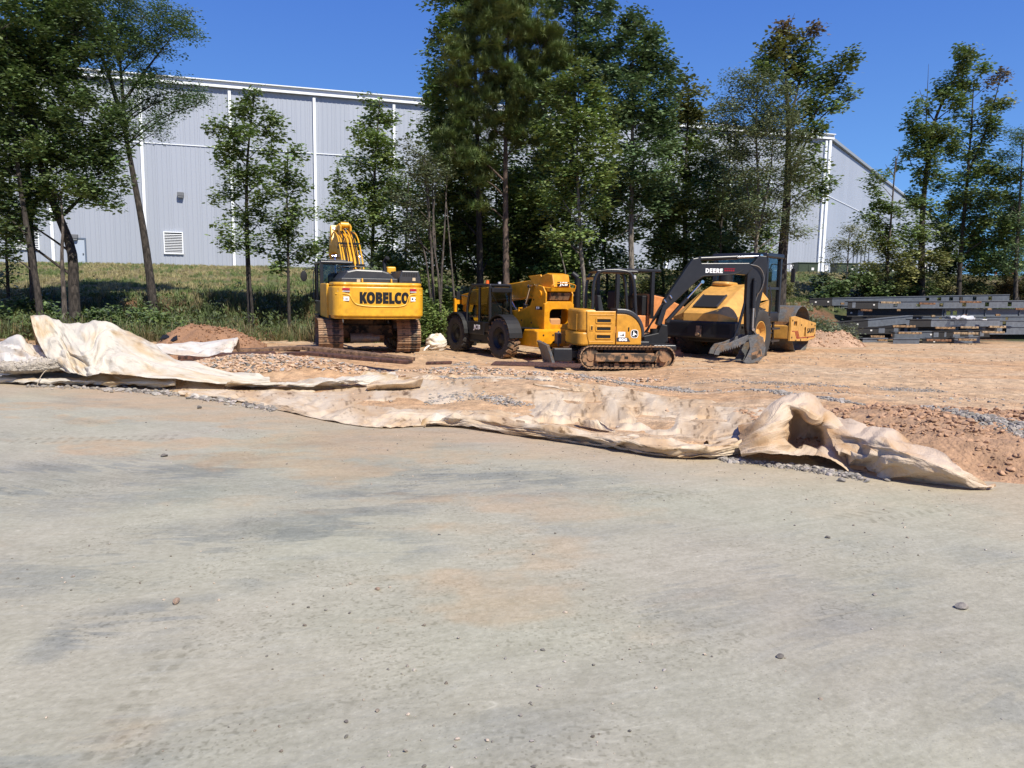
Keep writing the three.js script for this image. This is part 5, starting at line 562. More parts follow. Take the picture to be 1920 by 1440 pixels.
  part('floor_deck', [bx(-0.94, 0.88, 0.62, 0.74, -0.6, 1.0, 0.02)], K.black, t); part('engine_bay', bx(-0.9, 0.88, 0.74, 1.5, 0.35, 1.1), K.black, t);
  XF = new THREE.Matrix4().makeTranslation(0, 0, 0.12);
  // canopy over the seat on the far side
  const pst = (x) => tube([[x, 0.8, 0.72], [x, 1.5, 0.7], [x, 2.35, 0.66], [x, 2.56, 0.56], [x, 2.62, 0.4], [x, 2.62, -0.15], [x, 2.56, -0.34], [x, 2.38, -0.42], [x, 1.5, -0.52], [x, 0.8, -0.55]], 0.045, 60, 10);
  const can = part('canopy', [pst(0.12), pst(-0.86), bx(-0.95, 0.16, 2.57, 2.64, -0.55, 0.62, 0.03), bx(-0.86, 0.12, 2.38, 2.44, 0.62, 0.7)], K.black, t); part('work_light', bx(0.0, 0.1, 2.4, 2.52, -0.5, -0.42, 0.02), K.greyLens, can);
  part('seat', [bx(-0.62, -0.12, 1.2, 1.36, -0.1, 0.4, 0.06), prismX([[0.28, 1.34], [0.42, 1.95], [0.52, 1.95], [0.46, 1.34]], -0.6, -0.14, 0.04)], K.seat, t); part('control_levers', [rod([0.0, 1.2, -0.25], [0.02, 1.65, -0.3], 0.015), rod([-0.75, 1.2, -0.25], [-0.77, 1.65, -0.3], 0.015), rod([-0.4, 0.8, -0.5], [-0.4, 1.55, -0.62], 0.014), bx(-0.06, 0.1, 1.1, 1.3, -0.2, 0.3, 0.03)], K.plasticBlack, t); part('monitor', [bx(-0.2, 0.08, 1.62, 1.86, -0.5, -0.44, 0.02), rod([-0.06, 1.2, -0.5], [-0.06, 1.65, -0.47], 0.02)], K.plasticBlack, t);
  XF = null;
  // swing post, boom, arm, bucket and thumb
  part('swing_post', [prismX([[-0.6, 0.58], [-1.12, 0.56], [-1.3, 0.72], [-1.26, 1.16], [-1.1, 1.2], [-1.0, 0.95], [-0.6, 0.86]], -0.05, 0.3, 0.03), rod([0.12, 0.5, -0.95], [0.12, 1.05, -0.95], 0.13)], K.darkSteel, t); part('toe_plate', bx(-0.7, 0.9, 0.5, 0.66, -1.35, -0.7, 0.04), K.black, t);
  const toB = (px, py) => [-(px - 1165) / 66.5, (683 - py) / 66.5];
  const P2 = (a) => a.map(([x, y]) => toB(x, y));
  const boom = part('boom', [prismX(P2([[1230, 604], [1238, 610], [1247, 578], [1302, 525], [1314, 517], [1378, 511], [1396, 512], [1408, 498], [1400, 490], [1310, 492], [1303, 482], [1293, 484], [1284, 497], [1243, 560]]), 0.0, 0.24, 0.02)], K.black, t);
  part('lettering', text('DEERE', 0.115, 0.005, { fat: 0.004, sx: 1.05 }).rotateY(Math.PI / 2).translate(0.241, (683 - 505.5) / 66.5, -(1333.5 - 1165) / 66.5), K.letterWhite, boom); part('red_decal', [prismX(P2([[1352, 500.5], [1373, 500.5], [1373, 501.5], [1352, 501.5]]), 0.24, 0.244), ...[0, 1, 2, 3, 4].map((k) => prismX(P2([[1353 + 4 * k, 503], [1356 + 4 * k, 503], [1355.5 + 4 * k, 506], [1352.5 + 4 * k, 506]]), 0.24, 0.244))], K.red, boom);
  part('boom_highlight_strip', tube([toB(1308, 517.5), toB(1314, 515.5), toB(1376, 509.5), toB(1390, 503)].map(([z, y]) => [0.235, y, z]), 0.012, 24), K.darkSteel, boom);
  { const a = toB(1306, 484), b = toB(1424, 477); cylinderPair('arm_cylinder', [0.12, a[1], a[0]], [0.12, b[1], b[0]], 0.06, 0.6, K.black, t); const c = toB(1252, 598), d = toB(1314, 526); cylinderPair('boom_cylinder', [0.12, c[1], c[0]], [0.12, d[1], d[0]], 0.06, 0.55, K.black, t); }
  const arm = part('arm', [prismX(P2([[1398, 512], [1406, 492], [1420, 476], [1433, 477], [1436, 494], [1430, 540], [1423, 580], [1416, 622], [1406, 628], [1401, 610], [1398, 560]]), 0.02, 0.22, 0.02)], K.black, t);
  part('arm_hose', [tube([toB(1402, 493), toB(1418, 498), toB(1428, 516), toB(1424, 540), toB(1417, 552), toB(1418, 570)].map(([z, y], i) => [0.24 + 0.04 * Math.sin(i), y, z]), 0.016, 40), tube([toB(1419, 545), toB(1414, 565), toB(1416, 590)].map(([z, y]) => [0.26, y, z]), 0.014, 20)], K.wornSteel, arm);
  { const a = toB(1409, 520), b = toB(1411, 612); cylinderPair('bucket_cylinder', [0.3, a[1], a[0] - 0.02], [0.3, b[1], b[0]], 0.05, 0.55, K.black, arm); } part('bucket_link', [bar([0.26, 1.1, toB(1411, 0)[0]], [0.26, 0.82, toB(1424, 0)[0]], 0.1, 0.04), bar([0.28, 0.88, toB(1404, 0)[0]], [0.28, 0.92, toB(1424, 0)[0]], 0.09, 0.04)], K.wornSteel, arm);
  const bp = P2([[1400, 628], [1416, 620], [1428, 626], [1434, 645], [1432, 660], [1422, 672], [1402, 675], [1392, 672], [1398, 662], [1404, 648]]); const bk = part('bucket', [prismX(bp, 0.42, 0.45, 0.004), prismX(bp, -0.21, -0.18, 0.004), prismX(P2([[1428, 626], [1434, 645], [1432, 660], [1422, 672], [1402, 675], [1402, 673.5], [1421, 670.5], [1430.5, 659], [1432.5, 645], [1427, 627]]), -0.2, 0.44)], K.wornSteel, t); for (let i = 0; i < 5; i++) part('tooth', bar([-0.15 + i * 0.14, 0.13, toB(1402, 0)[0]], [-0.15 + i * 0.14, 0.05, toB(1388, 0)[0]], 0.07, 0.045), K.wornSteel, bk); part('wear_patch', prismX(P2([[1407, 655], [1425, 648], [1428, 660], [1408, 668]]), 0.451, 0.456), K.mud, bk);
  { const o = P2([[1402, 622], [1385, 629], [1366, 637], [1348, 641], [1341, 650], [1338, 659], [1347, 660], [1350, 653], [1356, 651], [1372, 645], [1390, 640], [1404, 634]]); const th = part('thumb', [prismX(o, 0.3, 0.36, 0.006), prismX(o, -0.1, -0.04, 0.006)], K.wornSteel, t); for (let i = 0; i < 9; i++) { const p = toB(1351 + i * 4.4, 652.5 - i * 1.3); part('serration', prismX([[p[0] - 0.03, p[1] + 0.02], [p[0] + 0.03, p[1] + 0.02], [p[0], p[1] - 0.045]], 0.3, 0.36), K.wornSteel, th); } part('thumb_cylinder', [rod([0.12, 1.9, toB(1400, 0)[0]], [0.12, 0.95, toB(1386, 0)[0]], 0.04), rod([0.12, 1.2, toB(1389, 0)[0]], [0.12, 0.75, toB(1380, 0)[0]], 0.025)], K.black, th); }
  part('swing_hoses', [0, 1, 2, 3].map((k) => tube([[0.05 + 0.06 * k, 0.95, -0.7], [0.05 + 0.06 * k, 1.3 + 0.06 * k, -0.95], [0.1 + 0.04 * k, 1.55 + 0.07 * k, -1.15], [0.12 + 0.03 * k, 1.75, -1.2 - 0.05 * k]], 0.022, 24)), K.hose, t); part('hose_guide', [rod([0.26, 1.78, -1.2], [0.26, 1.86, -1.14], 0.03), rod([0.26, 1.9, -1.36], [0.26, 1.98, -1.3], 0.03)], K.chrome, boom);
}
// ---------------------------------------------------------------- soil roller, seen from its right rear
{
  const t = thing('soil_roller', 'yellow soil roller with black cab and smooth steel drum, right of the boom', 'roller', [7.3, -0.31, -24.5], -0.7); t.scale.setScalar(1.12);
  for (const x of [-0.8, 0.8]) wheel(t, [x, 0.74, 0.9], 0.74, 0.58, Math.sign(x), { rim: K.sany, treadMat: K.rubber, lugs: 20, rimR: 0.52, diamond: true });
  part('chassis', [bx(-0.45, 0.45, 0.55, 1.0, -0.6, 2.2, 0.04), rod([-0.7, 0.74, 0.9], [0.7, 0.74, 0.9], 0.16)], K.darkSteel, t);
  const hood = part('engine_hood', [prismX([[0.1, 1.0], [0.1, 2.12], [0.75, 2.08], [1.3, 1.92], [2.42, 1.32], [2.42, 1.12], [2.1, 1.05]], -0.52, 0.52, 0.03), ...[-1, 1].map((s) => { const pts = [[0.52 * s, 2.12, 0.1], [0.52 * s, 2.08, 0.75], [0.52 * s, 1.92, 1.3], [0.52 * s, 1.32, 2.42], [0.52 * s, 1.1, 2.42], [0.9 * s, 1.7, 0.1], [0.92 * s, 1.66, 0.75], [0.93 * s, 1.5, 1.3], [0.9 * s, 1.2, 2.2], [0.88 * s, 1.08, 2.2]]; const g = new THREE.BufferGeometry(), idx = [0, 5, 6, 0, 6, 1, 1, 6, 7, 1, 7, 2, 2, 7, 8, 2, 8, 3, 3, 8, 9, 3, 9, 4]; g.setAttribute('position', new THREE.Float32BufferAttribute(idx.flatMap((i) => pts[i]), 3)); g.computeVertexNormals(); return g; })], K.sany, t);
  part('top_grille', bar([0.0, 1.79, 1.6], [0.0, 1.48, 2.18], 0.62, 0.03), K.dark, hood); part('grille_frame', [bar([-0.33, 1.8, 1.6], [-0.33, 1.49, 2.18], 0.04, 0.05), bar([0.33, 1.8, 1.6], [0.33, 1.49, 2.18], 0.04, 0.05)], K.charcoal, hood); part('rear_vent', [bx(-0.35, 0.15, 2.09, 2.13, 0.16, 0.3)], K.dark, hood); part('air_cleaner', [rod([-0.2, 2.0, 0.55], [-0.2, 2.42, 0.55], 0.2, 0.2, 22), rod([-0.2, 2.42, 0.55], [-0.2, 2.52, 0.55], 0.22, 0.16, 22)], K.plasticBlack, hood); part('cleaner_shroud', [tube([[-0.45, 2.05, 0.4], [-0.42, 2.12, 0.8], [0.0, 2.12, 0.85], [0.05, 2.1, 0.4]], 0.06, 20)], K.sany, hood);
  for (const s of [-1, 1]) part('side_skirt', prismX([[0.1, 1.05], [0.1, 1.68], [1.3, 1.48], [2.2, 1.18], [2.15, 1.06], [1.75, 1.06], [1.55, 1.35], [1.2, 1.5], [0.7, 1.5], [0.35, 1.3], [0.25, 1.05]], s * 0.9 - 0.02, s * 0.9 + 0.02, 0.006), K.sany, t);
  const rb = part('rear_grille', bx(-1.05, 0.98, 0.66, 1.12, 2.05, 2.46, 0.05), K.plasticBlack, t); for (let k = 0; k < 8; k++) part('slot', bx(-0.85, -0.35, 0.8 + k * 0.033, 0.812 + k * 0.033, 2.455, 2.468), K.dark, rb); for (let k = 0; k < 8; k++) part('slot', bx(0.35, 0.85, 0.8 + k * 0.033, 0.812 + k * 0.033, 2.455, 2.468), K.dark, rb); part('tow_hook', [rod([0, 0.78, 2.46], [0, 0.78, 2.6], 0.05), bx(-0.08, 0.08, 0.7, 1.0, 2.46, 2.5, 0.02)], K.shoe, rb); part('belly_plate', [bar([-0.7, 0.72, 2.2], [0.7, 0.72, 2.2], 0.06, 0.5)], K.shoe, rb);
  // cab
  const cab = part('cab', [bx(-0.8, 0.8, 1.05, 1.35, -1.0, 0.08, 0.04), bx(-0.84, 0.84, 2.86, 3.0, -1.1, 0.16, 0.05), ...[[-0.76, 0.04], [0.76, 0.04], [-0.76, -0.95], [0.76, -0.95]].map(([x, z]) => bx(x - 0.055, x + 0.055, 1.3, 2.9, z - 0.055, z + 0.055, 0.012)), bx(0.73, 0.8, 1.98, 2.05, -0.9, 0.0)], K.black, t);
  part('rear_window', bx(-0.7, 0.7, 1.35, 2.86, 0.03, 0.038), K.glass, cab); part('side_window', bx(0.752, 0.76, 1.35, 2.86, -0.9, -0.02), K.glass, cab); part('side_window', bx(-0.76, -0.752, 1.35, 2.86, -0.9, -0.02), K.glass, cab); part('windscreen', bx(-0.7, 0.7, 1.35, 2.86, -0.96, -0.952), K.glass, cab); part('seat', [bx(-0.25, 0.25, 1.4, 1.58, -0.5, -0.05, 0.05), bx(-0.23, 0.23, 1.58, 2.15, -0.15, -0.02, 0.05)], K.seat, cab); part('mirror', [tube([[0.84, 2.7, -1.0], [1.05, 2.72, -1.1], [1.1, 2.6, -1.1]], 0.016, 12), bx(1.04, 1.16, 2.2, 2.6, -1.14, -1.08, 0.02)], K.plasticBlack, cab); part('mirror_arm', tube([[-0.84, 2.7, -1.0], [-1.05, 2.72, -1.1], [-1.1, 2.5, -1.1]], 0.016, 12), K.plasticBlack, cab);
  part('steps', [bx(0.72, 0.95, 0.5, 0.55, -0.75, -0.15), bx(0.72, 0.95, 0.85, 0.9, -0.75, -0.15), bx(0.72, 0.76, 0.4, 1.1, -0.8, -0.7), bx(0.72, 0.76, 0.4, 1.1, -0.2, -0.1)], K.black, t); part('handrail', [tube([[0.95, 1.15, 0.15], [0.98, 1.7, 0.12], [0.9, 2.1, 0.1]], 0.018, 14)], K.black, t); part('articulation', [bx(-0.35, 0.35, 0.5, 1.0, -1.35, -0.6, 0.05)], K.darkSteel, t); part('lamp', bx(0.55, 0.7, 1.0, 1.12, 0.1, 0.2, 0.02), K.greyLens, cab);
  // drum and its frame
  const drum = part('drum', [lathX([[0.76, -1.02], [0.76, 1.02], [0.73, 1.02], [0.73, 0.7], [0.2, 0.66]], [0, 0.76, -2.3], 56), lathX([[0.2, -0.66], [0.73, -0.7], [0.73, -1.02], [0.76, -1.02]], [0, 0.76, -2.3], 56)], K.wornSteel, t); part('drum_hub', rod([-1.04, 0.76, -2.3], [1.04, 0.76, -2.3], 0.2, 0.2, 24), K.darkSteel, drum);
  for (const s of [-1, 1]) { const hole = rrect(0.16, 0.34, 0.06, -2.35, 0.72); const f = part('drum_frame', prismX([[-1.15, 0.5], [-1.15, 1.2], [-1.5, 1.22], [-3.3, 0.98], [-3.3, 0.52], [-2.6, 0.44]], s * 1.08 - 0.035, s * 1.08 + 0.035, 0.01, [hole, rrect(0.28, 0.16, 0.03, -1.5, 1.0)]), K.sany, t); if (s > 0) { part('lettering', text('SANY', 0.14, 0.006, { fat: 0.003, sx: 1.35 }).rotateY(Math.PI / 2).translate(1.115, 0.76, -2.86), K.letter, f); part('stripe', [0, 1, 2].map((k) => bar([1.118, 0.78, -1.5 - 0.1 * k], [1.118, 0.56, -1.68 - 0.1 * k], 0.006, 0.045)).concat([bx(1.115, 1.121, 0.55, 0.575, -3.15, -1.7), bx(1.115, 1.121, 0.77, 0.79, -1.45, -1.25)]), K.red, f); for (const [z, y] of [[-1.25, 0.6], [-1.25, 1.1], [-1.6, 0.5], [-2.0, 0.5], [-2.0, 0.95], [-2.6, 0.55], [-2.9, 0.95], [-3.2, 0.9], [-3.2, 0.6]]) part('bolt', rod([1.11, y, z], [1.128, y, z], 0.025), K.dark, f); } }
  part('frame_crossbeam', [bx(-1.04, 1.04, 0.55, 0.95, -1.4, -1.16, 0.03), bx(-1.04, 1.04, 0.55, 0.9, -3.32, -3.14, 0.03)], K.sany, t); part('scraper', bx(-0.95, 0.95, 0.9, 1.05, -1.5, -1.42), K.mud, t);
}
// ---------------------------------------------------------------- machine half hidden behind the compact excavator
{
  const t = thing('bulldozer', 'orange hooded small bulldozer with flat black canopy behind the compact excavator', 'bulldozer', [4.05, -0.3, -25.6], -1.2);
  crawler(t, -0.75, 0.42, 2.4, 0.72, K.shoe, 0.16); crawler(t, 0.75, 0.42, 2.4, 0.72, K.shoe, 0.16);
  part('body', bx(-0.5, 0.5, 0.4, 1.3, -1.3, 1.3, 0.04), K.orange, t); const hood = part('engine_hood', prismX([[-0.25, 1.2], [-0.25, 2.02], [-0.9, 1.9], [-2.1, 1.45], [-2.1, 0.7], [-0.25, 0.7]], -0.52, 0.52, 0.04), K.orange, t); for (const x of [-0.26, 0.26]) part('hood_grille', bar([x, 2.0, -0.45], [x, 1.94, -0.85], 0.36, 0.03), K.dark, hood); part('hood_latch', [rod([0.2, 1.75, -1.4], [0.2, 1.85, -1.42], 0.04)], K.dark, hood);
  part('canopy', [bx(-0.75, 0.75, 2.72, 2.82, -0.6, 1.2, 0.03), ...[[-0.68, -0.3], [0.68, -0.3], [-0.68, 1.0], [0.68, 1.0]].map(([x, z]) => bx(x - 0.06, x + 0.06, 1.2, 2.74, z - 0.06, z + 0.06, 0.01))], K.black, t); part('dash', bx(-0.5, 0.5, 1.3, 1.95, -0.25, -0.05, 0.03), K.plasticBlack, t); part('seat', [bx(-0.3, 0.3, 1.3, 1.5, 0.3, 0.8, 0.05), bx(-0.28, 0.28, 1.5, 2.1, 0.7, 0.85, 0.05)], K.seat, t);
  part('exhaust_stack', [rod([-0.2, 1.2, 2.0], [-0.2, 2.5, 2.0], 0.11, 0.11, 16), rod([-0.2, 2.5, 2.0], [-0.3, 2.65, 2.15], 0.11, 0.08, 16)], K.darkSteel, t); part('rear_counterweight', bx(-0.5, 0.5, 0.5, 1.25, 1.3, 2.3, 0.06), K.orange, t);
  part('blade', [prismX([[-2.5, 0.1], [-2.42, 0.1], [-2.3, 0.5], [-2.42, 0.95], [-2.5, 0.95], [-2.38, 0.5]], -1.1, 1.1, 0.01), bar([0.6, 0.35, -0.9], [0.6, 0.35, -2.38], 0.12, 0.12), bar([-0.6, 0.35, -0.9], [-0.6, 0.35, -2.38], 0.12, 0.12)], K.wornSteel, t);
}

// ---------------------------------------------------------------- plastic sheeting
const stainMap = tex(1024, (u, v) => { const a = fbmp(u * 5, v * 5, 5, 5), b = fbmp(u * 16, v * 16, 16, 4), c = fbmp(u * 60, v * 60, 60, 2), k = clamp((a - 0.56) * 4.2) * clamp(0.3 + b), m = 24 * ss(0.62, 0.78, b) + 12 * (c - 0.5); return [250 - 24 * k - m, 246 - 50 * k - m, 238 - 84 * k - m]; });
const scuffMap = tex(1024, (u, v) => { const a = fbmp(u * 6 + 2, v * 6, 6, 5), b = fbmp(u * 26, v * 26, 26, 4), k = clamp((a - 0.42) * 3), m = 60 * ss(0.58, 0.8, b) * (0.4 + k); return [250 - 22 * k - m, 242 - 36 * k - m, 230 - 52 * k - m]; });
const plastic = (c, map, rep, tr = 0.12) => { const m2 = map.clone(); m2.repeat.set(rep, rep); m2.needsUpdate = true; return new THREE.MeshPhysicalMaterial({ color: c, map: m2, roughness: 0.5, transmission: tr, thickness: 0, side: THREE.DoubleSide, specularIntensity: 0.6 }); };
const PL = { white: plastic(lin(0.64, 0.65, 0.66), scuffMap, 0.25, 0.15), cream: plastic(lin(0.6, 0.565, 0.495), stainMap, 0.3), beige: plastic(lin(0.61, 0.535, 0.43), scuffMap, 0.45, 0.08), peach: plastic(lin(0.57, 0.465, 0.36), stainMap, 0.4, 0.08), dusty: plastic(lin(0.66, 0.54, 0.4), scuffMap, 0.6, 0.05) };
const cr = (a, b, c, d, t) => 0.5 * (2 * b + (c - a) * t + (2 * a - 5 * b + 4 * c - d) * t * t + (3 * b - a - 3 * c + d) * t * t * t);
function crumple(seed, freqs) { // folded, sharp-creased relief
  const r = rng(seed), ks = freqs.map(([f, a, ang = null]) => { const th = ang ?? r() * Math.PI; return [Math.cos(th) * f, Math.sin(th) * f, a, r() * 9, r() * 30]; });
  return (x, y) => { let s = 0; for (const [cx, cy, a, ph, o] of ks) { const w = fbm(x * 0.9 + o, y * 0.9 - o, 3) * 2.6, p = x * cx + y * cy + ph + w, f = p - Math.floor(p), tri = f < 0.5 ? f * 2 : 2 - f * 2; s += a * (tri - 0.5) * (0.25 + 1.5 * ss(0.3, 0.7, n2(x * 1.3 + o * 2, y * 1.3 + o))); } return s; };
}
function facets(x, y, o) { // flat triangles meeting in sharp creases
  const i = Math.floor(x), j = Math.floor(y), fx = x - i, fy = y - j, hs = (a, b) => RV[PERM[PERM[(a + o * 17) & 255] + (b & 255)]], a = hs(i, j), b = hs(i + 1, j), c = hs(i, j + 1), d = hs(i + 1, j + 1);
  return fx + fy < 1 ? a + (b - a) * fx + (c - a) * fy : d + (c - d) * (1 - fx) + (b - d) * (1 - fy);
}
function creased(x, y, o) { let s = 0; for (const [f, a, th] of [[1.7, 0.075, 0.4], [3.6, 0.04, 1.9], [8, 0.016, 1.0], [17, 0.006, 2.6]]) { const c = Math.cos(th + o), q = Math.sin(th + o), wx = x + 0.22 / f * n2(x * f * 0.8 + 4, y * f * 0.8), wy = y + 0.22 / f * n2(x * f * 0.8 + 14, y * f * 0.8 + 5); s += a * (facets((wx * c + wy * q) * f, (-wx * q + wy * c) * f * 0.62, o + Math.round(f)) - 0.5); } return s; }
function sheet(label, m, rows, { nu = 160, nv = 50, seed = 1, folds = [[1.1, 0.07], [2.3, 0.05], [5, 0.022], [9, 0.012]], hug = null, ragged = 0.0, grain = 0.004, group = 'plastic sheeting along the pavement edge', tearsAt = null, crisp = 1 } = {}) {
  const R = rows.length, C = rows[0].length, at = (i, j, k) => rows[clamp(i, 0, R - 1)][clamp(j, 0, C - 1)][k];
  const pt = (u, v, k) => { const a = u * (C - 1), b = v * (R - 1), j = Math.min(C - 2, Math.floor(a)), i = Math.min(R - 2, Math.floor(b)), s = a - j, t = b - i, row = (q) => cr(at(q, j - 1, k), at(q, j, k), at(q, j + 1, k), at(q, j + 2, k), s); return cr(row(i - 1), row(i), row(i + 1), row(i + 2), t); };
  const L = rows[0].slice(1).reduce((s, p, i) => s + Math.hypot(p[0] - rows[0][i][0], p[2] - rows[0][i][2]), 0), Wd = rows.slice(1).reduce((s, p, i) => s + Math.hypot(p[0][0] - rows[i][0][0], p[0][1] - rows[i][0][1], p[0][2] - rows[i][0][2]), 0);
  const base = new Float32Array((nu + 1) * (nv + 1) * 3), uv = [], g = new THREE.BufferGeometry(), idx = [], c = crumple(seed, folds);
  const rag = (u, s) => ragged * ((fbm(u * L * 1.6 + s, s, 3) - 0.5) * 1.6 + (fbm(u * L * 7 + s, s + 3, 2) - 0.5) * 0.7);
  for (let j = 0; j <= nv; j++) for (let i = 0; i <= nu; i++) { const u = i / nu, v0 = j / nv, v = clamp(v0 + (v0 > 0.5 ? rag(u, seed) * (v0 - 0.5) * 2 : -rag(u, seed + 5) * (0.5 - v0) * 2)); for (let k = 0; k < 3; k++) base[(j * (nu + 1) + i) * 3 + k] = pt(u, v, k); uv.push(u * L, v * Wd); }
  for (let j = 0; j < nv; j++) for (let i = 0; i < nu; i++) { const a = j * (nu + 1) + i, b = a + 1, d = a + nu + 1, e = d + 1; if (tearsAt && tearsAt((i + 0.5) / nu, (j + 0.5) / nv)) continue; idx.push(a, d, b, b, d, e); }
  g.setAttribute('position', new THREE.BufferAttribute(base, 3)); g.setIndex(idx); g.computeVertexNormals();
  const n = g.attributes.normal, p = g.attributes.position;
  for (let j = 0; j <= nv; j++) for (let i = 0; i <= nu; i++) { const q = j * (nu + 1) + i, h = 0.75 * c(i / nu * L, j / nv * Wd) + crisp * creased(i / nu * L, j / nv * Wd, seed) + grain * (n2(i * 0.9, j * 0.9) - 0.5); let x = p.getX(q) + n.getX(q) * h, y = p.getY(q) + n.getY(q) * h, z = p.getZ(q) + n.getZ(q) * h; if (hug !== null) { const gy = topY(x, z) + 0.012; const bury = hug(x, z); y = lerp(Math.max(y, gy), gy - 0.03, bury); } else y = Math.max(y, topY(x, z) + 0.008); p.setXYZ(q, x, y, z); }
  g.setAttribute('uv', new THREE.Float32BufferAttribute(uv, 2)); const gf = g.toNonIndexed(); gf.computeVertexNormals();
  const o = new THREE.Mesh(gf, m); o.name = numbered('plastic_sheet'); tag(o, label, 'plastic sheet', group); o.castShadow = o.receiveShadow = true; scene.add(o); return o;
}
sheet('tall peaked cream plastic sheet standing over the broken concrete at left', PL.cream, [
  [[-9.364, 0.408, -14.8], [-9.106, 0.457, -14.9], [-8.686, 0.411, -14.9], [-8.262, 0.417, -14.9], [-7.682, 0.421, -14.7], [-6.965, 0.395, -14.4], [-6.13, 0.283, -14], [-5.234, 0.18, -13.6], [-4.251, 0.119, -13.1]],
  [[-8.754, 1.147, -13.7], [-8.553, 1.166, -13.8], [-8.22, 1.042, -13.85], [-7.798, 1.049, -13.85], [-7.325, 1.041, -13.75], [-6.737, 0.797, -13.6], [-5.914, 0.469, -13.3], [-5.001, 0.315, -13], [-4.153, 0.174, -12.8]],
  [[-8.416, 0.73, -13.35], [-8.155, 0.845, -13.4], [-7.826, 0.746, -13.25], [-7.363, 0.631, -13], [-7.236, 0.843, -13.35], [-6.638, 0.634, -13.1], [-5.95, 0.43, -12.9], [-5.063, 0.261, -12.8], [-4.105, 0.175, -12.65]],
  [[-8.017, 0.384, -13.05], [-7.786, 0.504, -13], [-7.556, 0.456, -12.95], [-7.19, 0.389, -12.75], [-7.019, 0.52, -12.95], [-6.467, 0.469, -12.8], [-5.84, 0.347, -12.65], [-4.967, 0.227, -12.55], [-4.057, 0.166, -12.5]],
  [[-7.589, 0.237, -12.75], [-7.412, 0.251, -12.65], [-7.231, 0.241, -12.6], [-6.988, 0.22, -12.5], [-6.781, 0.266, -12.6], [-6.259, 0.237, -12.45], [-5.661, 0.198, -12.4], [-4.846, 0.172, -12.35], [-3.965, 0.15, -12.35]],
], { seed: 21, crisp: 0.8, nu: 240, nv: 110, folds: [[0.4, 0.07], [0.8, 0.05], [1.6, 0.025], [4.5, 0.006]], ragged: 0.01 });
sheet('flat white plastic sheet at the left edge beside the peaked one', PL.white, [
  [[-11.607, 0.571, -15], [-10.508, 0.58, -14.8], [-9.981, 0.609, -14.8], [-9.435, 0.579, -14.6], [-8.943, 0.506, -14.3]],
  [[-10.996, 0.533, -14.2], [-9.846, 0.565, -14], [-9.212, 0.74, -13.9], [-8.803, 0.596, -13.8], [-8.509, 0.559, -13.7]],
  [[-10.623, 0.4, -13.7], [-9.574, 0.463, -13.6], [-9.021, 0.519, -13.5], [-8.576, 0.495, -13.4], [-8.292, 0.462, -13.4]],
  [[-10.252, 0.241, -13.2], [-9.24, 0.267, -13.1], [-8.816, 0.33, -13.1], [-8.44, 0.373, -13.1], [-8.077, 0.36, -13.1]],
  [[-10.065, 0.177, -12.95], [-9.104, 0.216, -12.9], [-8.715, 0.25, -12.9], [-8.346, 0.283, -12.9], [-7.977, 0.307, -12.9]],
], { seed: 22, nu: 110, nv: 60, folds: [[0.6, 0.1], [1.2, 0.05], [3, 0.012]] });
sheet('bright white plastic sheet lying behind, in front of the dirt mound', PL.white, [
  [[-8.043, 0.223, -16.2], [-7.49, 0.231, -16.2], [-6.797, 0.288, -16.2], [-6.163, 0.344, -16.2], [-5.778, 0.423, -16]],
  [[-7.789, 0.486, -15.8], [-7.249, 0.502, -15.7], [-6.537, 0.586, -15.6], [-5.854, 0.703, -15.5], [-5.599, 0.68, -15.4]],
  [[-7.497, 0.432, -15.4], [-6.981, 0.448, -15.3], [-6.352, 0.487, -15.2], [-5.794, 0.568, -15.1], [-5.58, 0.549, -15.1]],
  [[-7.154, 0.349, -14.9], [-6.677, 0.356, -14.9], [-6.147, 0.375, -14.9], [-5.723, 0.403, -14.9], [-5.552, 0.437, -14.9]],
], { seed: 23, nu: 100, nv: 50, folds: [[0.7, 0.07], [1.5, 0.04], [3.5, 0.01]] });
sheet('narrow stained plastic strip flat on the ground under the broken concrete', PL.cream, [
  [[-10.454, 0.06, -13.964], [-9.523, 0.06, -13.913], [-8.627, 0.08, -13.593], [-7.857, 0.1, -13.436], [-7.237, 0.1, -13.351], [-6.549, 0.1, -13.116], [-5.798, 0.1, -12.9]],
  [[-9.86, 0.1, -13.165], [-8.983, 0.1, -13.118], [-8.238, 0.1, -12.975], [-7.46, 0.12, -12.751], [-6.949, 0.12, -12.817], [-6.327, 0.12, -12.668], [-5.604, 0.12, -12.464]],
  [[-9.89, 0.02, -13.197], [-8.96, 0.03, -13.076], [-8.134, 0.03, -12.801], [-7.573, 0.04, -12.939], [-6.901, 0.05, -12.719], [-6.353, 0.05, -12.714], [-5.689, 0.05, -12.651]],
], { seed: 24, nu: 150, nv: 26, folds: [[1.4, 0.06], [3, 0.03], [7, 0.012]], ragged: 0.14 });
sheet('cream tail of plastic trailing right towards the middle, its edge lifted', PL.cream, [
  [[-4.997, 0.12, -13.477], [-4.016, 0.14, -12.797], [-3.568, 0.14, -13.167], [-3.014, 0.2, -13.212], [-2.584, 0.24, -13.426], [-2.229, 0.18, -14.21]],
  [[-4.622, 0.2, -12.224], [-3.83, 0.18, -12.2], [-3.362, 0.18, -12.402], [-2.833, 0.24, -12.416], [-2.402, 0.22, -12.956], [-2.098, 0.16, -13.688]],
  [[-4.787, 0.12, -12.421], [-3.917, 0.1, -12.473], [-3.399, 0.1, -12.535], [-2.889, 0.12, -12.655], [-2.359, 0.12, -12.72], [-2.028, 0.1, -13.224]],
], { seed: 25, nu: 120, nv: 30, folds: [[1.2, 0.05], [2.6, 0.03], [6, 0.01]], ragged: 0.08 });
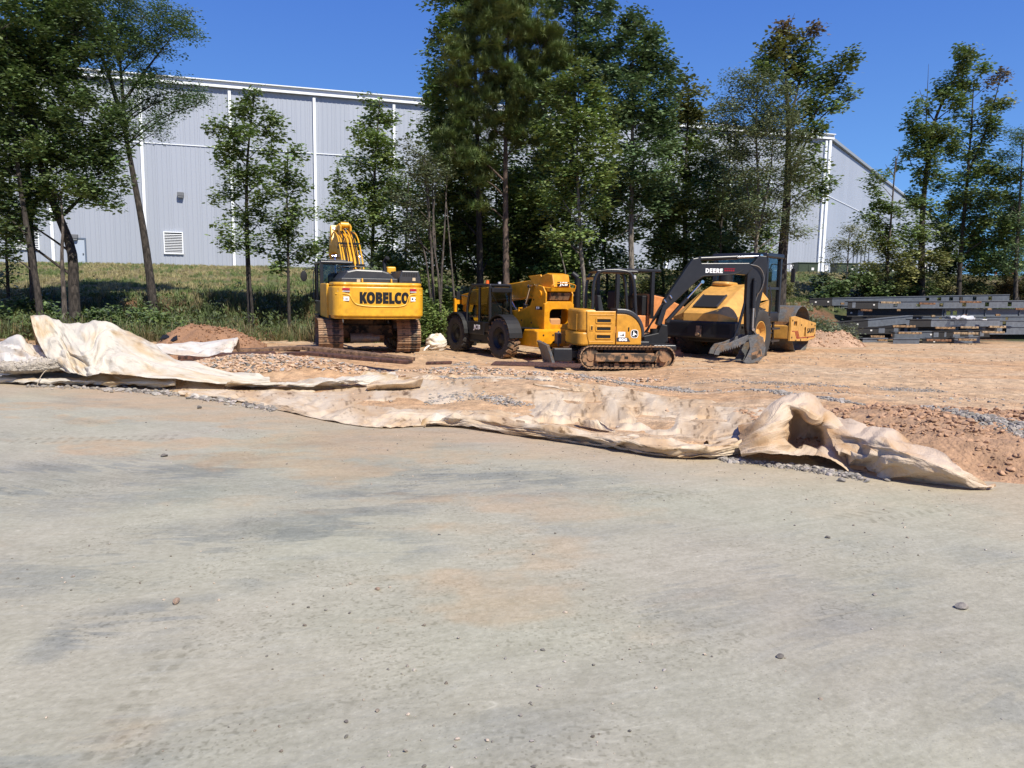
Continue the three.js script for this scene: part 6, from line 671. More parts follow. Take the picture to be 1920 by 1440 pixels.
sheet('small torn beige flap standing up near the middle gravel', PL.beige, [
  [[-2.408, 0.2, -12.506], [-2.109, 0.24, -12.587], [-1.81, 0.26, -12.688], [-1.521, 0.3, -12.696]],
  [[-2.378, 0.16, -12.257], [-2.055, 0.2, -12.259], [-1.751, 0.22, -12.278], [-1.489, 0.26, -12.575]],
  [[-2.404, 0.06, -12.476], [-2.109, 0.06, -12.579], [-1.8, 0.06, -12.615], [-1.613, 0.06, -12.92]],
], { seed: 26, nu: 60, nv: 24, folds: [[2, 0.04], [4.5, 0.02]], ragged: 0.1 });
const burial = (x, z) => { const k = fbm(x * 1.15 + 12, z * 1.5 + 3, 4); return ss(0.5, 0.66, k) * ss(0.7, 1.5, -z - edgeD(x) + 0.6 * ss(-2, 1, x)); };
sheet('long dirty beige plastic sheet spread flat across the middle, gravel on it', PL.beige, [
  [[-5.673, 0.03, -13.03], [-4.88, 0.04, -12.9], [-4.014, 0.05, -12.781], [-3.177, 0.06, -13.098], [-2.381, 0.07, -13.914], [-1.387, 0.07, -14.952], [-0.215, 0.07, -14.921], [0.816, 0.07, -14.331], [1.642, 0.06, -13.536], [2.437, 0.06, -12.628], [3.133, 0.06, -11.833], [3.633, 0.06, -11.018], [3.829, 0.06, -10.463]],
  [[-5.516, 0.05, -12.46], [-4.624, 0.06, -12.218], [-3.727, 0.07, -11.86], [-2.863, 0.075, -11.796], [-2.051, 0.08, -11.976], [-1.137, 0.08, -12.273], [-0.174, 0.085, -12.346], [0.688, 0.085, -11.995], [1.403, 0.08, -11.515], [2.1, 0.08, -10.841], [2.753, 0.075, -10.363], [3.26, 0.08, -9.862], [3.48, 0.08, -9.486]],
  [[-5.385, 0.06, -12.063], [-4.427, 0.065, -11.694], [-3.503, 0.075, -11.142], [-2.57, 0.08, -10.576], [-1.771, 0.085, -10.332], [-0.97, 0.09, -10.475], [-0.143, 0.1, -10.397], [0.575, 0.1, -9.922], [1.155, 0.1, -9.403], [1.753, 0.09, -8.995], [2.377, 0.09, -8.908], [2.935, 0.09, -8.851], [3.178, 0.09, -8.642]],
  [[-5.309, 0.05, -11.89], [-4.359, 0.05, -11.509], [-3.405, 0.06, -10.825], [-2.424, 0.06, -9.97], [-1.672, 0.065, -9.753], [-0.925, 0.065, -9.992], [-0.131, 0.1, -9.606], [0.528, 0.1, -9.051], [1.054, 0.1, -8.551], [1.618, 0.09, -8.274], [2.21, 0.09, -8.26], [2.798, 0.09, -8.425], [3.041, 0.08, -8.254]],
  [[-5.255, 0.012, -11.861], [-4.351, 0.012, -11.485], [-3.348, 0.012, -10.639], [-2.372, 0.012, -9.751], [-1.604, 0.012, -9.351], [-0.888, 0.012, -9.602], [-0.127, 0.025, -9.405], [0.523, 0.02, -8.919], [1.055, 0.015, -8.538], [1.573, 0.012, -8.018], [2.134, 0.012, -7.951], [2.752, 0.012, -8.267], [2.958, 0.012, -8.009]],
], { seed: 27, crisp: 0.55, nu: 520, nv: 130, folds: [[0.7, 0.045, 1.35], [1.5, 0.035, 1.5], [3.0, 0.022, 1.2], [6, 0.012], [11, 0.007]], ragged: 0.06, hug: burial });
sheet('crumpled beige plastic edge rolled over on itself in the front centre', PL.beige, [
  [[-1.346, 0.014, -10.486], [-0.78, 0.099, -9.976], [-0.274, 0.112, -9.771], [0.273, 0.124, -9.267], [0.77, 0.124, -8.835], [1.236, 0.124, -8.538], [1.728, 0.124, -8.234], [2.272, 0.124, -8.276], [2.842, 0.161, -8.573]],
  [[-1.265, 0.014, -10.134], [-0.749, 0.124, -9.572], [-0.26, 0.136, -9.306], [0.263, 0.136, -8.867], [0.742, 0.124, -8.498], [1.18, 0.136, -8.132], [1.644, 0.136, -7.825], [2.162, 0.136, -7.863], [2.748, 0.161, -8.188]],
  [[-1.169, 0.014, -9.645], [-0.745, 0.062, -9.529], [-0.258, 0.062, -9.266], [0.263, 0.062, -8.848], [0.751, 0.05, -8.589], [1.2, 0.05, -8.26], [1.664, 0.05, -7.904], [2.173, 0.05, -7.888], [2.758, 0.062, -8.203]],
  [[-1.112, 0.014, -9.457], [-0.742, 0.019, -9.499], [-0.255, 0.037, -9.182], [0.264, 0.031, -8.841], [0.749, 0.025, -8.558], [1.198, 0.019, -8.235], [1.663, 0.012, -7.892], [2.171, 0.012, -7.876], [2.782, 0.012, -8.27]],
], { seed: 28, nu: 260, nv: 46, folds: [[0.9, 0.05, 1.4], [1.9, 0.05, 1.2], [3.2, 0.04, 0.6], [6, 0.018], [11, 0.008]], ragged: 0.16 });
sheet('bunched peach plastic hump with a dark hollow open to the front', PL.peach, [
  [[2.784, 0.139, -9.1], [2.997, 0.176, -9.1], [3.171, 0.212, -9.1], [3.332, 0.247, -9.1], [3.461, 0.269, -9.1], [3.592, 0.271, -9.1], [3.723, 0.253, -9.1], [3.801, 0.226, -9], [3.872, 0.18, -8.9], [3.948, 0.116, -8.7], [4.047, 0.069, -8.5]],
  [[2.602, 0.208, -8.5], [2.763, 0.364, -8.4], [2.92, 0.464, -8.4], [3.065, 0.545, -8.4], [3.182, 0.595, -8.4], [3.301, 0.615, -8.4], [3.424, 0.569, -8.4], [3.505, 0.481, -8.35], [3.588, 0.358, -8.3], [3.713, 0.162, -8.2], [3.862, 0.065, -8.1]],
  [[2.513, 0.203, -8.2], [2.652, 0.346, -8.05], [2.785, 0.456, -8], [2.927, 0.578, -8.05], [3.036, 0.564, -8], [3.145, 0.522, -7.98], [3.254, 0.425, -7.95], [3.377, 0.43, -8], [3.467, 0.313, -7.95], [3.628, 0.129, -7.95], [3.772, 0.037, -7.9]],
  [[2.455, 0.182, -8], [2.607, 0.297, -7.9], [2.739, 0.366, -7.85], [2.947, 0.403, -7.98], [3.174, 0.427, -8.35], [3.315, 0.385, -8.4], [3.4, 0.331, -8.3], [3.363, 0.334, -7.95], [3.452, 0.239, -7.85], [3.586, 0.103, -7.8], [3.74, 0.002, -7.8]],
  [[2.427, 0.144, -7.9], [2.578, 0.236, -7.8], [2.737, 0.294, -7.75], [2.941, 0.283, -7.85], [3.206, 0.099, -8.35], [3.333, 0.103, -8.4], [3.412, 0.137, -8.3], [3.34, 0.193, -7.9], [3.425, 0.179, -7.75], [3.566, 0.068, -7.7], [3.712, -0.032, -7.7]],
  [[2.416, 0.107, -7.8], [2.562, 0.154, -7.7], [2.737, 0.178, -7.65], [2.937, 0.126, -7.75], [3.084, 0.102, -7.9], [3.188, 0.122, -7.95], [3.251, 0.157, -7.9], [3.28, 0.177, -7.75], [3.374, 0.143, -7.6], [3.512, 0.034, -7.55], [3.661, -0.053, -7.55]],
  [[2.4, 0.072, -7.7], [2.543, 0.102, -7.6], [2.723, 0.111, -7.55], [2.857, 0.102, -7.5], [2.943, 0.114, -7.5], [3.023, 0.132, -7.5], [3.105, 0.128, -7.5], [3.183, 0.107, -7.45], [3.315, 0.066, -7.4], [3.44, 0.015, -7.35], [3.577, -0.048, -7.35]],
], { seed: 29, crisp: 1.2, nu: 260, nv: 170, folds: [[1.6, 0.06, 0.3], [2.9, 0.05, 1.1], [5, 0.026], [9, 0.01]] });
sheet('peach plastic drooping in long folds down the berm at the right', PL.peach, [
  [[3.705, 0.3, -8.824], [3.872, 0.34, -8.426], [4.017, 0.34, -8.101], [4.083, 0.32, -7.663], [4.117, 0.28, -7.22], [4.162, 0.2, -6.885], [4.296, 0.1, -6.806], [4.446, 0.03, -6.736]],
  [[3.381, 0.32, -7.965], [3.493, 0.36, -7.581], [3.608, 0.36, -7.311], [3.689, 0.34, -7.003], [3.837, 0.28, -6.823], [4.01, 0.19, -6.707], [4.206, 0.1, -6.722], [4.419, 0.02, -6.754]],
  [[3.323, 0.26, -7.68], [3.48, 0.27, -7.479], [3.551, 0.28, -7.179], [3.64, 0.26, -6.944], [3.792, 0.21, -6.818], [3.989, 0.14, -6.747], [4.198, 0.07, -6.76], [4.394, 0.015, -6.752]],
  [[3.277, 0.2, -7.433], [3.428, 0.2, -7.294], [3.524, 0.2, -7.111], [3.649, 0.18, -6.98], [3.812, 0.13, -6.9], [3.995, 0.08, -6.827], [4.188, 0.04, -6.798], [4.364, 0.012, -6.743]],
  [[3.416, 0.02, -7.603], [3.489, 0.02, -7.376], [3.583, 0.02, -7.206], [3.705, 0.02, -7.086], [3.873, 0.015, -7.034], [4.043, 0.012, -6.955], [4.19, 0.012, -6.846], [4.331, 0.012, -6.722]],
], { seed: 30, crisp: 1.2, nu: 280, nv: 120, folds: [[1.2, 0.075, 0.85], [2.3, 0.045, 0.95], [5, 0.012]] });

// torn flaps and strips along the edge
sheet('white frayed plastic flap curling up at the front centre edge', PL.cream, [[[-1.16, 0.018, -9.72], [-1.00, 0.040, -9.87], [-0.84, 0.049, -9.95], [-0.68, 0.020, -9.96]], [[-1.16, 0.068, -9.64], [-1.00, 0.137, -9.76], [-0.84, 0.096, -9.83], [-0.68, 0.073, -9.88]], [[-1.16, 0.040, -9.56], [-1.00, 0.083, -9.65], [-0.84, 0.100, -9.73], [-0.68, 0.043, -9.80]], [[-1.16, 0.015, -9.53], [-1.00, 0.015, -9.61], [-0.84, 0.015, -9.69], [-0.68, 0.015, -9.77]]], { seed: 120, nu: 70, nv: 34, folds: [[1.6, 0.05, 1.3], [3.4, 0.035, 0.6], [7, 0.014], [14, 0.005]], ragged: 0.3 });
sheet('beige flap folded back beside the stones in the front centre', PL.beige, [[[-0.62, 0.026, -9.74], [-0.47, 0.029, -9.77], [-0.32, 0.037, -9.75], [-0.16, 0.027, -9.66]], [[-0.62, 0.051, -9.67], [-0.47, 0.104, -9.67], [-0.32, 0.070, -9.65], [-0.16, 0.055, -9.59]], [[-0.62, 0.053, -9.60], [-0.47, 0.062, -9.59], [-0.32, 0.076, -9.56], [-0.16, 0.031, -9.53]], [[-0.62, 0.015, -9.57], [-0.47, 0.015, -9.55], [-0.32, 0.015, -9.53], [-0.16, 0.015, -9.50]]], { seed: 121, nu: 70, nv: 34, folds: [[1.6, 0.05, 1.3], [3.4, 0.035, 0.6], [7, 0.014], [14, 0.005]], ragged: 0.3 });
sheet('torn beige tongue of plastic lying on the pavement, front centre right', PL.beige, [[[1.31, 0.015, -8.36], [1.52, 0.027, -8.29], [1.72, 0.019, -8.16], [1.94, 0.015, -7.98]], [[1.31, 0.025, -8.30], [1.52, 0.054, -8.20], [1.72, 0.065, -8.08], [1.94, 0.028, -7.92]], [[1.31, 0.027, -8.24], [1.52, 0.030, -8.12], [1.72, 0.039, -8.00], [1.94, 0.029, -7.86]], [[1.31, 0.015, -8.22], [1.52, 0.015, -8.09], [1.72, 0.015, -7.97], [1.94, 0.015, -7.84]]], { seed: 122, nu: 70, nv: 34, folds: [[1.6, 0.05, 1.3], [3.4, 0.035, 0.6], [7, 0.014], [14, 0.005]], ragged: 0.3 });
sheet('small upright torn corner of plastic on the middle sheet', PL.beige, [[[0.86, 0.066, -9.64], [0.99, 0.094, -9.56], [1.12, 0.076, -9.44], [1.25, 0.068, -9.24]], [[0.86, 0.131, -9.56], [0.99, 0.145, -9.47], [1.12, 0.171, -9.34], [1.25, 0.093, -9.17]], [[0.86, 0.095, -9.50], [0.99, 0.151, -9.38], [1.12, 0.116, -9.25], [1.25, 0.099, -9.11]], [[0.86, 0.055, -9.47], [0.99, 0.055, -9.34], [1.12, 0.055, -9.21], [1.25, 0.055, -9.08]]], { seed: 123, nu: 70, nv: 34, folds: [[1.6, 0.05, 1.3], [3.4, 0.035, 0.6], [7, 0.014], [14, 0.005]], ragged: 0.3 });
sheet('ragged beige flap leaning on the bunched hump at its left', PL.beige, [[[2.23, 0.022, -8.54], [2.45, 0.047, -8.71], [2.68, 0.058, -8.79], [2.91, 0.024, -8.80]], [[2.23, 0.081, -8.44], [2.45, 0.088, -8.57], [2.68, 0.114, -8.66], [2.91, 0.086, -8.70]], [[2.23, 0.047, -8.35], [2.45, 0.098, -8.45], [2.68, 0.117, -8.53], [2.91, 0.051, -8.60]], [[2.23, 0.015, -8.31], [2.45, 0.015, -8.40], [2.68, 0.015, -8.48], [2.91, 0.015, -8.57]]], { seed: 124, nu: 70, nv: 34, folds: [[1.6, 0.05, 1.3], [3.4, 0.035, 0.6], [7, 0.014], [14, 0.005]], ragged: 0.3 });
sheet('cream lip of plastic overhanging the gravel at the left', PL.cream, [[[-5.17, 0.018, -11.97], [-4.84, 0.020, -11.85], [-4.51, 0.025, -11.66], [-4.16, 0.019, -11.39]], [[-5.17, 0.035, -11.88], [-4.84, 0.072, -11.73], [-4.51, 0.049, -11.54], [-4.16, 0.038, -11.31]], [[-5.17, 0.020, -11.80], [-4.84, 0.043, -11.63], [-4.51, 0.052, -11.44], [-4.16, 0.022, -11.23]], [[-5.17, 0.015, -11.77], [-4.84, 0.015, -11.58], [-4.51, 0.015, -11.39], [-4.16, 0.015, -11.20]]], { seed: 125, nu: 70, nv: 34, folds: [[1.6, 0.05, 1.3], [3.4, 0.035, 0.6], [7, 0.014], [14, 0.005]], ragged: 0.3 });
sheet('thin wrinkled strip at the back of the middle sheet', PL.beige, [[[0.37, 0.060, -12.96], [0.74, 0.082, -12.84], [1.11, 0.068, -12.67], [1.50, 0.062, -12.44]], [[0.37, 0.110, -12.91], [0.74, 0.122, -12.76], [1.11, 0.142, -12.59], [1.50, 0.082, -12.38]], [[0.37, 0.083, -12.85], [0.74, 0.125, -12.69], [1.11, 0.100, -12.52], [1.50, 0.085, -12.33]], [[0.37, 0.055, -12.83], [0.74, 0.055, -12.66], [1.11, 0.055, -12.49], [1.50, 0.055, -12.31]]], { seed: 127, nu: 70, nv: 34, folds: [[1.6, 0.05, 1.3], [3.4, 0.035, 0.6], [7, 0.014], [14, 0.005]], ragged: 0.3 });

// ---------------------------------------------------------------- broken concrete, planks, steel plate, bag
{
  const r = rng(60), base = [-8.251, 0.12, -13.207], t = thing('concrete_fragment', 'long broken slab of rough grey concrete lying on the plastic at left', 'concrete', [base[0], 0.12, base[2]], 0.12);
  const g = new THREE.SphereGeometry(1, 120, 60), p = g.attributes.position; for (let i = 0; i < p.count; i++) { const x = p.getX(i), y = p.getY(i), z = p.getZ(i), q = fbm(x * 4 + 5, z * 3 + y * 3, 4) - 0.5, f = n2(x * 34 + 5, z * 15 + y * 15) - 0.5, f2 = n2(x * 70 + 9, z * 30 + y * 30) - 0.5; p.setXYZ(i, x * 0.86 * (1 + 0.12 * q), Math.sign(y) * Math.abs(y) ** 0.7 * 0.11 + 0.2 + 0.07 * x + 0.1 * q * (y > 0 ? 1 : 0.4) + 0.06 * f * (y > -0.2 ? 1 : 0.3) + 0.035 * f2, z * 0.36 * (1 + 0.3 * q) + 0.03 * f); } g.computeVertexNormals();
  part('slab', g, new THREE.MeshStandardMaterial({ color: lin(0.46, 0.42, 0.36), roughness: 1, bumpMap: fineBump, bumpScale: 0.03, map: grime }), t);
  const agg = []; for (let i = 0; i < 700; i++) { const x = (r() - 0.5) * 1.35, z = (r() - 0.5) * 0.55 * (1 - 0.45 * Math.abs(x / 0.75) ** 2.2), s = 0.008 + 0.022 * r() ** 2; agg.push(STONES[i % 4].clone().applyMatrix4(M4([x, 0.29 + 0.07 * x / 0.86 + 0.04 * r() - 0.1 * (x / 0.8) ** 2 - 0.5 * z * z, z], [r() * 6, r() * 6, 0], [s, s, s]))); } part('aggregate', agg, mat(0xb9b0a2, 0.95), t).userData.kind = 'stuff'; part('rebar', [tube([[0.2, 0.12, 0.3], [0.22, 0.16, 0.4], [0.15, 0.05, 0.46], [0.1, -0.1, 0.5]], 0.006, 14, 5)], mat(0xb8aa92, 0.8), t);
  const wood = new THREE.MeshStandardMaterial({ color: lin(0.3, 0.185, 0.115), map: barkTex, roughness: 0.9, bumpMap: barkBump, bumpScale: 0.01 }), wood2 = new THREE.MeshStandardMaterial({ color: lin(0.15, 0.07, 0.05), map: barkTex, roughness: 0.85, bumpMap: barkBump, bumpScale: 0.01 }), tan = new THREE.MeshStandardMaterial({ color: lin(0.52, 0.36, 0.21), map: barkTex, roughness: 0.9 });
  const plank = (label, pts, w, h, m, category = 'plank') => { const t2 = thing(category === 'plank' ? 'timber_plank' : 'steel_plate', label, category, pts[0], 0, 'planks and plates laid over the ditch'), o = A(pts[0]); const gs = []; for (let i = 1; i < pts.length; i++) { const a = A(pts[i - 1]).sub(o), b = A(pts[i]).sub(o), d = b.clone().sub(a), L = d.length(), q = new THREE.Quaternion().setFromUnitVectors(V(1, 0, 0), d.normalize()); gs.push(new RoundedBoxGeometry(L + 0.02, h, w, 1, Math.min(0.012, h * 0.3)).applyMatrix4(new THREE.Matrix4().compose(a.add(b).multiplyScalar(0.5), q, V(1, 1, 1)))); } part('board', gs, m, t2); return t2; };
  plank('long weathered plank laid highest, in front of the large excavator', [[-6.41, 0.149, -19.6], [-5.352, 0.208, -19.4], [-3.902, 0.133, -18.9], [-2.48, 0.03, -18.5]], 0.42, 0.09, wood);
  plank('dark red brown plank bent over the ditch, nearest the pavement', [[-5.751, 0.086, -18.8], [-5.055, 0.14, -18.6], [-3.779, 0.067, -18.3], [-2.464, 0.011, -18]], 0.4, 0.08, wood2);
  plank('dark plank running left under the white plastic sheet', [[-7.648, 0.093, -17.2], [-6.635, 0.136, -17.6], [-5.698, 0.154, -18]], 0.42, 0.12, wood2);
  plank('grey brown plank end resting behind the dark left plank', [[-7.217, 0.144, -18.8], [-6.243, 0.16, -19.3], [-5.575, 0.147, -19.6]], 0.42, 0.08, wood);
  plank('rusty brown steel plate on the ground below the compact excavator blade', [[-0.478, -0.07, -18.9], [0.527, -0.072, -18.8], [1.685, -0.075, -18.6]], 0.9, 0.03, wood2, 'steel plate');
  plank('short dark plank half buried near the telehandler front wheel', [[-2.146, -0.086, -18.8], [-1.531, -0.063, -18.8]], 0.3, 0.06, wood2);
  plank('thin board on the ground right of the roller drum', [[11.577, -0.25, -30.061], [12.533, -0.25, -28.584]], 0.12, 0.06, wood); plank('shorter thin board in front of the one by the drum', [[10.675, -0.25, -27.953], [11.101, -0.25, -27.533]], 0.12, 0.06, wood); plank('pale board lying far left behind the plastic', [[-12.309, 0.427, -17], [-10.776, 0.484, -16.5]], 0.3, 0.1, tan);
  const bag = [-2.569, -0.25, -25.33], bt = thing('bulk_bag', 'crumpled white bulk bag left of the telehandler front wheel', 'bag', [bag[0], -0.3, bag[2]]); { const s = new THREE.SphereGeometry(0.42, 60, 40), q = s.attributes.position, c = crumple(61, [[2.2, 0.16], [4, 0.1], [8, 0.04]]); for (let i = 0; i < q.count; i++) { const v = V(q.getX(i), q.getY(i), q.getZ(i)), k = 1 + c(v.x * 2 + v.z, v.y * 2 + v.z * 0.7) * 1.1; q.setXYZ(i, v.x * k * 0.85, Math.max(0, v.y * k * 0.75 + 0.26), v.z * k * 0.7); } s.computeVertexNormals(); part('body', s, plastic(lin(0.8, 0.8, 0.79), scuffMap, 1, 0.05), bt); part('loop', tube([[-0.2, 0.2, 0.25], [-0.32, 0.1, 0.34], [-0.38, 0.0, 0.36]], 0.03, 12), K.white, bt); }
}
// ---------------------------------------------------------------- heaps of earth
function heap(label, x, d, rx, rz, h, c, seed, y0 = -0.36, category = 'dirt mound', name = 'dirt_mound', nCl = 1500, clodS = 0.045) {
  const t = thing(name, label, category, [x, y0, -d]); const n = 90, pos = [], idx = [], col = [];
  for (let j = 0; j <= n; j++) for (let i = 0; i <= n; i++) { const u = (i / n - 0.5) * 2.3, v = (j / n - 0.5) * 2.3, k = Math.hypot(u, v), b = Math.max(0, 1 - k * k * (0.75 + 0.5 * fbm(u * 1.6 + seed, v * 1.6, 3))); const y = h * b ** 0.75 * (0.8 + 0.45 * (fbm(u * 2 + seed * 3, v * 2, 3) - 0.3)) + 0.12 * h * (fbm(u * 9 + seed, v * 9, 3) - 0.5) * Math.min(1, b * 3) - (b === 0 ? 0.15 : 0); pos.push(u * rx, y, v * rz); const m = 0.75 + 0.5 * fbm(u * 5, v * 5 + seed, 3); col.push(c[0] * m, c[1] * m, c[2] * m); }
  for (let j = 0; j < n; j++) for (let i = 0; i < n; i++) { const a = j * (n + 1) + i; idx.push(a, a + n + 1, a + 1, a + 1, a + n + 1, a + n + 2); }
  const g = new THREE.BufferGeometry(); g.setAttribute('position', new THREE.Float32BufferAttribute(pos, 3)); g.setAttribute('color', new THREE.Float32BufferAttribute(col, 3)); g.setIndex(idx); g.computeVertexNormals(); const uv = []; for (let i = 0; i < pos.length; i += 3) uv.push(pos[i], pos[i + 2]); g.setAttribute('uv', new THREE.Float32BufferAttribute(uv, 2));
  const m = new THREE.Mesh(g, new THREE.MeshStandardMaterial({ vertexColors: true, roughness: 1, bumpMap: fineBump, bumpScale: 0.03 })); m.name = 'earth'; m.castShadow = m.receiveShadow = true; t.add(m);
  const r = rng(seed), im = new THREE.InstancedMesh(STONES[seed % 4], stoneMat, nCl), M = new THREE.Matrix4(); for (let i = 0; i < nCl; i++) { const q = Math.floor(r() * pos.length / 3), s = 0.015 + clodS * r() ** 3, k = 0.75 + 0.5 * r(); M.compose(V(pos[q * 3] + 0.05 * r(), pos[q * 3 + 1] + s * 0.2, pos[q * 3 + 2]), new THREE.Quaternion().setFromEuler(new THREE.Euler(r() * 3, r() * 6, 0)), V(s, s * 0.8, s)); im.setMatrixAt(i, M); im.setColorAt(i, lin(c[0] * k, c[1] * k, c[2] * k)); } im.name = 'clods'; im.userData.kind = 'stuff'; im.castShadow = im.receiveShadow = true; t.add(im); return t;
}
{ const p = [-8.269, 0.255, -20.5]; const m = heap('brown dirt mound behind the white plastic, left of the large excavator', p[0], 20.5, 1.75, 1.5, 1.18, [0.3, 0.165, 0.09], 71); part('buried_scrap', [box(0.5, 0.04, 0.3, [-0.75, 0.78, 0.6], 0, [0.3, 0.2, 0.1]), box(0.25, 0.05, 0.3, [-0.65, 0.72, 0.75], 0, [0.5, 0.4, 0.2])], K.plasticBlack, m); }
heap('low spread of loose brown soil right of the dirt mound', [-6.255, 0.177, -20][0], 20.2, 1.3, 0.9, 0.32, [0.36, 0.2, 0.11], 72);
heap('pinkish rubble heap between the compact excavator and the roller', [6.051, 0.343, -28.5][0], 28.5, 1.9, 1.2, 1.5, [0.5, 0.35, 0.27], 73, -0.36, 'rubble heap', 'rubble_heap', 2600, 0.09);
heap('low pinkish soil heap right of the roller drum', [11.964, 0.202, -29][0], 29.2, 1.7, 1.3, 0.8, [0.44, 0.29, 0.19], 74, -0.36, 'dirt mound', 'dirt_mound', 1500, 0.05);

// ---------------------------------------------------------------- stacked steel beams at the right
{
  const primed = [0, 1, 2].map((k) => new THREE.MeshStandardMaterial({ color: lin(0.12 + 0.02 * k, 0.14 + 0.02 * k, 0.168 + 0.022 * k), roughness: 0.5, map: grime, metalness: 0.1 })), bare = new THREE.MeshStandardMaterial({ color: lin(0.035, 0.034, 0.034), roughness: 0.65, map: grime, metalness: 0.3 }), hole = mat(0x10141a, 0.8), bolt = mat(0xd8d4cc, 0.5), dun = [lin(0.5, 0.33, 0.18), lin(0.36, 0.19, 0.1), lin(0.6, 0.45, 0.28)].map((c) => new THREE.MeshStandardMaterial({ color: c, map: barkTex, roughness: 0.9 }));
  // a, b: lower front edge ends; h: depth of the beam; segs: bare-steel lengths as fractions; holes, stiffeners: fractions
  const beam = (label, a, b, h, { w = 0.32, segs = [], holes = [], stiff = [], bolts = [], k = 0, patches = [] } = {}) => {
    const A0 = A(a), B0 = A(b), L = A0.distanceTo(B0), t = thing('steel_girder', label, 'girder', a, 0, 'grey steel beams stacked at the right'); t.quaternion.setFromUnitVectors(V(1, 0, 0), B0.clone().sub(A0).normalize());
    const cut = [0, 1, ...segs.flat()].sort((x, y) => x - y).filter((v, i, s) => !i || v - s[i - 1] > 1e-4);
    for (let i = 1; i < cut.length; i++) { const f0 = cut[i - 1], f1 = cut[i], dark = segs.some((s) => f0 >= s[0] - 1e-6 && f1 <= s[1] + 1e-6), m = dark ? bare : primed[k % 3], x0 = f0 * L, x1 = f1 * L - 0.002;
      const hs = holes.filter((q) => q > f0 && q < f1).map((q) => { const c = q * L, s = h * 0.28; return [[c - s, h / 2 - s], [c + s, h / 2 - s], [c + s, h / 2 + s], [c - s, h / 2 + s]]; });
      const web = part(dark ? 'bare_web' : 'web', prismZ([[x0, 0.03], [x1, 0.03], [x1, h - 0.03], [x0, h - 0.03]], -0.05, -0.03, 0, hs), m, t); part('top_flange', bx(x0, x1, h - 0.03, h, -w, 0, 0), m, web); part('bottom_flange', bx(x0, x1, 0, 0.03, -w, 0, 0), m, web); }
    for (const q of stiff) part('stiffener', bx(q * L - 0.012, q * L + 0.012, 0.031, h - 0.031, -0.029, 0.03), primed[2], t);
    for (const [f0, f1] of patches) part('primer_patch', bx(f0 * L, f1 * L, 0.045, h - 0.045, -0.029, -0.024), primed[2], t);
    for (const q of bolts) part('marker', bx(q * L - 0.04, q * L + 0.04, h * 0.42, h * 0.42 + 0.06, -0.029, -0.015), bolt, t);
    return t; };
  const block = (label, p, L, s, m, turn = 0) => { const o = new THREE.Mesh(done([box(L, s, s, [0, 0, 0], 0.006)]), m); o.name = numbered('dunnage_block'); o.position.set(...p); o.rotation.y = turn; tag(o, label, 'timber', 'timber dunnage between the beams'); o.castShadow = o.receiveShadow = true; scene.add(o); };
  const ev = (n, a = 0.1, b = 0.95) => Array.from({ length: n }, (_, i) => lerp(a, b, i / (n - 1)));
  // rear stack, highest course first
  beam('topmost steel beam of the rear stack, its right end in view', [13.685, 1.249, -35], [23.869, 1.578, -36.5], 0.36, { segs: [[0, 0.11]], holes: [0.58, 0.64, 0.7, 0.75, 0.82, 0.9], bolts: [0.03, 0.09], k: 0 });
  beam('second steel beam of the rear stack with square holes all along', [15.023, 1.171, -34], [25.009, 1.357, -34.6], 0.34, { segs: [[0, 0.14]], holes: ev(8, 0.22, 0.97), bolts: [0.12], patches: [[0.02, 0.035]], k: 1 });
  beam('steel beam behind the second course, showing at its left', [13.83, 0.976, -35.2], [18.889, 1.048, -35.4], 0.3, { segs: [[0, 0.17]], patches: [[0.1, 0.15]], k: 0 });
  beam('third course steel beam with upright stiffeners at its right', [15.088, 0.807, -34.2], [25.197, 0.941, -34.8], 0.36, { segs: [[0, 0.44]], stiff: [0.45, 0.54, 0.555, 0.64, 0.8], holes: [0.47, 0.5], patches: [[0.05, 0.075]], bolts: [0.02], k: 1 });
  beam('fourth course steel beam, bare dark steel on its left third', [15.232, 0.577, -34], [25.073, 0.751, -34.6], 0.24, { segs: [[0, 0.33]], holes: ev(6, 0.42, 0.95), bolts: [0.31], k: 0 });
  beam('fifth course steel beam of the rear stack, pale at the right edge', [17.715, 0.424, -34], [24.956, 0.491, -34.4], 0.3, { holes: [0.63, 0.85], k: 2 });
  beam('lowest rear steel beam, lit warm at the right edge', [17.743, 0.064, -34], [24.919, 0.157, -34.3], 0.36, { holes: [0.63, 0.9], k: 2 });
  // front stack
  beam('top beam of the front stack, bare dark left end jutting out', [13.859, 0.291, -32.2], [17.567, 0.599, -33.2], 0.34, { segs: [[0, 0.4]], bolts: [0.26], k: 1 });
  beam('wide grey beam lying level on top of the front stack', [16.6, 0.497, -31.6], [20.62, 0.562, -32], 0.32, { segs: [[0, 0.235]], holes: [0.47], k: 2 });
  beam('second course front beam with alternating primer patches', [14.081, 0.135, -31.8], [20.661, 0.281, -32.2], 0.3, { segs: [[0, 1]], patches: [[0.21, 0.25], [0.31, 0.34], [0.38, 0.4], [0.42, 0.47], [0.62, 0.64], [0.68, 0.74], [0.79, 0.83], [0.88, 0.92]], bolts: [0.16], k: 1 });
  beam('dark beam end poking out left under the second front course', [14.157, -0.069, -32.2], [15.282, 0.176, -32.6], 0.26, { segs: [[0, 1]], k: 0 });
  beam('third course front beam, dull olive grey and nearly level', [15.826, -0.015, -31.4], [20.107, 0.115, -31.8], 0.3, { segs: [[0, 0.02], [0.4, 1]], patches: [[0.42, 0.47], [0.53, 0.55], [0.62, 0.69], [0.78, 0.83], [0.9, 0.94]], bolts: [0.39], k: 0 });
  beam('dark lower beam running back left beneath the front stack', [13.527, -0.324, -31.8], [16.28, -0.026, -32.4], 0.3, { segs: [[0, 1]], k: 0 });
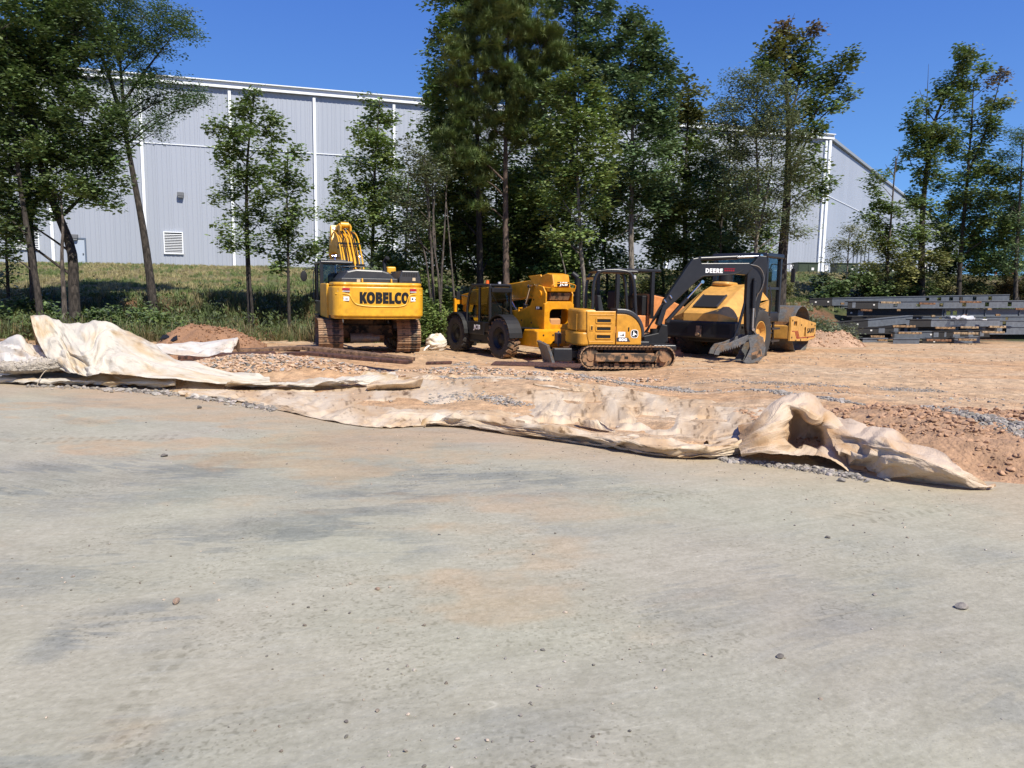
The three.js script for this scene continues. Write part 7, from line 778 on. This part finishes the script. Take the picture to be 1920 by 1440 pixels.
  beam('bottom beam of the front stack in the middle, resting on dirt', [15.465, -0.24, -30.6], [16.579, -0.231, -30.7], 0.3, { k: 0 });
  beam('bottom dark beam at the right foot of the front stack', [16.981, -0.25, -31.2], [19.601, -0.127, -31.6], 0.28, { segs: [[0, 0.55]], patches: [[0.6, 0.68], [0.8, 0.9]], bolts: [0.2], k: 1 });
  beam('short grey bottom beam left of the middle one', [14.507, -0.254, -31.2], [15.642, -0.229, -31.4], 0.26, { k: 2 });
  const r = rng(88), D = [[1660, 567, 33.9, 0.9], [1728, 569, 33.9, 0.7], [1808, 566, 33.9, 0.9], [1616, 581, 34, 0.5], [1676, 581, 33.9, 0.16], [1844, 579, 33.8, 0.2], [1905, 579, 33.8, 0.6], [1741, 592, 33.8, 0.16], [1800, 591, 33.8, 0.16], [1861, 590, 33.8, 0.2], [1688, 611, 31.6, 1.0], [1765, 614, 31.3, 0.8], [1810, 613, 31.4, 0.7], [1862, 612, 31.4, 0.7], [1700, 623.5, 31.3, 1.0], [1804, 624, 31.3, 1.0], [1855, 622, 31.4, 0.9], [1640, 630, 31.5, 0.6], [1755, 637, 31.1, 1.0], [1808, 636, 31.2, 0.7], [1650, 637, 31.3, 0.4], [1805, 645.5, 30.9, 1.2], [1571, 569, 34.8, 0.16]];
  const where = ['top course of the rear stack, left part', 'top course of the rear stack, middle', 'top course of the rear stack, slanting right of middle', 'left end of the second rear course', 'second rear course, end-on left', 'second rear course, end-on right', 'second rear course at the right edge', 'third rear course, end-on left', 'third rear course, end-on middle', 'third rear course, end-on right', 'front stack top, left of the wide beam', 'front stack below the wide beam, left', 'front stack below the wide beam, middle', 'front stack below the wide beam, right end', 'second front course, long left piece', 'second front course, long right piece', 'second front course, rightmost piece', 'far left of the third front course', 'third front course, long middle piece', 'third front course, right piece', 'lower left of the front stack', 'ground in front of the front stack', 'left end above the dark rear beam'];
  D.forEach(([px, py, d, L], i) => { const X = (px - 960) / 1413, Y = 545 + 0.0153 * (px - 960), y = 1.75 - (py - Y) / 1413 * d; block('tan timber block on the ' + where[i], [X * d, y, -d + 0.12], L, 0.085, dun[Math.floor(r() * 3)], (r() - 0.5) * 0.25); });
  for (const [a, b, label] of [[[20.597, -0.25, -32.936], [24.35, -0.25, -35.544], 'brown timber lying right of the front stack, nearest'], [[24.068, -0.25, -37.888], [25.898, -0.25, -36.676], 'brown timber lying behind the nearest loose timber at right']]) { const t = thing('loose_timber', label, 'timber', a); part('timber', bar([0, 0, 0], A(b).sub(A(a)), 0.12, 0.12), dun[1], t); }
  { const p = [18.772, 0.816, -31.7], t = thing('plastic_wrap', 'clear crumpled plastic wrap lying on top of the front beams', 'plastic wrap', p); const g = new THREE.PlaneGeometry(0.9, 0.5, 50, 30).rotateX(-Math.PI / 2), q = g.attributes.position, c = crumple(91, [[3, 0.12], [6, 0.08], [12, 0.03]]); for (let i = 0; i < q.count; i++) q.setY(i, 0.02 + Math.max(0, 0.1 + c(q.getX(i), q.getZ(i)) * 1.3)); g.computeVertexNormals(); part('film', g, new THREE.MeshPhysicalMaterial({ color: lin(0.85, 0.87, 0.9), roughness: 0.12, transmission: 0.55, thickness: 0, side: THREE.DoubleSide, specularIntensity: 1 }), t); part('scrap', [box(0.2, 0.03, 0.15, [0.95, 0.03, 0], 0.01)], K.white, t); }
}

// ---------------------------------------------------------------- weeds, grass and shrubs
{
  const r = rng(500);
  const blade = (n, h, seed) => { const q = rng(seed), P = []; for (let i = 0; i < n; i++) { const a = q() * 6.28, o = V((q() - 0.5) * 0.16, 0, (q() - 0.5) * 0.16), lean = 0.15 + 0.5 * q(), L = h * (0.6 + 0.6 * q()), tip = o.clone().add(V(Math.cos(a) * L * lean, L, Math.sin(a) * L * lean)), mid = o.clone().lerp(tip, 0.55); mid.y += 0.06 * L; const s = V(-Math.sin(a), 0, Math.cos(a)).multiplyScalar(0.008); for (const t of [[o.clone().add(s), o.clone().sub(s), mid.clone().add(s)], [o.clone().sub(s), mid.clone().sub(s), mid.clone().add(s)], [mid.clone().add(s), mid.clone().sub(s), tip]]) for (const v of t) P.push(v.x, v.y, v.z); } const g = new THREE.BufferGeometry(); g.setAttribute('position', new THREE.Float32BufferAttribute(P, 3)); g.computeVertexNormals(); return g; };
  const strew = (name, label, cat, geo, list, m) => { const im = new THREE.InstancedMesh(geo, m, list.length), M = new THREE.Matrix4(), q = new THREE.Quaternion(), e = new THREE.Euler(); list.forEach(([x, y, z, s, c], i) => { q.setFromEuler(e.set((r() - 0.5) * 0.4, r() * 6.28, (r() - 0.5) * 0.4)); M.compose(V(x, y, z), q, V(s, s * (0.8 + 0.4 * r()), s)); im.setMatrixAt(i, M); im.setColorAt(i, c); }); return stuff(name, label, cat, im); };
  const gm = new THREE.MeshPhysicalMaterial({ color: 0xffffff, roughness: 0.7, transmission: 0.25, thickness: 0, side: THREE.DoubleSide });
  const L1 = [], L2 = [], L3 = [], L4 = [];
  for (let i = 0; i < 60000 && L1.length < 26000; i++) { const d = 32 + 26 * r() ** 1.3, x = (r() - 0.5) * 1.55 * d, z = -d; const y = terrain(x, z); if (y < 1.0) continue; const k = fbm(x * 0.5, d * 0.9, 4), v = 0.8 + 0.5 * r(); const c = r() < ss(0.4, 0.62, k) ? lin(0.13 * v, 0.175 * v, 0.045 * v) : lin(0.3 * v, 0.265 * v, 0.12 * v); L1.push([x, y - 0.01, z, 0.55 + 0.7 * r(), c]); }
  strew('grass', 'mown green and straw coloured grass on the bank below the warehouse', 'grass', blade(14, 0.17, 3), L1, gm);
  for (let i = 0; i < 50000 && L2.length < 3600; i++) { const d = 27 + 8.5 * r(), x = (r() - 0.5) * 1.5 * d; const clear = (x > -9.5 && x < 9 && d < 28.5) || (x > 9 && d < 31 + 5.5 * ss(11, 13.5, x)) || (x < -9.5 && d < 24); if (clear) continue; const y = terrain(x, -d); if (y > 1.15 || (x < -8 && r() < 0.4) || fbm(x * 0.5 + 20, d * 0.5, 3) < 0.3 + 0.25 * r()) continue; const v = 0.7 + 0.6 * r(); L2.push([x, y, -d, 0.7 + 0.9 * r(), r() < 0.5 ? lin(0.2 * v, 0.165 * v, 0.075 * v) : lin(0.1 * v, 0.135 * v, 0.04 * v)]); }
  strew('tall_weeds', 'tall green weeds and grass at the foot of the bank', 'weeds', blade(18, 0.5, 5), L2, gm);
  for (let i = 0; i < 60000 && L3.length < 2200; i++) { const d = 25.5 + 10 * r(), x = (r() - 0.5) * 1.5 * d; const clear = (x > -8.6 && x < 9 && d < 29) || (x > 9 && d < 31.5 + 5.5 * ss(11, 13.5, x)); if (clear) continue; if (x < -9 && d < 27.5 && x > -15 && r() < 0.6) continue; if (x < -8 && r() < 0.65) continue; const y = terrain(x, -d); if (y > 1.0 || fbm(x * 0.6, d * 0.6 + 30, 3) < 0.38 + 0.2 * r()) continue; const v = 0.7 + 0.6 * r(), hh = r() ** 1.5 * 0.8; L3.push([x, y + 0.1 + hh, -d, 0.8 + 0.8 * r(), lin(0.11 * v, 0.15 * v, 0.04 * v)]); }
  strew('undergrowth', 'leafy green undergrowth along the foot of the bank', 'undergrowth', LEAF.weed[0], L3, leafMat.leaf);
  const shrub = (label, x, d, rad, h, green, n, leaf = 'small') => { const y = terrain(x, -d), q = rng(Math.floor(x * 31 + d * 7) + 900), lobes = []; for (let i = 0; i < n; i++) { const a = q() * 6.28, k = rad * Math.sqrt(q()); lobes.push([x + k * Math.cos(a), y + 0.25 + h * (0.25 + 0.75 * q()) * (1 - 0.5 * k / rad), -d + k * Math.sin(a) * 0.6, 0.3 + 0.25 * q()]); } tree({ name: 'shrub', label, seed: Math.floor(q() * 9999), base: [x, y, -d], path: [[x + 0.05, y + h * 0.4, -d], [x, y + h * 0.8, -d]], r: 0.03, barkKind: 'dark', green, leaf, lobes, dens: 2.2, clump: 0.3, group: 'shrubs at the foot of the bank', category: 'shrub' }); };
  [['grey green shrub spilling over the heap right of the roller drum', 12.3, 31.6, 0.6, 0.55, 'grey', 7], ['low grey green shrub in front of the left beam ends', 12.9, 30.4, 0.4, 0.1, 'grey', 5], ['dark shrub behind the left ends of the beams', 16.2, 37, 1.5, 1.2, 'dark', 10, 'broad'], ['dark rounded shrub above the middle of the beams', 19.6, 38.5, 1.6, 1.4, 'dark', 10, 'broad'], ['sunlit shrub above the beams below the leaning tree', 22.4, 38.5, 1.3, 1.0, 'olive', 8], ['dark red brown shrub behind the right end of the top beam', 25.0, 38.5, 1.0, 0.9, 'brown', 6], ['bright green shrub at the right edge above the beams', 26.6, 38, 1.5, 1.0, 'olive', 8], ['leafy shrub at the left foot of the bank below the leaning trunk', -13.6, 29.3, 0.9, 0.7, 'mid', 6, 'broad'], ['dark shrub at the left between the bent trunk and leaning trunk', -16.2, 30.5, 1.1, 0.8, 'dark', 6, 'broad'], ['dark shrub at the far left behind the white plastic', -19.5, 30, 1.6, 1.3, 'dark', 10, 'broad'], ['green vine clump on the thin trunks right of the large excavator', -2.95, 27.6, 0.45, 1.5, 'light', 6], ['shrub filling the shade behind the telehandler', -1.2, 31, 1.6, 1.0, 'dark', 9, 'broad'], ['sunlit shrub on the bank seen through the canopy', 6.0, 33.5, 1.2, 0.8, 'olive', 7], ['shrub on the bank left of the pine trunk', -4.2, 33, 1.4, 1.0, 'mid', 8, 'broad'], ['bushy shrub beside the thick trunk right of the roller cab', 12.8, 36.8, 1.1, 0.8, 'olive', 8]].forEach((a) => shrub(...a));
}

renderer.render(scene, camera);
